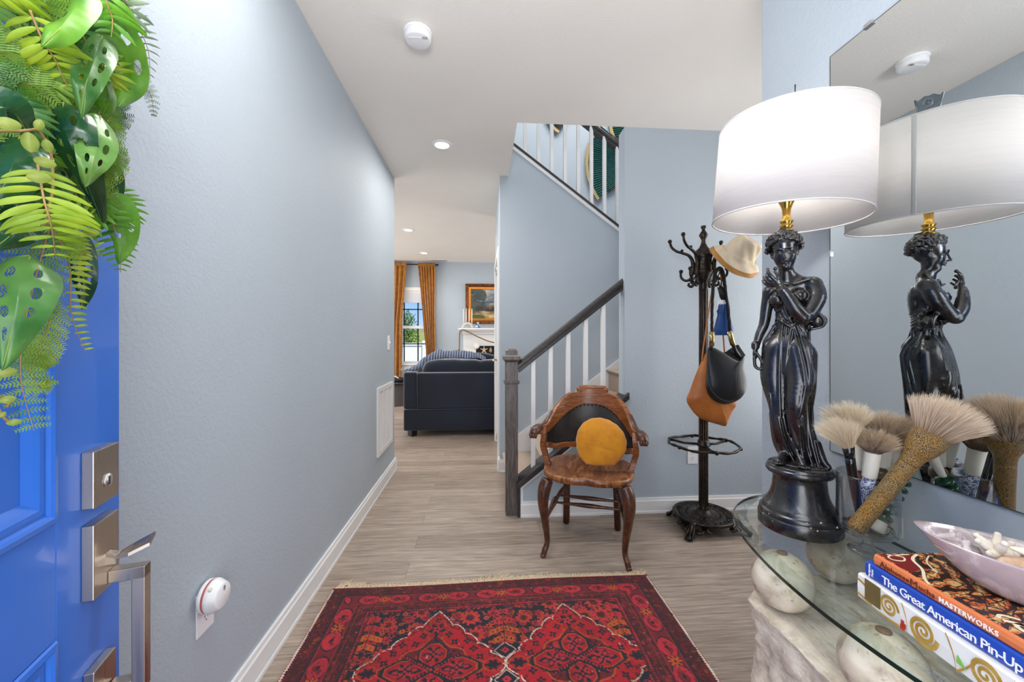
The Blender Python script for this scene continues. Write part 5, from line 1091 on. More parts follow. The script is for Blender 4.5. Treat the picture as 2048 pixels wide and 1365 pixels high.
def figure():
    f=Field((-.118,-.082,-.004),(.080,.070,.622),.00105)
    L_=lambda u,v,y=0.: ((u-1606)/940,y,.326-(v-675)*.001281)
    # pelvis, waist, chest
    f.ell((-.026,.006,.300),(.050,.038,.046),.012)
    f.ell((-.017,.006,.365),(.036,.027,.040),.02); f.ell((-.019,.004,.415),(.038,.026,.036),.018); f.ell((-.018,.010,.440),(.042,.024,.026),.015)
    f.cap((-.062,.006,.446),(.026,.004,.460),.0175,.0175,.014)
    f.cap((-.026,.008,.455),(-.029,-.001,.515),.0172,.0160,.012)                        # neck
    f.cap((-.055,.010,.448),(-.028,.010,.486),.010,.010,.016); f.cap((.022,.010,.462),(-.026,.010,.492),.010,.010,.016)
    for x,z in ((-.046,.424),(.000,.430)): f.ell((x,-.022,z),(.0175,.0165,.0175),.008)
    f.ell((-.030,.030,.285),(.042,.022,.034),.014); f.ell((-.022,.030,.425),(.036,.012,.04),.012)
    f.cap((-.050,-.028,.468),(-.022,-.022,.462),.003,.003,.006); f.cap((.022,-.016,.472),(-.012,-.021,.462),.0035,.003,.006)
    # legs under the cloth
    f.line([(-.050,-.002,.29),(-.055,-.004,.22),(-.045,-.012,.15),(-.040,-.010,.09),(-.032,.002,.028)],[.032,.030,.022,.018,.0105],.012)
    f.line([(-.006,-.004,.29),(.000,-.022,.22),(-.006,-.038,.166),(-.002,-.026,.11),(-.001,-.004,.035)],[.034,.031,.022,.019,.011],.012)
    # cloth mass
    f.line([(-.012,.012,.27),(-.012,.014,.18),(-.008,.016,.10),(.002,.018,.035)],[.044,.036,.030,.030],.012)
    f.line([(.012,.006,.28),(.012,.004,.2),(.010,.010,.12),(.024,.010,.05),(.034,.006,.012)],[.026,.024,.018,.017,.016],.010)
    f.line([(.036,.004,.055),(.048,-.008,.018),(.058,-.014,.006)],[.010,.009,.007],.008)
    f.line([(-.05,.008,.12),(-.046,.014,.05),(-.030,.020,.01)],[.016,.013,.013],.008)
    # ground slab of draped cloth
    f.ell((.006,.004,.000),(.060,.045,.0075),.004)
    # knee of the bent leg
    f.ell((-.006,-.046,.164),(.0145,.0135,.019),.007)
    # feet with toes
    for fx,fy,dx in ((-.032,-.030,-.35),(.000,-.032,.30)):
        f.line([(fx,.006,.022),(fx+dx*.012,fy+.012,.014),(fx+dx*.03,fy-.006,.0075)],[.0115,.0095,.0080],.006); f.ell((fx,.014,.008),(.009,.010,.009),.004)
        for t in range(5):
            tx=fx+dx*.03+(t-2)*.0048; ty=fy-.012-(.003*(2-abs(t-1.5)) ); f.line([(tx*1.0,ty+.008,.0075),(tx+dx*.004,ty-.004,.0055)],[.0030,.0029 if t!=(3 if dx<0 else 1) else .0034],.0012)
    # separation between legs, arm and breast
    f.line([L_(1571,700,-.045),L_(1573,760,-.050),L_(1577,820,-.050),L_(1580,870,-.045)],[.003,.006,.005,.006],.006,True)
    # folds laid on the surface
    def fold(P,r=.0030,side=-1,k=.0035,off=-.0002,grv=True):
        Q=[]
        for p in catmull([(u,v,0) for u,v in P],5):
            x,_,z=L_(p.x,p.y); y=f.front(x,z,side)
            if y is None: continue
            Q.append((x,y+off*side*-1,z))
        n_=len(Q)
        if n_<3: return
        for _ in range(4): Q=[Q[0]]+[(Q[i][0],(Q[i-1][1]+Q[i][1]*2+Q[i+1][1])/4,Q[i][2]) for i in range(1,n_-1)]+[Q[-1]]
        rr=[r*(.25+.95*math.sin(PI*(i+.5)/n_)**.7) for i in range(n_)]; f.line(Q,rr,k)
        if grv:
            G=[(x+r*2.0,y+(.0016 if side<0 else -.0016),z) for x,y,z in Q]; f.line(G,[q*.7 for q in rr],.004,True)
    rs=random.Random(4)
    FR=[[(1574,640),(1569,700),(1567,760),(1569,830),(1573,890)],[(1582,648),(1577,700),(1573,760),(1574,820)],[(1592,648),(1603,690),(1614,740),(1620,790)],[(1601,650),(1616,695),(1626,745),(1627,790)],
        [(1590,655),(1583,700),(1577,745)],[(1612,650),(1624,690),(1631,740)],[(1562,645),(1548,665),(1534,688)],[(1574,830),(1585,878),(1602,912)],[(1581,812),(1592,858),(1607,900)],[(1564,835),(1574,875),(1590,915),(1612,938)],
        [(1622,800),(1626,860),(1640,920),(1660,946)],[(1613,830),(1620,890),(1638,942)],[(1606,850),(1612,905),(1626,944)],[(1547,790),(1552,840),(1561,890)],[(1618,770),(1612,805),(1605,830)],[(1585,870),(1600,900),(1618,930),(1640,948)]]
    for P in FR: fold(P,rs.uniform(.0026,.0036),k=.005)
    CH=[[(1547,586),(1560,578),(1574,590)],[(1549,606),(1562,614),(1574,604)],[(1552,616),(1564,622),(1577,612)],[(1577,590),(1577,612),(1583,632),(1592,640)],[(1572,622),(1582,640),(1597,634),(1606,646)],[(1568,632),(1580,650),(1600,648),(1616,642)],[(1560,636),(1575,646),(1590,655)],[(1588,588),(1602,594),(1608,604)],[(1586,600),(1600,606),(1606,614)]]
    for P in CH: fold(P,.0024,k=.0035,grv=False)
    # knotted cloth at the waist
    for i in range(14):
        a=i*.9; c=np.array(L_(1590+rs.uniform(-16,34),640+rs.uniform(-9,9))); y=f.front(c[0],c[2]); 
        if y is None: continue
        d=np.array([math.cos(a),0,math.sin(a)])*.008; c[1]=y-.001; f.line([c-d,c+np.array([0,-.0025,0]),c+d],[.0022,.0038,.0024],.002)
    f.ell((.036,.004,.368),(.016,.014,.017),.006)
    for i in range(9):
        a=i*.7; f.line([(.014,-.012+.003*i,.392-.003*i),(.030+.004*math.cos(a),-.014+.0035*i,.388-.002*i),(.049+.003*math.sin(a*2),-.008+.003*i,.372-.001*i),(.044+.003*math.cos(a),-.004+.002*i,.353),(.024,-.006+.003*i,.346+.002*math.sin(a))],[.0025,.0038,.0046,.0036,.0022],.002)
    # cloth round the back
    for i in range(7):
        z=.395-.008*i; P=[]
        for j in range(15):
            t=j/14; x=-.056+.098*t; y=f.front(x,z+.012*math.sin(PI*t*.5)-.016*math.sin(PI*t),1); 
            if y is not None: P.append((x,y,z+.022*t-.016*math.sin(PI*t)))
        if len(P)>3: f.line(P,.0034+.0006*math.sin(i*2.1),.0028)
    for (x0_,x1_) in ((.012,.022),(.02,.03),(-.05,-.056),(-.044,-.05),(-.036,-.04),(.0,.012)):
        P=[]
        for j in range(14):
            t=j/13; z=.35-.32*t; x=x0_+(x1_-x0_)*t; y=f.front(x,z,1)
            if y is not None: P.append((x,y,z))
        if len(P)>3: f.line(P,.0035,.003)
    # hanging arm (left in the picture)
    f.line([(-.064,.006,.446),(-.071,.010,.405),(-.077,.012,.362),(-.088,.004,.330),(-.0945,-.004,.300)],[.0165,.0142,.0125,.0105,.0078],.005)
    f.line([(-.096,-.006,.306),(-.096,-.006,.300)],.0098,.002)                          # bracelet
    f.ell((-.096,-.008,.281),(.0065,.011,.016),.004)
    for i,(dy,l_) in enumerate(((-.016,.9),(-.010,1.05),(-.004,1),(.002,.85))):
        f.line([(-.098,dy,.270),(-.096,dy-.002,.252-.004*l_),(-.086,dy-.003,.243-.003*l_),(-.079,dy-.003,.249)],[.0036,.0034,.0031,.0027],.0016)
    f.line([(-.092,-.020,.283),(-.084,-.022,.270),(-.080,-.020,.258)],[.004,.0036,.003],.002)
    # raised arm: upper arm, elbow, forearm across the chest, hand at the chin
    f.line([(.030,.002,.458),(.036,-.010,.425),(.022,-.032,.388),(.010,-.046,.374)],[.0195,.0200,.0170,.0145],.007)
    f.line([(.010,-.047,.376),(-.008,-.056,.398),(-.023,-.060,.426),(-.035,-.060,.450)],[.0155,.0158,.0128,.0088],.004)
    f.line([(-.0305,-.0605,.438),(-.0325,-.0605,.4415)],.0108,.002)
    f.ell((-.043,-.058,.462),(.0108,.0072,.0145),.005,M=np.array(Matrix.Rotation(R(-38),3,'Y')))
    K=[[(-.049,-.060,.470),(-.058,-.060,.481),(-.064,-.057,.493),(-.0655,-.052,.501)],[(-.0515,-.057,.466),(-.062,-.058,.474),(-.0665,-.055,.484),(-.066,-.049,.490)],[(-.053,-.053,.461),(-.065,-.054,.467),(-.071,-.051,.476),(-.0735,-.046,.481)],[(-.053,-.049,.457),(-.066,-.050,.460),(-.073,-.047,.467),(-.0765,-.042,.472)]]
    for P in K: f.line(P,[.0044,.0041,.0037,.0031],.0018)
    f.line([(-.041,-.060,.468),(-.044,-.058,.482),(-.050,-.054,.492)],[.0042,.0036,.0030],.002); f.ell((-.049,-.050,.500),(.0048,.0048,.0048),.001); f.ell((-.049,-.055,.502),(.002,.002,.002),.001,True)
    # ---- head
    hp=np.array((-.0315,.0,.549)); Mh_=np.array(Matrix.Rotation(R(9),3,'X')@Matrix.Rotation(R(-5),3,'Y'))   # chin tucked in, head leaning
    T_=lambda x,y,z: tuple(hp+1.07*Mh_@np.array((x,y,z)))
    f.ell(T_(0,.004,.012),(.0285,.033,.036),.006,M=Mh_); f.ell(T_(0,-.009,-.011),(.0248,.0232,.031),.008,M=Mh_); f.ell(T_(0,-.019,-.036),(.0090,.0085,.0078),.009)
    for s_ in (-1,1):
        f.ell(T_(.0125*s_,-.0175,-.012),(.0085,.0085,.0095),.008)                        # cheek
        f.ell(T_(.0098*s_,-.0335,-.001),(.0062,.0050,.0040),.004,True,M=Mh_)               # socket
        f.ell(T_(.0096*s_,-.0245,-.0012),(.0052,.0045,.0034),.0012,M=Mh_)
        f.line([T_(.0040*s_,-.0300,-.0002),T_(.0095*s_,-.0302,.0022),T_(.0158*s_,-.0262,-.0006)],.0011,.0010); f.line([T_(.0045*s_,-.0293,-.0022),T_(.0098*s_,-.0292,-.0046),T_(.0155*s_,-.0258,-.0022)],.0009,.0010)
        f.line([T_(.0032*s_,-.0322,.0062),T_(.0100*s_,-.0318,.0086),T_(.0180*s_,-.0258,.0052)],[.0019,.0021,.0013],.0032)
        f.ell(T_(.0032*s_,-.0352,-.0150),(.0024,.0026,.0020),.0018)
        f.line([T_(.0255*s_,-.001,.004),T_(.0268*s_,.001,-.004),T_(.0250*s_,-.001,-.011)],[.0032,.003,.0024],.002)
    f.line([T_(0,-.0310,.0050),T_(0,-.0345,-.004),T_(0,-.0392,-.0132)],[.0021,.0023,.0031],.0030); f.line([T_(0,-.0325,-.0150),T_(0,-.0325,-.0200)],.0010,.002)
    f.line([T_(-.0064,-.0288,-.0229),T_(-.0025,-.0325,-.0212),T_(0,-.0328,-.0218),T_(.0025,-.0325,-.0212),T_(.0064,-.0288,-.0229)],[.0009,.0017,.0015,.0017,.0009],.0014)
    f.line([T_(-.0054,-.0286,-.0248),T_(0,-.0318,-.0262),T_(.0054,-.0286,-.0248)],[.0009,.0021,.0009],.0014); f.line([T_(-.0068,-.0305,-.0236),T_(0,-.0345,-.0237),T_(.0068,-.0305,-.0236)],.0006,.0010,True)
    f.ell(T_(0,-.0285,-.0315),(.0050,.0030,.0018),.003,True)
    # hair: mass, wavy locks, band and bun
    f.ell(T_(0,.011,.021),(.0350,.034,.034),.003,M=Mh_)
    f.ell(T_(0,-.030,-.004),(.0225,.014,.0285),.004,True) if False else None
    for i in range(300):
        a=rs.uniform(-PI,PI); el=rs.uniform(-.35,1.35); fr_=math.cos(a)*math.cos(el)       # a=0 is the face side
        if fr_>.30 and el<.62: continue
        if el<-.15 and abs(a)<1.2: continue
        n_=np.array((math.sin(a)*math.cos(el),-math.cos(a)*math.cos(el),math.sin(el))); rr=np.array((.0355,.0365,.0355)); p=n_*rr*rs.uniform(.93,1.03)+np.array((0,.006,.014)); t=np.cross(n_,(0,0,1)); t/=np.linalg.norm(t)+1e-6; u_=np.cross(n_,t); g_=rs.uniform(0,PI); d=(t*math.cos(g_)+u_*math.sin(g_))*.0062; b_=n_*.0028
        f.line([T_(*(p-d)),T_(*(p+b_)),T_(*(p+d))],[.0022,.0036,.0020],.0013)
    for s_ in (-1,1):
        for i in range(5):
            P=[]
            for j in range(7):
                t=j/6; a=s_*(.05+1.25*t); el=.60-.16*t+.11*i-.30*t*t; rr=.0352; n_=np.array((math.sin(a)*math.cos(el)*.95,-math.cos(a)*math.cos(el)*1.0,math.sin(el)*1.0)); P.append(T_(*(n_*(rr+.0012*math.sin(j*2.6+i))+np.array((0,.005,.012)))))
            f.line(P,[.0022,.0030,.0032,.0032,.0032,.0030,.0024],.0014)
    P=[T_(.0345*math.sin(a)*math.cos(.62),.007-.037*math.cos(a)*math.cos(.95),.034+.010*math.cos(a)*0+.0085) for a in np.linspace(-PI,PI,26)]; f.line(P,.0026,.001)
    for i in range(46):
        a=rs.uniform(0,2*PI); q=rs.random(); f.ell(T_(.019*q*math.cos(a),.012+.019*q*math.sin(a),.048+.007*(1-q)),(.0052,.0052,.0042),.0015)
    f.ell(T_(0,.036,.006),(.012,.009,.013),.004)
    f.cap(T_(0,.012,.045),(-.0260,-.002,.609),.012,.009,.006)
    # finest surface work: shallow ripples on the cloth
    V,Q=f.mesh(); return V,Q
V_,Q_=figure()
th_=-R(40.2)
c_,s_=math.cos(th_),math.sin(th_)
Xw=V_[:,0]*c_-V_[:,1]*s_; Yw=V_[:,0]*s_+V_[:,1]*c_
Vw=np.stack([Xw,Yw,V_[:,2]+.1605],1)
mesh_obj('figure',Vw,Q_,BLKG,lamp,'black draped woman statue with hand raised to her chin')
# ================= FRONT DOOR (open, exterior side towards us) =================
DE=Vector((-.646,.760,0)); DD=Vector((-.2706,.9627,0)); DN=Vector((.9627,.2706,0))
def D(s,off,z): return DE-DD*s+DN*off+Vector((0,0,z))
BLUE=mat('glossy_blue_door_paint',rgb(48,112,212),.32,coat=.2,bs=30,bstr=.04,stretch=(1,1,.3))
def dbox(m,s0,s1,o0,o1,z0,z1):
    c=[D(s,o,z) for z in (z0,z1) for s,o in ((s0,o0),(s1,o0),(s1,o1),(s0,o1))]
    return m.add(c,[(0,3,2,1),(4,5,6,7),(0,1,5,4),(1,2,6,5),(2,3,7,6),(3,0,4,7)])
DW,DH=.914,2.06
m=MB(); dbox(m,0,DW,-.045,-.012,.012,DH)
for a in ((0,.154),(DW-.154,DW)): dbox(m,*a,-.012,0,.012,DH)
PZ=[(.20,.817),(.985,1.93)]
for z in ((.012,.20),(.817,.985),(1.93,DH)): dbox(m,.154,DW-.154,-.012,0,*z)
door=struct('door_1',m,BLUE,bevel=.0015)
mo=MB(); prof_=[(0,0),(.002,.0035),(.009,.0045),(.013,.002),(.016,-.002),(.022,-.0005),(.028,-.001),(.034,-.005),(.043,-.0118)]
for z0,z1 in PZ:
    rings=[]
    for d,o in prof_: rings.append([D(.154+d,o,z0+d),D(DW-.154-d,o,z0+d),D(DW-.154-d,o,z1-d),D(.154+d,o,z1-d)])
    vs=[p for r_ in rings for p in r_]; fs=[(4*j+i,4*j+(i+1)%4,4*(j+1)+(i+1)%4,4*(j+1)+i) for j in range(len(rings)-1) for i in range(4)]; mo.add(vs,fs)
obj('panel_moulding',mo,BLUE,door)
NICK=None
k=N('brushed_nickel'); v=k.coord((40,40,1)); nn=k.noise(v,3,2); k.b.inputs['Base Color'].default_value=(*rgb(186,174,162),1); k.b.inputs['Metallic'].default_value=1; k.l(k.ramp(nn,[(.3,(.26,)*3),(.7,(.38,)*3)]),k.b.inputs['Roughness']); NICK=k.m
db=MB(); dbox(db,.035,.102,0,.0155,.980,1.069); dbo=obj('deadbolt',db,NICK,door,bevel=.0012,label='brushed nickel deadbolt plate')
kc_=MB(); c0=D(.067,.0155,1.014); kc_.tube([c0,c0+DN*.002],.0105,24); obj('cylinder',kc_,mat('bright_nickel',rgb(226,226,226),.38,1),dbo)
kc_=MB(); c1=c0+DN*.0021; dbox(kc_,.0645,.0675,.0176,.0182,1.008,1.020); dbox(kc_,.066,.0705,.0176,.0182,1.0065,1.0095); obj('keyhole',kc_,mat('keyhole_dark',rgb(40,38,38),.5),dbo)
hs=MB(); dbox(hs,.035,.102,0,.0155,.837,.954); hso=obj('handle_plate',hs,NICK,door,bevel=.0012,label='brushed nickel handle plate')
th=MB(); P=[D(.066,.014,.893),D(.066,.030,.888),D(.064,.045,.893),D(.060,.072,.905)]
vs=[]; ww=[.006,.007,.010,.010]
for p,w_,tw in zip(P,ww,(0,.001,.004,.005)): vs+=[p-DD*w_+Vector((0,0,.003-tw)),p+DD*w_+Vector((0,0,.003+tw)),p+DD*w_+Vector((0,0,tw-.0025)),p-DD*w_-Vector((0,0,.0025+tw))]
th.add(vs,[(4*j+i,4*j+(i+1)%4,4*(j+1)+(i+1)%4,4*(j+1)+i) for j in range(3) for i in range(4)]+[(0,1,2,3),(12,15,14,13)]); dbox(th,.061,.071,.014,.028,.876,.893); obj('thumb_latch',th,NICK,door)
ph=MB(); dbox(ph,.047,.067,.0155,.0640,.843,.863); dbox(ph,.047,.067,.046,.0640,.655,.8629); dbox(ph,.047,.067,.0155,.046,.655,.675); obj('pull_handle',ph,NICK,door,bevel=.001,label='square brushed nickel pull handle')
dbox_=MB(); dbox(dbox_,.04,.098,0,.014,.63,.722); obj('handle_plate',dbox_,NICK,door,bevel=.0012)
for z in (.25,1.1,1.85): obj('hinge',MB().tube([D(DW+.004,-.05,z),D(DW+.004,-.05,z+.1)],.007,10),NICK,door)
# ================= WREATH =================
def Dp(u,v,off):
    d=ray(u,v); o=Vector((0,0,H)); q=(DE+DN*off-o).dot(DN); return o+d*(q/d.dot(DN))
wr=thing('wreath','green leafy fern and vine wreath hanging on the blue front door','wreath',tuple(D(.457,.03,1.60)))
def leaf_mat(name,c1,c2,rough=.4,tr=.3,coat=.0):
    k=N(name); v=k.coord(); nn=k.noise(v,24,4); col=k.ramp(nn,[(.35,c1),(.65,c2)]); k.l(col,k.b.inputs['Base Color']); k.b.inputs['Roughness'].default_value=rough; k.b.inputs['Coat Weight'].default_value=coat
    k.bump(k.noise(v,90,3),.3,.001); tl=k.n('ShaderNodeBsdfTranslucent'); k.l(col,tl.inputs[0]); ms=k.n('ShaderNodeMixShader',i_0=tr); out=[n_ for n_ in k.t.nodes if n_.type=='OUTPUT_MATERIAL'][0]; k.l(k.b.outputs[0],ms.inputs[1]); k.l(tl.outputs[0],ms.inputs[2]); k.l(ms.outputs[0],out.inputs[0]); return k.m
LG=leaf_mat('bright_leaf',rgb(84,146,34),rgb(124,182,58),.35); MG=leaf_mat('mid_leaf',rgb(52,108,42),rgb(96,144,68),.35,.2,.2); DG=leaf_mat('dark_leaf',rgb(20,64,34),rgb(42,94,50),.25,.12,.4)
YG=leaf_mat('yellow_green_fern',rgb(130,166,28),rgb(180,202,58),.45); FG=leaf_mat('fresh_fern',rgb(88,138,40),rgb(140,176,66),.5); GG=leaf_mat('grey_green_fern',rgb(104,128,98),rgb(142,160,128),.6,.2); PY=leaf_mat('pale_round_leaf',rgb(150,168,74),rgb(182,188,92),.4); TW=mat('grapevine_twig',rgb(74,54,40),.8,bs=60,bstr=.8,bd=.004,var=rgb(104,78,58),vs=30); ST=mat('tan_stem',rgb(176,140,86),.6)
rw=random.Random(11)
TOC=lambda p:(Vector((0,0,H))-p).normalized()
def blade(m,P,W,nrm,cup=.25,nw=6,holes=(),wav=0.0,jag=0.0,slots=0):
    """leaf blade along points P with half-width W(t); holes are cut out with snapped smooth edges"""
    n_=len(P); vs=[]; fs=[]; cols=2*nw+1
    for i in range(n_):
        for j in range(cols):
            t=i/(n_-1); q=(j-nw)/nw
            for ht,hq,ra,rb_ in holes:
                dt,dq=t-ht,q-hq; e=math.hypot(dt/ra,dq/rb_)
                if .55<e<1.45: f_=1/e; g_=1-abs(e-1)/.45; f_=1+(f_-1)*max(0,min(1,g_*2.2)); t=ht+dt*f_; q=hq+dq*f_
            k_=min(max(t,0),1)*(n_-1); a_=min(int(k_),n_-2); p=P[a_].lerp(P[a_+1],k_-a_); tg=(P[min(a_+1,n_-1)]-P[max(a_-1,0)]).normalized(); sd=tg.cross(nrm).normalized(); nn=sd.cross(tg).normalized(); w_=W(t)
            vs.append(p+sd*w_*q*(1-.12*cup)+nn*(w_*(-cup*q*q+.10*(1-abs(q))+(.035*math.sin(t*70) *abs(q)*(1-abs(q)) if nw>10 else 0))+wav*math.sin(9*t+q*2.2)*abs(q)))
    for i in range(n_-1):
        for j in range(cols-1):
            t=(i+.5)/(n_-1); q=(j+.5-nw)/nw
            if not any(math.hypot((t-ht)/ra,(q-hq)/rb_)<1.0 for ht,hq,ra,rb_ in holes): fs.append((i*cols+j,i*cols+j+1,(i+1)*cols+j+1,(i+1)*cols+j))
    return m.add(vs,fs,True)
def pu(p): 
    c_,s_=math.cos(YAW),math.sin(YAW); dep=p.x*s_+p.y*c_; return 1024+F*(p.x*c_-p.y*s_)/dep
ovate=lambda mx:(lambda t: mx*(math.sin(PI*min(1,t**.62))**.85)*(1-.12*t)+.0004)
lance=lambda mx:(lambda t: mx*math.sin(PI*min(.995,t**.8))**.9+.0003)
H6=[(.22,.34,.05,.13),(.22,-.36,.045,.12),(.40,.42,.065,.14),(.42,-.42,.06,.15),(.60,.36,.055,.13),(.60,-.40,.05,.12),(.76,.30,.04,.10)]
def monstera(pts,w_,m_,off=(.05,.06,.05),tilt=0,wav=.003,cup=.35,holes=H6,slots=0,name='monstera_leaf',stem=True):
    n_=len(pts); offs=off if len(off)==n_ else [off[0]+(off[-1]-off[0])*i/(n_-1) for i in range(n_)]
    C=[Dp(u,v,o) for (u,v),o in zip(pts,offs)]; P=catmull(C,int(60/(n_-1))); mid=P[len(P)//2]; nr=TOC(mid); ax=(P[-1]-P[0]).normalized(); nr=Matrix.Rotation(R(tilt),3,ax)@nr
    m=MB(); blade(m,P,ovate(w_),nr,cup,26,holes,wav,0,slots); o=obj(name,m,m_,wr,fixn=False)
    s=MB(); s.tube([p+nr*.0012 for p in P[:-3]],[.0011*(1-.7*i/len(P)) for i in range(len(P)-3)],5); obj('midrib',s,PY,o)
    return o
monstera([(158,18),(205,60),(245,110),(262,165),(232,214)],.040,LG,(.075,.085,.085,.08,.075),-10,slots=0,holes=[(.30,.45,.035,.22),(.46,.50,.045,.25),(.62,.48,.045,.24),(.40,-.45,.05,.2),(.62,-.42,.055,.2)],cup=.25)
monstera([(205,72),(190,120),(172,170),(162,236)],.0185,MG,(.095,.11,.115,.105),15,.004,.2)
monstera([(200,232),(196,280),(184,330),(170,373)],.0205,leaf_mat('light_leaf',rgb(96,146,62),rgb(140,184,92),.3,.2,.3),(.10,.11,.11,.10),-8,.003,.25)
monstera([(128,205),(135,270),(165,340),(208,452)],.026,DG,(.08,.09,.09,.07),25,.004,.4)
monstera([(60,515),(42,570),(30,640),(4,742)],.029,MG,(.08,.09,.095,.09),10,.004,.3)
monstera([(222,385),(240,430),(250,480),(238,528)],.024,LG,(.05,.055,.055,.05),-5,.002,.2,holes=[(.4,.45,.06,.2),(.6,.45,.06,.2),(.5,-.45,.06,.2)])
monstera([(145,462),(160,520),(168,570),(163,620)],.018,DG,(.035,.04,.045,.04),20,.003,.4)
monstera([(172,-25),(150,20),(118,60),(82,94)],.017,LG,(.10,.115,.12,.11),35,.003,.5,holes=[(.4,.4,.05,.15)])
monstera([(-30,225),(10,215),(40,240),(60,280)],.018,DG,(.09,.1,.1,.09),10,.002,.3,holes=[])
monstera([(40,275),(30,320),(10,370),(-20,420)],.026,DG,(.07,.08,.08,.07),20,.003,.3,holes=[])
monstera([(70,390),(45,430),(20,470),(-20,500)],.026,DG,(.06,.07,.07,.06),-20,.003,.3,holes=[])
monstera([(205,225),(216,200),(212,170),(205,150)],.016,LG,(.08,.09,.1,.1),40,.002,.3,holes=[])
monstera([(120,330),(100,350),(60,420),(30,470)],.024,MG,(.05,.06,.065,.06),0,.003,.3)
monstera([(190,300),(215,340),(225,390),(205,440)],.018,DG,(.04,.05,.05,.04),0,.003,.3)
def fern(P,L_,pairs,m_,nr=None,fine=False,one=0,wf=.16,rise=55,name='fern_frond',env=None,par=None,drop=.25):
    """frond: rachis through P with pinnae on both sides (or one side)"""
    P=catmull(P,8); n_=len(P); nr=nr or TOC(P[n_//2]); m=MB()
    for i in range(pairs):
        t=(i+1)/(pairs+1); k_=t*(n_-1); j=int(k_); p=P[j].lerp(P[min(j+1,n_-1)],k_-j); tg=(P[min(j+1,n_-1)]-P[max(j-1,0)]).normalized(); sd=tg.cross(nr).normalized(); e=(env or (lambda t:math.sin(PI*(.12+.86*t))**.8*(1-.25*t)))(t); ln=L_*e
        for sg in (-1,1):
            if one and sg!=one: 
                if i%2: continue
                ln2=ln*.25
            else: ln2=ln
            a=R(rise+rw.uniform(-5,5)); d=(sd*sg*math.sin(a)+tg*math.cos(a)+nr*rw.uniform(-.22,.22)).normalized(); dn=-nr*drop*ln2
            if not fine:
                Q=[p,p+d*ln2*.35+dn*.1,p+(d*.97+tg*.06)*ln2*.7+dn*.4,p+(d*.93+tg*.16)*ln2+dn]; blade(m,catmull(Q,3),lance(max(.0009,ln2*wf*.52)),nr+Vector((rw.uniform(-.3,.3),rw.uniform(-.3,.3),rw.uniform(-.3,.3))),.3,1)
            else:
                q_=max(4,int(ln2/.0026)); sd2=d.cross(nr).normalized(); m.add([p-sd2*.0005,p+sd2*.0005,p+d*ln2+dn+sd2*.0002,p+d*ln2+dn-sd2*.0002],[(0,1,2,3)])
                for b in range(q_):
                    tb=(b+.6)/q_; pb=p+d*ln2*tb+dn*tb*tb; wl=ln2*.23*(1-.78*tb)+.0022
                    for s2 in (-1,1):
                        e2=(sd2*s2*.85+d*.5).normalized()*wl; x=sd2.cross(nr)*0+d*wl*.28; m.add([pb-d*.0006,pb+e2*.55-x*.5,pb+e2+nr*.0006,pb+e2*.6+x*.6,pb+d*.0006],[(0,1,2,3,4)])
    s=[.0012*(1-.7*i/n_) for i in range(n_)]
    o=obj(name,m,m_,par or wr,fixn=False); obj('rachis',MB().tube(P,s,5),ST,o); return o
def fp(pts,off): 
    n_=len(pts); o=off if hasattr(off,'__len__') else [off]*n_; return [Dp(u,v,o[i]) for i,(u,v) in enumerate(pts)]
# fronds one can point at in the photo
fern(fp([(60,20),(85,80),(110,120),(140,185)],.085),.044,9,YG,wf=.17,rise=70)
fern(fp([(75,330),(88,400),(102,450),(112,520)],[.10,.115,.115,.09]),.046,12,YG,wf=.15,rise=72)
fern(fp([(88,445),(120,480),(140,540),(143,630),(172,706)],[.09,.08,.07,.06,.05]),.034,26,YG,one=-1,wf=.22,rise=85,drop=.5,env=lambda t:(1-.75*t))
fern(fp([(98,460),(70,560),(48,660),(42,760),(68,862)],[.07,.06,.055,.05,.05]),.030,24,FG,fine=True,rise=75,env=lambda t:1-.55*t)
fern(fp([(110,600),(88,680),(60,740)],[.06,.05,.05]),.026,14,YG,fine=True)
fern(fp([(50,720),(75,770),(98,770)],.04),.02,9,YG,fine=True); fern(fp([(50,690),(80,720),(98,735)],.04),.02,9,YG,fine=True)
fern(fp([(180,-10),(235,15),(272,50),(296,100),(300,160)],[.06,.05,.03,.02,.01]),.032,15,GG,wf=.14,rise=65)
fern(fp([(225,110),(262,150),(300,185),(308,235)],[.04,.02,.01,.0]),.022,16,GG,fine=True)
fern(fp([(225,100),(262,120),(290,150)],.02),.02,12,GG,fine=True); fern(fp([(185,215),(220,225),(252,232)],.03),.02,10,GG,fine=True); fern(fp([(195,300),(230,310),(258,325)],.03),.018,10,GG,fine=True)
fern(fp([(190,400),(222,440),(238,500),(241,545)],[.05,.05,.04,.03]),.034,12,LG,wf=.17,rise=70)
fern(fp([(120,500),(165,495),(200,515)],.045),.03,7,YG,wf=.2); fern(fp([(90,440),(130,420),(188,432)],.075),.035,8,YG,wf=.17)
fern(fp([(205,-30),(215,10),(225,40),(222,75)],.1),.045,6,LG,wf=.2,rise=60)
fern(fp([(185,-25),(245,0),(262,25),(264,60)],.07),.04,6,GG,wf=.2,rise=50)
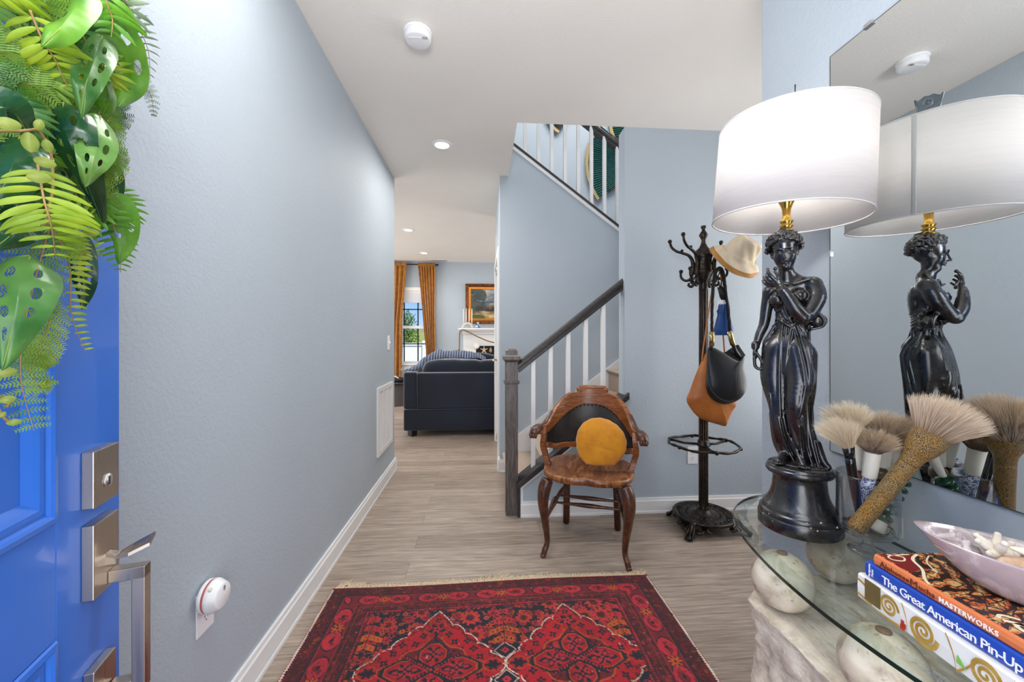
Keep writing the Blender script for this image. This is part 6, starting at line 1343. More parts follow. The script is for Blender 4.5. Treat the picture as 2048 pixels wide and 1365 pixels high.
# the ones filling the body of the wreath
CW=(.457,1.60)
def ringpt(a,r,off): return D(CW[0]+r*math.cos(a),off,CW[1]+r*math.sin(a))
for i in range(16):
    a=rw.uniform(R(-105),R(115)); r0=rw.uniform(.20,.30); b=ringpt(a,r0,rw.uniform(.02,.06)); da=a+rw.uniform(-1.0,1.0); ln=rw.uniform(.09,.15); d=(-DD*(math.cos(da))+Vector((0,0,math.sin(da)-.25))).normalized(); fine=rw.random()<.5
    fern([b,b+d*ln*.35+DN*.012,b+d*ln*.7+DN*.008+Vector((0,0,-.010)),b+d*ln+Vector((0,0,-.03))],rw.uniform(.028,.04),15,rw.choice([YG,FG,LG]),fine=fine,wf=rw.uniform(.15,.19))
cnt=0
while cnt<62:
    u,v=rw.uniform(-70,190),rw.uniform(-60,450)
    if u>215-.0006*(v-210)**2*.6: continue
    off=rw.uniform(.018,.062); a=rw.gauss(.35+(.9 if v>330 else 0)-(.6 if v<60 else 0),1.1); ln=rw.uniform(65,135); e=(u+ln*math.cos(a),v+ln*math.sin(a)+25)
    if e[0]>250 or e[1]>(560 if e[0]<150 else 470): continue
    fine=rw.random()<.58; b=Dp(u,v,off); t_=Dp(e[0],e[1],max(.012,off+rw.uniform(-.01,.02))); m1=b.lerp(t_,.5)+DN*.014+Vector((0,0,.010))
    fern([b,m1,t_],rw.uniform(.025,.036) if fine else rw.uniform(.026,.042),19 if fine else 14,rw.choice([YG,FG,FG,YG,LG,MG] if not fine else [FG,YG,FG,MG]),fine=fine,wf=rw.uniform(.15,.20)); cnt+=1
for i in range(16):
    a=rw.uniform(R(130),R(245)) if i<10 else rw.uniform(R(-100),R(120)); b=ringpt(a,rw.uniform(.2,.3),.03); d=(-DD*math.cos(a+rw.uniform(-.9,.9))+Vector((0,0,math.sin(a)-.3+rw.uniform(-.5,.5)))).normalized(); ln=rw.uniform(.06,.09)
    m=MB(); P=catmull([b,b+d*ln*.5+DN*.015,b+d*ln+Vector((0,0,-.015))],12); blade(m,P,ovate(ln*.33),(TOC(b)+Vector((rw.uniform(-.4,.4),rw.uniform(-.4,.4),rw.uniform(-.4,.4)))).normalized(),.35,8,H6 if i%2 else [],.003); obj('monstera_leaf',m,rw.choice([DG,MG,DG]),wr,fixn=False)
m=MB()
for j in range(9):
    P=[ringpt(2*PI*i/40,.245+.018*math.sin(i*.9+j*1.7)+.012*math.cos(j*2.1),.022+.014*math.sin(i*.7+j*2.3)) for i in range(41)]; m.tube(P,.0055+.0015*(j%3),6)
obj('grapevine_ring',m,TW,wr,label='brown twisted twig ring')
def vine(stem,leaves,off):
    m=MB(); m.tube(catmull(fp(stem,off),5),.0013,5); o=obj('vine_sprig',m,ST,wr)
    for (u,v,sz,ang_) in leaves:
        sz*=.7
        b=Dp(u,v,off+.004); nr=TOC(b); sd=nr.cross(Vector((0,0,1))).normalized(); upv=sd.cross(nr); d=(sd*-math.cos(R(ang_))+upv*-math.sin(R(ang_))*-1).normalized(); P=catmull([b-d*sz,b+nr*.002,b+d*sz],6); g=MB(); blade(g,P,lambda t:sz*.66*math.sin(PI*min(.999,max(.001,t)))**.6+.0002,nr,.35,4); obj('leaf',g,PY,o,fixn=False)
vine([(-10,262),(40,262),(75,258)],[(15,248,.012,10),(78,250,.008,80)],.11)
vine([(75,258),(100,300),(105,380),(88,450)],[(60,285,.013,95),(95,292,.009,100),(78,355,.012,10),(90,325,.011,175)],.11)
vine([(150,452),(163,485),(158,530),(156,560)],[(181,465,.012,0),(151,480,.008,15),(175,512,.007,170),(159,545,.006,0),(158,572,.005,90)],.07)
vine([(-10,745),(15,745)],[(10,745,.012,5)],.05); vine([(-10,790),(20,800),(12,815)],[(15,800,.009,8)],.05); vine([(-5,815),(10,838),(24,845)],[(28,845,.008,0),(5,830,.005,60)],.05)
# ================= WALL AND CEILING FITTINGS =================
PLAST=mat('white_plastic',rgb(234,234,236),.35)
def outlet_part(t,c,ax,ay,n_,plug=True):
    """duplex outlet: plate + two receptacles; c centre, ax right, n_ outward"""
    up_=Vector((0,0,1)); m=MB()
    def bx(mm,w0,w1,h0,h1,d0,d1):
        P=[c+ax*x+up_*z+n_*d for d in (d0,d1) for x,z in ((w0,h0),(w1,h0),(w1,h1),(w0,h1))]; mm.add(P,[(0,3,2,1),(4,5,6,7),(0,1,5,4),(1,2,6,5),(2,3,7,6),(3,0,4,7)])
    bx(m,-.037,.037,-.062,.062,0,.005); obj('plate',m,PLAST,t,bevel=.002)
    for z in (-.02,.02):
        m=MB(); 
        P=[c+ax*(.0165*math.cos(a)*1.0)+up_*(z+.0145*max(-.9,min(.9,math.sin(a)*1.2)))+n_*.0062 for a in np.linspace(0,2*PI,25)[:-1]]; P2=[p-n_*.004 for p in P]; q=len(P); m.add(P+P2,[tuple(range(q))]+[(i,(i+1)%q,q+(i+1)%q,q+i) for i in range(q)]); ro=obj('receptacle',m,PLAST,t)
        m=MB()
        for x in (-.006,.006): bx(m,x-.001,x+.001,z+.0005,z+.008,.006,.0066)
        bx(m,-.002,.002,z-.009,z-.005,.006,.0066); obj('slot',m,mat('slot_dark',rgb(50,48,48),.6),ro)
t=thing('wall_outlet','white duplex outlet on the back wall behind the coat rack pole','outlet',(1.503,YB,.40)); outlet_part(t,Vector((1.503,YB,.401)),Vector((1,0,0)),None,Vector((0,-1,0)))
t=thing('wall_outlet','white outlet low on the left wall under the plug-in alarm','outlet',(XL,1.247,.436)); outlet_part(t,Vector((XL,1.247,.436)),Vector((0,1,0)),None,Vector((1,0,0)))
pc=onx(427,1192,XL+.03); t=thing('plug_in_alarm','round white plug-in alarm with red strip in the left wall outlet','alarm',tuple(pc))
MA=Matrix.Translation((XL+.006,pc.y,pc.z))@Matrix.Rotation(R(90),4,'Y')@Matrix.Diagonal((.88,.88,1,1))
obj('housing',MB().lathe([(.0,.0),(.048,.002),(.052,.006),(.052,.014),(.051,.015)],M=MA,n=56,cap=False).lathe([(.051,.021),(.053,.022),(.053,.028),(.050,.034),(.042,.048),(.040,.051),(.037,.0525),(.0,.053)],M=MA,n=56,cap=False),PLAST,t)
obj('light_strip',MB().lathe([(.050,.0145),(.0515,.016),(.0515,.020),(.050,.0215)],M=MA,n=56,cap=False),mat('red_translucent',rgb(216,104,96),.3,trans=.2),t,label='red translucent strip')
m=MB(); 
for (a,b) in ((.016,.012),(.020,.014),(.024,.012),(.014,.016),(.018,.019),(.022,.019),(.026,.016)): 
    p=MA@Vector((-a-.004,b-.012,.0533)); m.tube([p,p+Vector((.0006,0,0))],.0016,8)
obj('grille_hole',m,mat('hole_dark',rgb(70,70,72),.6),t,kind='stuff')
m=MB(); p=MA@Vector((-.036,-.030,.030)); m.tube([p,p+Vector((.004,-.003,.003))],.006,14); obj('button',m,mat('pale_button',rgb(222,218,206),.4),t)
# light switch
t=thing('light_switch','white toggle light switch near the end of the left wall','light switch',(XL,3.565,1.20))
obj('plate',MB().box((XL,3.53,1.137),(XL+.006,3.60,1.262)),PLAST,t,bevel=.002); obj('toggle',MB().box((XL+.005,3.56,1.192),(XL+.018,3.57,1.212)),PLAST,t,bevel=.002)
# return-air grille
t=thing('wall_vent','white slatted return air grille low on the left wall','vent',(XL,3.435,.31)); y0,y1,z0,z1=3.178,3.69,.305,.848
m=MB(); 
for a,b in (((y0,z0),(y1,z0+.035)),((y0,z1-.035),(y1,z1)),((y0,z0+.035),(y0+.035,z1-.035)),((y1-.035,z0+.035),(y1,z1-.035))): m.box((XL,a[0],a[1]),(XL+.014,b[0],b[1]))
for i in (1,2): y=y0+.035+(y1-y0-.07)*i/3; m.box((XL,y-.008,z0+.035),(XL+.013,y+.008,z1-.035))
VM=mat('vent_white_enamel',rgb(226,222,220),.4)
obj('frame',m,VM,t)
m=MB(); n_=34
for i in range(n_):
    z=z0+.04+(z1-z0-.08)*i/(n_-1); m.add([(XL+.001,y0+.03,z+.006),(XL+.001,y1-.03,z+.006),(XL+.011,y1-.03,z-.004),(XL+.011,y0+.03,z-.004)],[(0,1,2,3)])
obj('slats',m,VM,t,solid=.0012); obj('backing',MB().box((XL-.001,y0+.03,z0+.03),(XL+.0015,y1-.03,z1-.03)),mat('duct_dark',rgb(92,88,86),.8),t)
# smoke detector
p=onz(836,64,CZ); t=thing('smoke_detector','round white smoke detector on the foyer ceiling','smoke detector',(p.x,p.y,CZ-.045)); c=(p.x,p.y,CZ)
obj('base_plate',MB().lathe([(.0,-.0),(.068,-.0),(.069,-.006),(.066,-.012),(.063,-.013),(.0,-.013)],c=c,n=56,cap=False),PLAST,t)
obj('housing',MB().lathe([(.063,-.013),(.0645,-.016),(.0645,-.036),(.061,-.044),(.054,-.047),(.0,-.0475)],c=c,n=56,cap=False),PLAST,t)
m=MB(); m.box((c[0]-.045,c[1]-.030,CZ-.0490),(c[0]+.020,c[1]-.012,CZ-.0465)); obj('test_button',m,PLAST,t,bevel=.004)
m=MB(); 
for i in range(5): m.box((c[0]+.026+.005*i,c[1]-.034,CZ-.0482),(c[0]+.0285+.005*i,c[1]-.018,CZ-.047))
obj('sounder_slot',m,mat('slot_grey',rgb(150,150,150),.6),t,kind='stuff')
EM=mat('led_lens',rgb(255,255,255),.5,emit=(1,.98,.95),es=6)
proto=None
for i,(x,y,lb) in enumerate(((-.313,3.114,'round recessed downlight nearest the camera in the hall ceiling'),(-1.026,5.62,'middle recessed downlight, in the living room ceiling'),(-1.033,7.14,'farthest recessed downlight, nearest the curtained window'))):
    t=thing('ceiling_light',lb,'ceiling light',(x,y,CZ),0,'recessed ceiling downlights')
    obj('trim_ring',MB().lathe([(.052,-.001),(.056,-.007),(.072,-.006),(.082,-.001),(.082,0)],c=(x,y,CZ),n=48,cap=False),PLAST,t); obj('lens',MB().lathe([(.0,-.003),(.055,-.0025),(.055,0)],c=(x,y,CZ),n=40,cap=False),EM,t,label='glowing white lens')
    l=bpy.data.lights.new('downlight','SPOT'); l.energy=14; l.spot_size=R(150); l.spot_blend=1; l.shadow_soft_size=.05; l.color=(1,.96,.9); lo=bpy.data.objects.new('downlight',l); lo.location=(x,y,CZ-.02); COL.objects.link(lo)
t=thing('ceiling_vent','white slotted air register on the ceiling by the far curtain rod','vent',(-.85,7.78,CZ-.01))
obj('frame',MB().box((-1.02,7.71,CZ-.008),(-.66,7.85,CZ)),VM,t,bevel=.002)
m=MB()
for i in range(4): m.box((-.99,7.73+.028*i,CZ-.012),(-.69,7.74+.028*i,CZ-.006))
obj('slats',m,mat('vent_shadow_grey',rgb(150,148,146),.6),t)
# ================= LIVING ROOM =================
k=N('navy_velvet'); v=k.coord(); nn=k.noise(v,3,3); k.l(k.ramp(nn,[(.3,rgb(14,19,32)),(.7,rgb(24,32,50))]),k.b.inputs['Base Color']); k.b.inputs['Roughness'].default_value=.8; k.b.inputs['Sheen Weight'].default_value=.5; k.b.inputs['Sheen Roughness'].default_value=.4; k.bump(k.noise(v,260,2),.2,.001); NAVY=k.m
sf=thing('sofa','navy velvet sofa seen from behind at the end of the hall','sofa',(.1,5.5,0)); X0,X1,Y0=-.985,1.25,5.05
obj('frame',MB().box((X0,Y0,.075),(X1,5.98,.34)).box((X0+.17,Y0,.34),(X1-.17,Y0+.17,.80)),NAVY,sf,bevel=.02)
for a,b in ((X0,X0+.165),(X1-.165,X1)): obj('arm',MB().box((a,Y0-.003,.345),(b,5.95,.81)),NAVY,sf,bevel=.025)
obj('seam',MB().tube([(X0+.005,Y0-.003,.342),(X1,Y0-.003,.342)],.004,6).tube([(X0+.17,Y0-.003,.36),(X0+.17,Y0-.003,.80)],.004,6),mat('navy_piping',rgb(44,52,74),.7),sf)
for x in (X0+.10,X1-.12):
    for y in (Y0+.07,5.88): obj('leg',MB().lathe([(.055,0),(.062,.076)],c=(x,y,0),n=4,M=None,smooth=False),mat('dark_leg',rgb(20,16,16),.4),sf)
def puff(c,sx,sy,sz,M=None,p=.35,seed=0):
    m=MB(); 
    def f(u,v_):
        a=2*PI*u; b=PI*(v_-.5); sgn=lambda x,e:math.copysign(abs(x)**e,x)
        q=Vector((sx*sgn(math.cos(b),p)*sgn(math.cos(a),p),sy*sgn(math.cos(b),p)*sgn(math.sin(a),p),sz*sgn(math.sin(b),p+.25))); q+=q.normalized()*MN.noise(q*7+Vector((seed,0,0)))*.015
        if M: q=M@q
        return Vector(c)+q
    m.grid(f,56,30,cu=True); return m
obj('back_cushion',puff((X0+.62,5.30,.76),.42,.13,.20,p=.4,seed=1),NAVY,sf); obj('back_cushion',puff((.42,5.30,.76),.56,.13,.20,p=.4,seed=4),NAVY,sf)
obj('seat_cushion',puff((.1,5.62,.43),.9,.34,.11,p=.3,seed=5),NAVY,sf)
obj('throw_pillow',puff((.03,5.72,.90),.23,.09,.12,M=Matrix.Rotation(R(10),3,'Y'),p=.55,seed=2),mat('navy_pillow_cloth',rgb(26,32,52),.85,sheen=.3),None,'dark navy throw pillow leaning behind the sofa back near the door edge','pillow')
# striped throw
k=N('blue_striped_throw'); v=k.coord(); wv=k.n('ShaderNodeTexWave',bands_direction='X'); wv.inputs['Scale'].default_value=9; wv.inputs['Distortion'].default_value=.6; k.l(v,wv.inputs[0]); mp_=k.noise(v,5,3)
k.l(k.mix(k.ramp(mp_,[(.35,(0,0,0)),(.65,(.75,.75,.75))]),k.ramp(wv.outputs[1],[(.7,rgb(66,78,104)),(.84,rgb(66,78,104)),(.9,rgb(168,174,188)),(.97,rgb(168,174,188))]),rgb(84,92,114)),k.b.inputs['Base Color']); k.b.inputs['Roughness'].default_value=.9
m=MB()
def thr(u,v_):
    x=-.975+1.02*u; top=[.83,.90,1.0,1.07,1.06,1.05,1.06,1.04,1.02,.96]; i=u*(len(top)-1); j=min(int(i),len(top)-2); zt=top[j]*(1-(i-j))+top[j+1]*(i-j)
    y0_=5.055+.42*min(1,u*3.2); y=y0_+(.30 if u>.2 else .30+.35*(1-u*5))*v_; z0_=.82 if u<.12 else .82+.13*min(1,(u-.12)*4); z=z0_+(zt-z0_)*math.sin(PI*min(1,v_*1.0))**.7+.008*math.sin(u*31+v_*6)+.006*math.sin(u*57+v_*11); return Vector((x,y,max(z,.818)))
m.grid(thr,70,26); obj('throw_blanket',m,k.m,None,'blue and white striped throw draped over the sofa back','blanket',solid=.008)
# curtains and rod
CUR=N('mustard_sheer_velvet'); k=CUR; v=k.coord(); nn=k.noise(v,14,3); col=k.ramp(nn,[(.3,rgb(178,112,34)),(.7,rgb(208,144,54))]); k.l(col,k.b.inputs['Base Color']); k.b.inputs['Roughness'].default_value=.7; k.b.inputs['Sheen Weight'].default_value=.3
tl=k.n('ShaderNodeBsdfTranslucent'); k.l(col,tl.inputs[0]); ms=k.n('ShaderNodeMixShader',i_0=.35); out=[n_ for n_ in k.t.nodes if n_.type=='OUTPUT_MATERIAL'][0]; k.l(k.b.outputs[0],ms.inputs[1]); k.l(tl.outputs[0],ms.inputs[2]); k.l(ms.outputs[0],out.inputs[0]); CM=k.m
def curtain(label,L0,L1,folds,seed):
    t=thing('curtain',label,'curtain',((L0(0)+L1(0))/2,7.85,.02),0,'mustard curtains at the living room window'); m=MB(); r=random.Random(seed)
    ph=[r.uniform(0,6) for _ in range(4)]
    def f(u,v_):
        z=2.66-2.63*v_; t_=v_; x=L0(t_)*(1-u)+L1(t_)*u; amp=.030*(.5+.5*min(1,v_*4)); y=7.855+amp*math.sin(2*PI*folds*u+ph[0]+.5*math.sin(3*v_+ph[1]))+.008*math.sin(2*PI*folds*2.3*u+ph[2]); return Vector((x+.006*math.sin(v_*9+u*8),y,z))
    m.grid(f,150,60); obj('panel',m,CM,t,solid=.003)
    m=MB()
    def g(u,v_): x=L0(0)*(1-u)+L1(0)*u; a=2*PI*v_; return Vector((x,7.855+(.022+.004*math.sin(u*120))*math.cos(a),2.665+(.034+.006*math.sin(u*97+1))*math.sin(a)))
    m.grid(g,110,14,cv=True); obj('heading',m,CM,t,label='gathered heading over the rod')
curtain('mustard yellow curtain at the left of the far window',lambda t:-2.05-.02*t,lambda t:-1.475-.05*min(1,t*2.5)-.06*t,7,1)
curtain('mustard yellow curtain between far window and fireplace, swept to one side',lambda t:-1.25+.155*min(1,t*1.6)-.0*t,lambda t:-.925+.01*t,6,2)
rd=thing('curtain_rod','black curtain rod above the far window','curtain rod',(-1.6,7.855,2.65)); obj('rod',MB().tube([(-2.35,7.855,2.665),(-.885,7.855,2.665)],.011,10),BLK,rd); obj('finial',MB().ball((-.875,7.855,2.665),.02,8),BLK,rd); obj('bracket',MB().box((-.905,7.855,2.655),(-.89,7.95,2.675)),BLK,rd)
# painting
pt=thing('framed_painting','landscape painting in ornate gilt frame above the mantel','painting',(.30,YFar,1.516)); GLT=mat('antique_gilt',rgb(150,88,34),.35,.55,bs=40,bstr=.9,bd=.01,var=rgb(74,38,18),vs=26); GL2=mat('bright_gilt',rgb(214,140,60),.35,.5)
PX0,PX1,PZ0,PZ1=-.337,.93,1.516,2.31
def frame_ring(m,d0,d1,o0,o1):
    a=[(PX0+d0,PZ0+d0),(PX1-d0,PZ0+d0),(PX1-d0,PZ1-d0),(PX0+d0,PZ1-d0)]; b=[(PX0+d1,PZ0+d1),(PX1-d1,PZ0+d1),(PX1-d1,PZ1-d1),(PX0+d1,PZ1-d1)]
    m.add([(x,YFar-o0,z) for x,z in a]+[(x,YFar-o1,z) for x,z in b],[(i,(i+1)%4,4+(i+1)%4,4+i) for i in range(4)])
m=MB()
for d0,d1,o0,o1 in ((0,0.0001,0,.03),(0,.012,.03,.055),(.012,.045,.055,.045),(.045,.068,.045,.03)): frame_ring(m,d0,d1,o0,o1)
for i in range(40):
    x=PX0+.03+(PX1-PX0-.06)*i/39
    for z in (PZ0+.03,PZ1-.03): m.ball((x,YFar-.05,z),.012,4)
for i in range(24):
    z=PZ0+.03+(PZ1-PZ0-.06)*i/23
    for x in (PX0+.03,PX1-.03): m.ball((x,YFar-.05,z),.012,4)
obj('frame',m,GLT,pt); m=MB(); frame_ring(m,.068,.10,.032,.038); frame_ring(m,.10,.112,.038,.02); obj('inner_frame',m,GL2,pt,label='bright gilt inner frame')
cx0,cx1,cz0,cz1=PX0+.11,PX1-.11,PZ0+.11,PZ1-.11; nx_,nz_=220,140; gx=np.linspace(0,1,nx_); gz=np.linspace(0,1,nz_); GX,GZ_=np.meshgrid(gx,gz)
def fbm(x,y,seed):
    out=np.zeros_like(x); 
    for o_ in range(4):
        r=np.random.default_rng(seed+o_); t_=r.random((32,32)); s_=5*2**o_; a,b=(x*s_)%32,(y*s_)%32; i,j=a.astype(int)%32,b.astype(int)%32; fx,fy=a-np.floor(a),b-np.floor(b); out+=((t_[i,j]*(1-fx)+t_[(i+1)%32,j]*fx)*(1-fy)+(t_[i,(j+1)%32]*(1-fx)+t_[(i+1)%32,(j+1)%32]*fx)*fy)/2**o_
    return out/1.875
n1_=fbm(GX*1.6,GZ_,3); n2_=fbm(GX*1.6,GZ_*2,9); C_=np.zeros((nz_,nx_,3)); sk1,sk2=np.array(rgb(176,172,160)),np.array(rgb(98,108,120)); t_=np.clip((n2_-.35)*3,0,1)[...,None]; C_[:]=sk2*(1-t_)+sk1*t_
def pc_(mk,c): C_[mk]=np.array(rgb(*c))
mt=.62-.22*np.abs(GX-.38)+.10*(n1_-.5); mk=GZ_<mt; C_[mk]=(np.array(rgb(70,82,92))*(1-t_[mk])+np.array(rgb(112,120,122))*t_[mk]); gd=.42+.12*(n1_-.5); mk=GZ_<gd; C_[mk]=(np.array(rgb(40,34,26))*(1-t_[mk])+np.array(rgb(128,100,62))*t_[mk])
mk=(GZ_<.24+.1*(n1_-.5))&(GX<.5); C_[mk]=(np.array(rgb(196,172,116))*t_[mk]+np.array(rgb(90,74,48))*(1-t_[mk])); mk=(np.hypot((GX-.08)/.22,(GZ_-.68)/.42)<.75+.6*n1_-.1)&(n2_>.32); C_[mk]=np.array(rgb(40,52,50))*(1-t_[mk])+np.array(rgb(70,74,60))*t_[mk]
mk=(GZ_<.10+.16*(n2_-.4))&(n1_>.38)&(GX<.3*n1_+.08); pc_(mk,(52,80,34)); mk=(np.hypot((GX-.36)/.018,(GZ_-.36)/.045)<.6+n1_); pc_(mk,(122,76,54)); mk=(np.hypot((GX-.43)/.035,(GZ_-.31)/.08)<.5+n2_); pc_(mk,(30,28,32)); mk=(np.abs(GZ_-.47-.05*n2_)<.02)&(GX>.33)&(n1_>.45); pc_(mk,(170,150,112))
vs=np.stack([cx0+(cx1-cx0)*GX,np.full_like(GX,YFar-.018),cz0+(cz1-cz0)*GZ_],-1).reshape(-1,3); idx=np.arange(nx_*nz_).reshape(nz_,nx_); f_=np.stack([idx[:-1,:-1],idx[:-1,1:],idx[1:,1:],idx[1:,:-1]],-1).reshape(-1,4)
m=MB(); m.add(vs,f_); co=obj('canvas',m,mat('oil_paint',(0,0,0),.45),pt); ca=co.data.color_attributes.new('paint','FLOAT_COLOR','POINT'); ar=np.ones((len(vs),4)); ar[:,:3]=C_.reshape(-1,3); ca.data.foreach_set('color',ar.ravel())
k=N('oil_paint_canvas'); a=k.n('ShaderNodeAttribute',attribute_name='paint'); k.l(a.outputs[0],k.b.inputs['Base Color']); k.b.inputs['Roughness'].default_value=.4; co.data.materials[0]=k.m
# fireplace
fpl=thing('fireplace','white fireplace mantel below the gilt framed painting','fireplace',(.35,7.78,0))
m=MB(); m.box((-.46,7.60,1.395),(1.22,YFar,1.421)); m.box((-.43,7.63,1.375),(1.19,YFar,1.395)); m.box((-.40,7.67,1.35),(1.16,YFar,1.375)); m.box((-.385,7.70,1.31),(1.145,YFar,1.35)); obj('mantel_shelf',m,WHITE,fpl,bevel=.003)
m=MB(); m.box((-.37,7.74,1.08),(1.13,YFar,1.31)); m.box((-.37,7.74,0),(-.125,YFar,1.08)); m.box((.885,7.74,0),(1.13,YFar,1.08)); obj('surround',m,WHITE,fpl,bevel=.004)
m=MB(); m.box((-.125,7.80,0),(.885,YFar-.005,1.08)); obj('firebox',m,mat('black_slate',rgb(26,27,30),.5,bs=20,bstr=.3),fpl,label='black slate fireplace insert')
# on the mantel
ah=thing('candle_holder','white speckled arch shaped candle holder on the mantel','candle holder',(-.285,7.72,1.421)); m=MB(); m.tube([(-.285+.092*math.cos(PI*i/20),7.72,1.421+.092*math.sin(PI*i/20)) for i in range(21)],.026,12); obj('arch',m,mat('speckled_stone',rgb(206,202,196),.7,bs=80,bstr=.2,var=rgb(176,172,168),vs=60),ah)
for i,(x,zb,zt) in enumerate(((-.365,1.50,1.80),(-.313,1.525,1.81),(-.257,1.525,1.81),(-.205,1.50,1.80))):
    t=thing('taper_candle',('ivory taper candle at the far left of the arch holder','second ivory taper candle from the left in the arch holder','third ivory taper candle from the left in the arch holder','ivory taper candle at the right end of the arch holder')[i],'candle',(x,7.72,zb),0,'taper candles in the arch holder'); obj('wax',MB().lathe([(.012,0),(.0105,.1),(.007,zt-zb-.01),(.002,zt-zb)],c=(x,7.72,zb),n=16),mat('ivory_wax',rgb(226,212,190),.5,sub=.2),t); obj('wick',MB().tube([(x,7.72,zt-.002),(x,7.72,zt+.008)],.001,5),BLK,t)
m=MB(); m.lathe([(.022,0),(.042,.02),(.052,.05),(.040,.08),(.020,.095),(.022,.11),(.020,.112)],c=(-.085,7.72,1.421),n=28); k=N('blue_white_ceramic'); v=k.coord(); k.l(k.ramp(k.noise(v,26,2,.5,1),[(.45,rgb(216,222,226)),(.5,rgb(40,84,130))]),k.b.inputs['Base Color']); k.b.inputs['Roughness'].default_value=.2; obj('vase',m,k.m,None,'small blue and white ceramic vase on the mantel','vase')
m=MB(); m.tube(catmull([(.95,7.66,1.10),(.5,7.64,1.10),(.16,7.66,1.16),(-.05,7.64,1.24),(-.25,7.62,1.34),(-.36,7.585,1.39),(-.42,7.58,1.36),(-.435,7.62,1.26),(-.44,7.66,1.12),(-.445,7.68,1.02)],8),.011,8); obj('rope_garland',m,mat('jute_rope',rgb(132,98,64),.9,bs=120,bstr=.8),None,'brown rope garland swagged across the white mantel','garland')
m=MB(); m.tube(catmull([(-.445,7.68,1.02),(-.48,7.68,.98),(-.50,7.68,.92),(-.46,7.68,.86),(-.40,7.68,.80),(-.385,7.68,.86),(-.42,7.68,.94),(-.445,7.68,1.02)],5),.013,8); obj('rope_bow',m,mat('jute_rope_bow',rgb(150,104,62),.9,bs=120,bstr=.8),None,'looped brown rope tassel hanging at the left end of the garland','tassel')
m=MB(); m.lathe([(.0,0),(.05,.002),(.058,.008),(.05,.014),(.0,.016)],M=Matrix.Translation((-.115,7.70,1.08))@Matrix.Rotation(R(90),4,'X'),n=28); obj('sand_dollar',m,mat('chalk_white',rgb(220,216,208),.7),None,'round white disc ornament on the fireplace surround','ornament',group='sea ornaments on the fireplace')
m=MB()
for i in range(5): a=R(90+72*i); m.tube([(.03,7.785,1.0),(.03+.035*math.cos(a),7.782,1.0+.04*math.sin(a)),(.03+.078*math.cos(a),7.785,1.0+.085*math.sin(a))],[.017,.012,.005],8)
obj('starfish',m,mat('tan_starfish',rgb(222,196,156),.8,bs=90,bstr=.4),None,'tan starfish hanging in the black fireplace opening','ornament',group='sea ornaments on the fireplace')
m=MB(); m.lathe([(.002,0),(.02,.015),(.028,.04),(.022,.07),(.008,.10),(.002,.115)],c=(.158,7.77,.945),n=16); obj('seashell',m,mat('tan_shell',rgb(170,140,116),.6,bs=60,bstr=.6,stretch=(1,1,4)),None,'brown spiral shell right of the starfish on the fireplace','ornament',group='sea ornaments on the fireplace')
# ribbed side table under the window
sb=thing('side_table','dark ribbed round side table below the left curtain','side table',(-1.60,7.45,0)); m=MB(); n_=80; vs=[];fs=[]
for j,z in enumerate((0,.40)):
    for i in range(n_*2): a=PI*i/n_; r_=.20-(.008 if i%2 else 0); vs.append((-1.60+r_*math.cos(a),7.45+r_*math.sin(a),z))
q=n_*2; fs=[(i,(i+1)%q,q+(i+1)%q,q+i) for i in range(q)]; m.add(vs,fs); obj('ribbed_base',m,mat('ribbed_grey_wood',rgb(96,88,86),.6),sb); obj('tabletop',MB().lathe([(.0,.40),(.24,.40),(.245,.41),(.24,.43),(.0,.43)],c=(-1.60,7.45,0),n=48,cap=False),mat('dark_tabletop',rgb(34,34,38),.3),sb)
t=thing('table_object','small black and white object with curved handle on the side table','ornament',(-1.52,7.40,.43)); obj('body',puff((-1.53,7.42,.475),.11,.08,.045,p=.7,seed=9),mat('black_fabric',rgb(30,30,34),.8),t); obj('handle',MB().tube(catmull([(-1.42,7.4,.50),(-1.40,7.4,.56),(-1.44,7.4,.62),(-1.50,7.4,.66)],5),.011,8),mat('grey_handle',rgb(128,132,144),.4),t); obj('paper',MB().box((-.05,-.03,0),(.05,.03,.012),Matrix.Translation((-1.56,7.36,.52))@Matrix.Rotation(R(25),4,'Y')),mat('paper_white',rgb(220,216,208),.7),t,label='white folded piece')  # stand-in shape for an unidentified black and white object
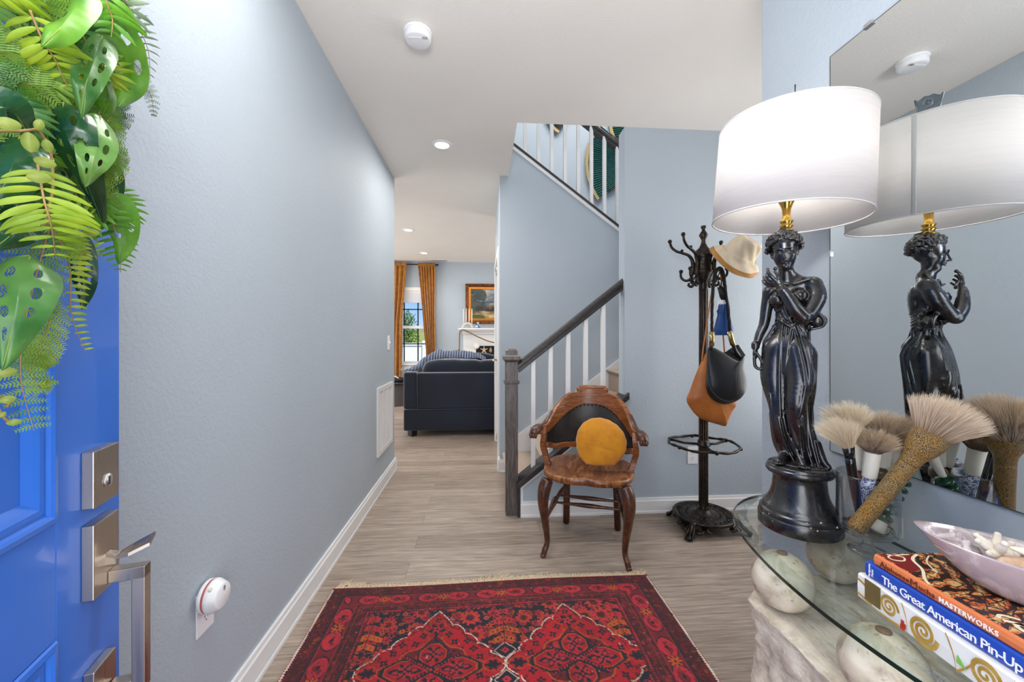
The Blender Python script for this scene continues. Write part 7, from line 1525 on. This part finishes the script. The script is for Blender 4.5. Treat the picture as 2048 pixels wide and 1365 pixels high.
# ================= OUTSIDE THE WINDOW =================
GR=mat('lawn_grass',rgb(112,138,58),.95,bs=3,bstr=.8,bd=.1,var=rgb(156,146,78),vs=.5)
m=MB(); 
def gy(u,v_): x=-40+60*u; y=9+60*v_; z=-.7 if y<17 else -.7+min(2.35,(y-17)*.24)+.3*MN.noise(Vector((x*.3,y*.3,0))); return Vector((x,y,z))
m.grid(gy,60,60); obj('grass_bank',m,GR,None,'grassy bank rising beyond the white fence outside the window','grass',kind='stuff')
t=thing('vinyl_fence','white vinyl privacy fence outside the living room window','fence',(-3,13.5,-.7)); FM=mat('white_vinyl',rgb(236,236,240),.4)
m=MB(); m.box((-12,13.49,-.7),(6,13.53,1.02)); m.box((-12,13.46,.97),(6,13.56,1.06)); m.box((-12,13.46,-.6),(6,13.56,-.5))
for i in range(90): m.box((-12+.2*i,13.485,-.6),(-12+.2*i+.006,13.49,.97))
obj('panel',m,FM,t)
for i in range(8): obj('post',MB().box((-11.6+2.4*i,13.44,-.7),(-11.48+2.4*i,13.58,1.14)),FM,t)
def tree(x,y,z0,h,r,label,n_,seed,col):
    t=thing('tree',label,'tree',(x,y,z0),0); rt=random.Random(seed); m=MB(); m.tube([(x,y,z0),(x+.03,y,z0+h*.5),(x,y,z0+h*.85)],[.05,.035,.012],8)
    for i in range(9): a=i*2.4; m.tube([(x,y,z0+h*(.3+.06*i)),(x+r*.7*math.cos(a),y+r*.7*math.sin(a),z0+h*(.45+.06*i))],[.03,.01],5)
    obj('trunk',m,mat('tree_bark',rgb(92,76,60),.9),t); g=MB()
    for i in range(n_):
        a=rt.uniform(0,2*PI); b=rt.uniform(-1,1); q=rt.random()**.4; c=Vector((x+r*q*math.cos(a)*math.sqrt(1-b*b)*(1.0-.3*b),y+r*q*math.sin(a)*math.sqrt(1-b*b),z0+h*.66+h*.33*q*b)); d1=Vector((rt.uniform(-1,1),rt.uniform(-1,1),rt.uniform(-1,1))).normalized(); d2=d1.cross(Vector((rt.uniform(-1,1),rt.uniform(-1,1),rt.uniform(-1,1)))).normalized(); s_=rt.uniform(.03,.06)
        g.add([c-d1*s_,c+d2*s_*.5,c+d1*s_,c-d2*s_*.5],[(0,1,2,3)])
    obj('crown',g,leaf_mat('tree_leaves_'+str(seed),*col),t,kind='stuff',fixn=False)
p=ony(817,700,16.5); tree(p.x,16.5,-.7,3.15,.42,'leafy green tree beyond the fence, seen through the window',1300,3,(rgb(70,116,44),rgb(126,160,70)))
m=MB(); m.box((-30,40,1.2),(10,40.1,2.35)); obj('grey_fence',m,mat('weathered_grey',rgb(150,152,158),.8,bs=5,bstr=.3),None,'long low grey fence on the skyline beyond the grass','fence')
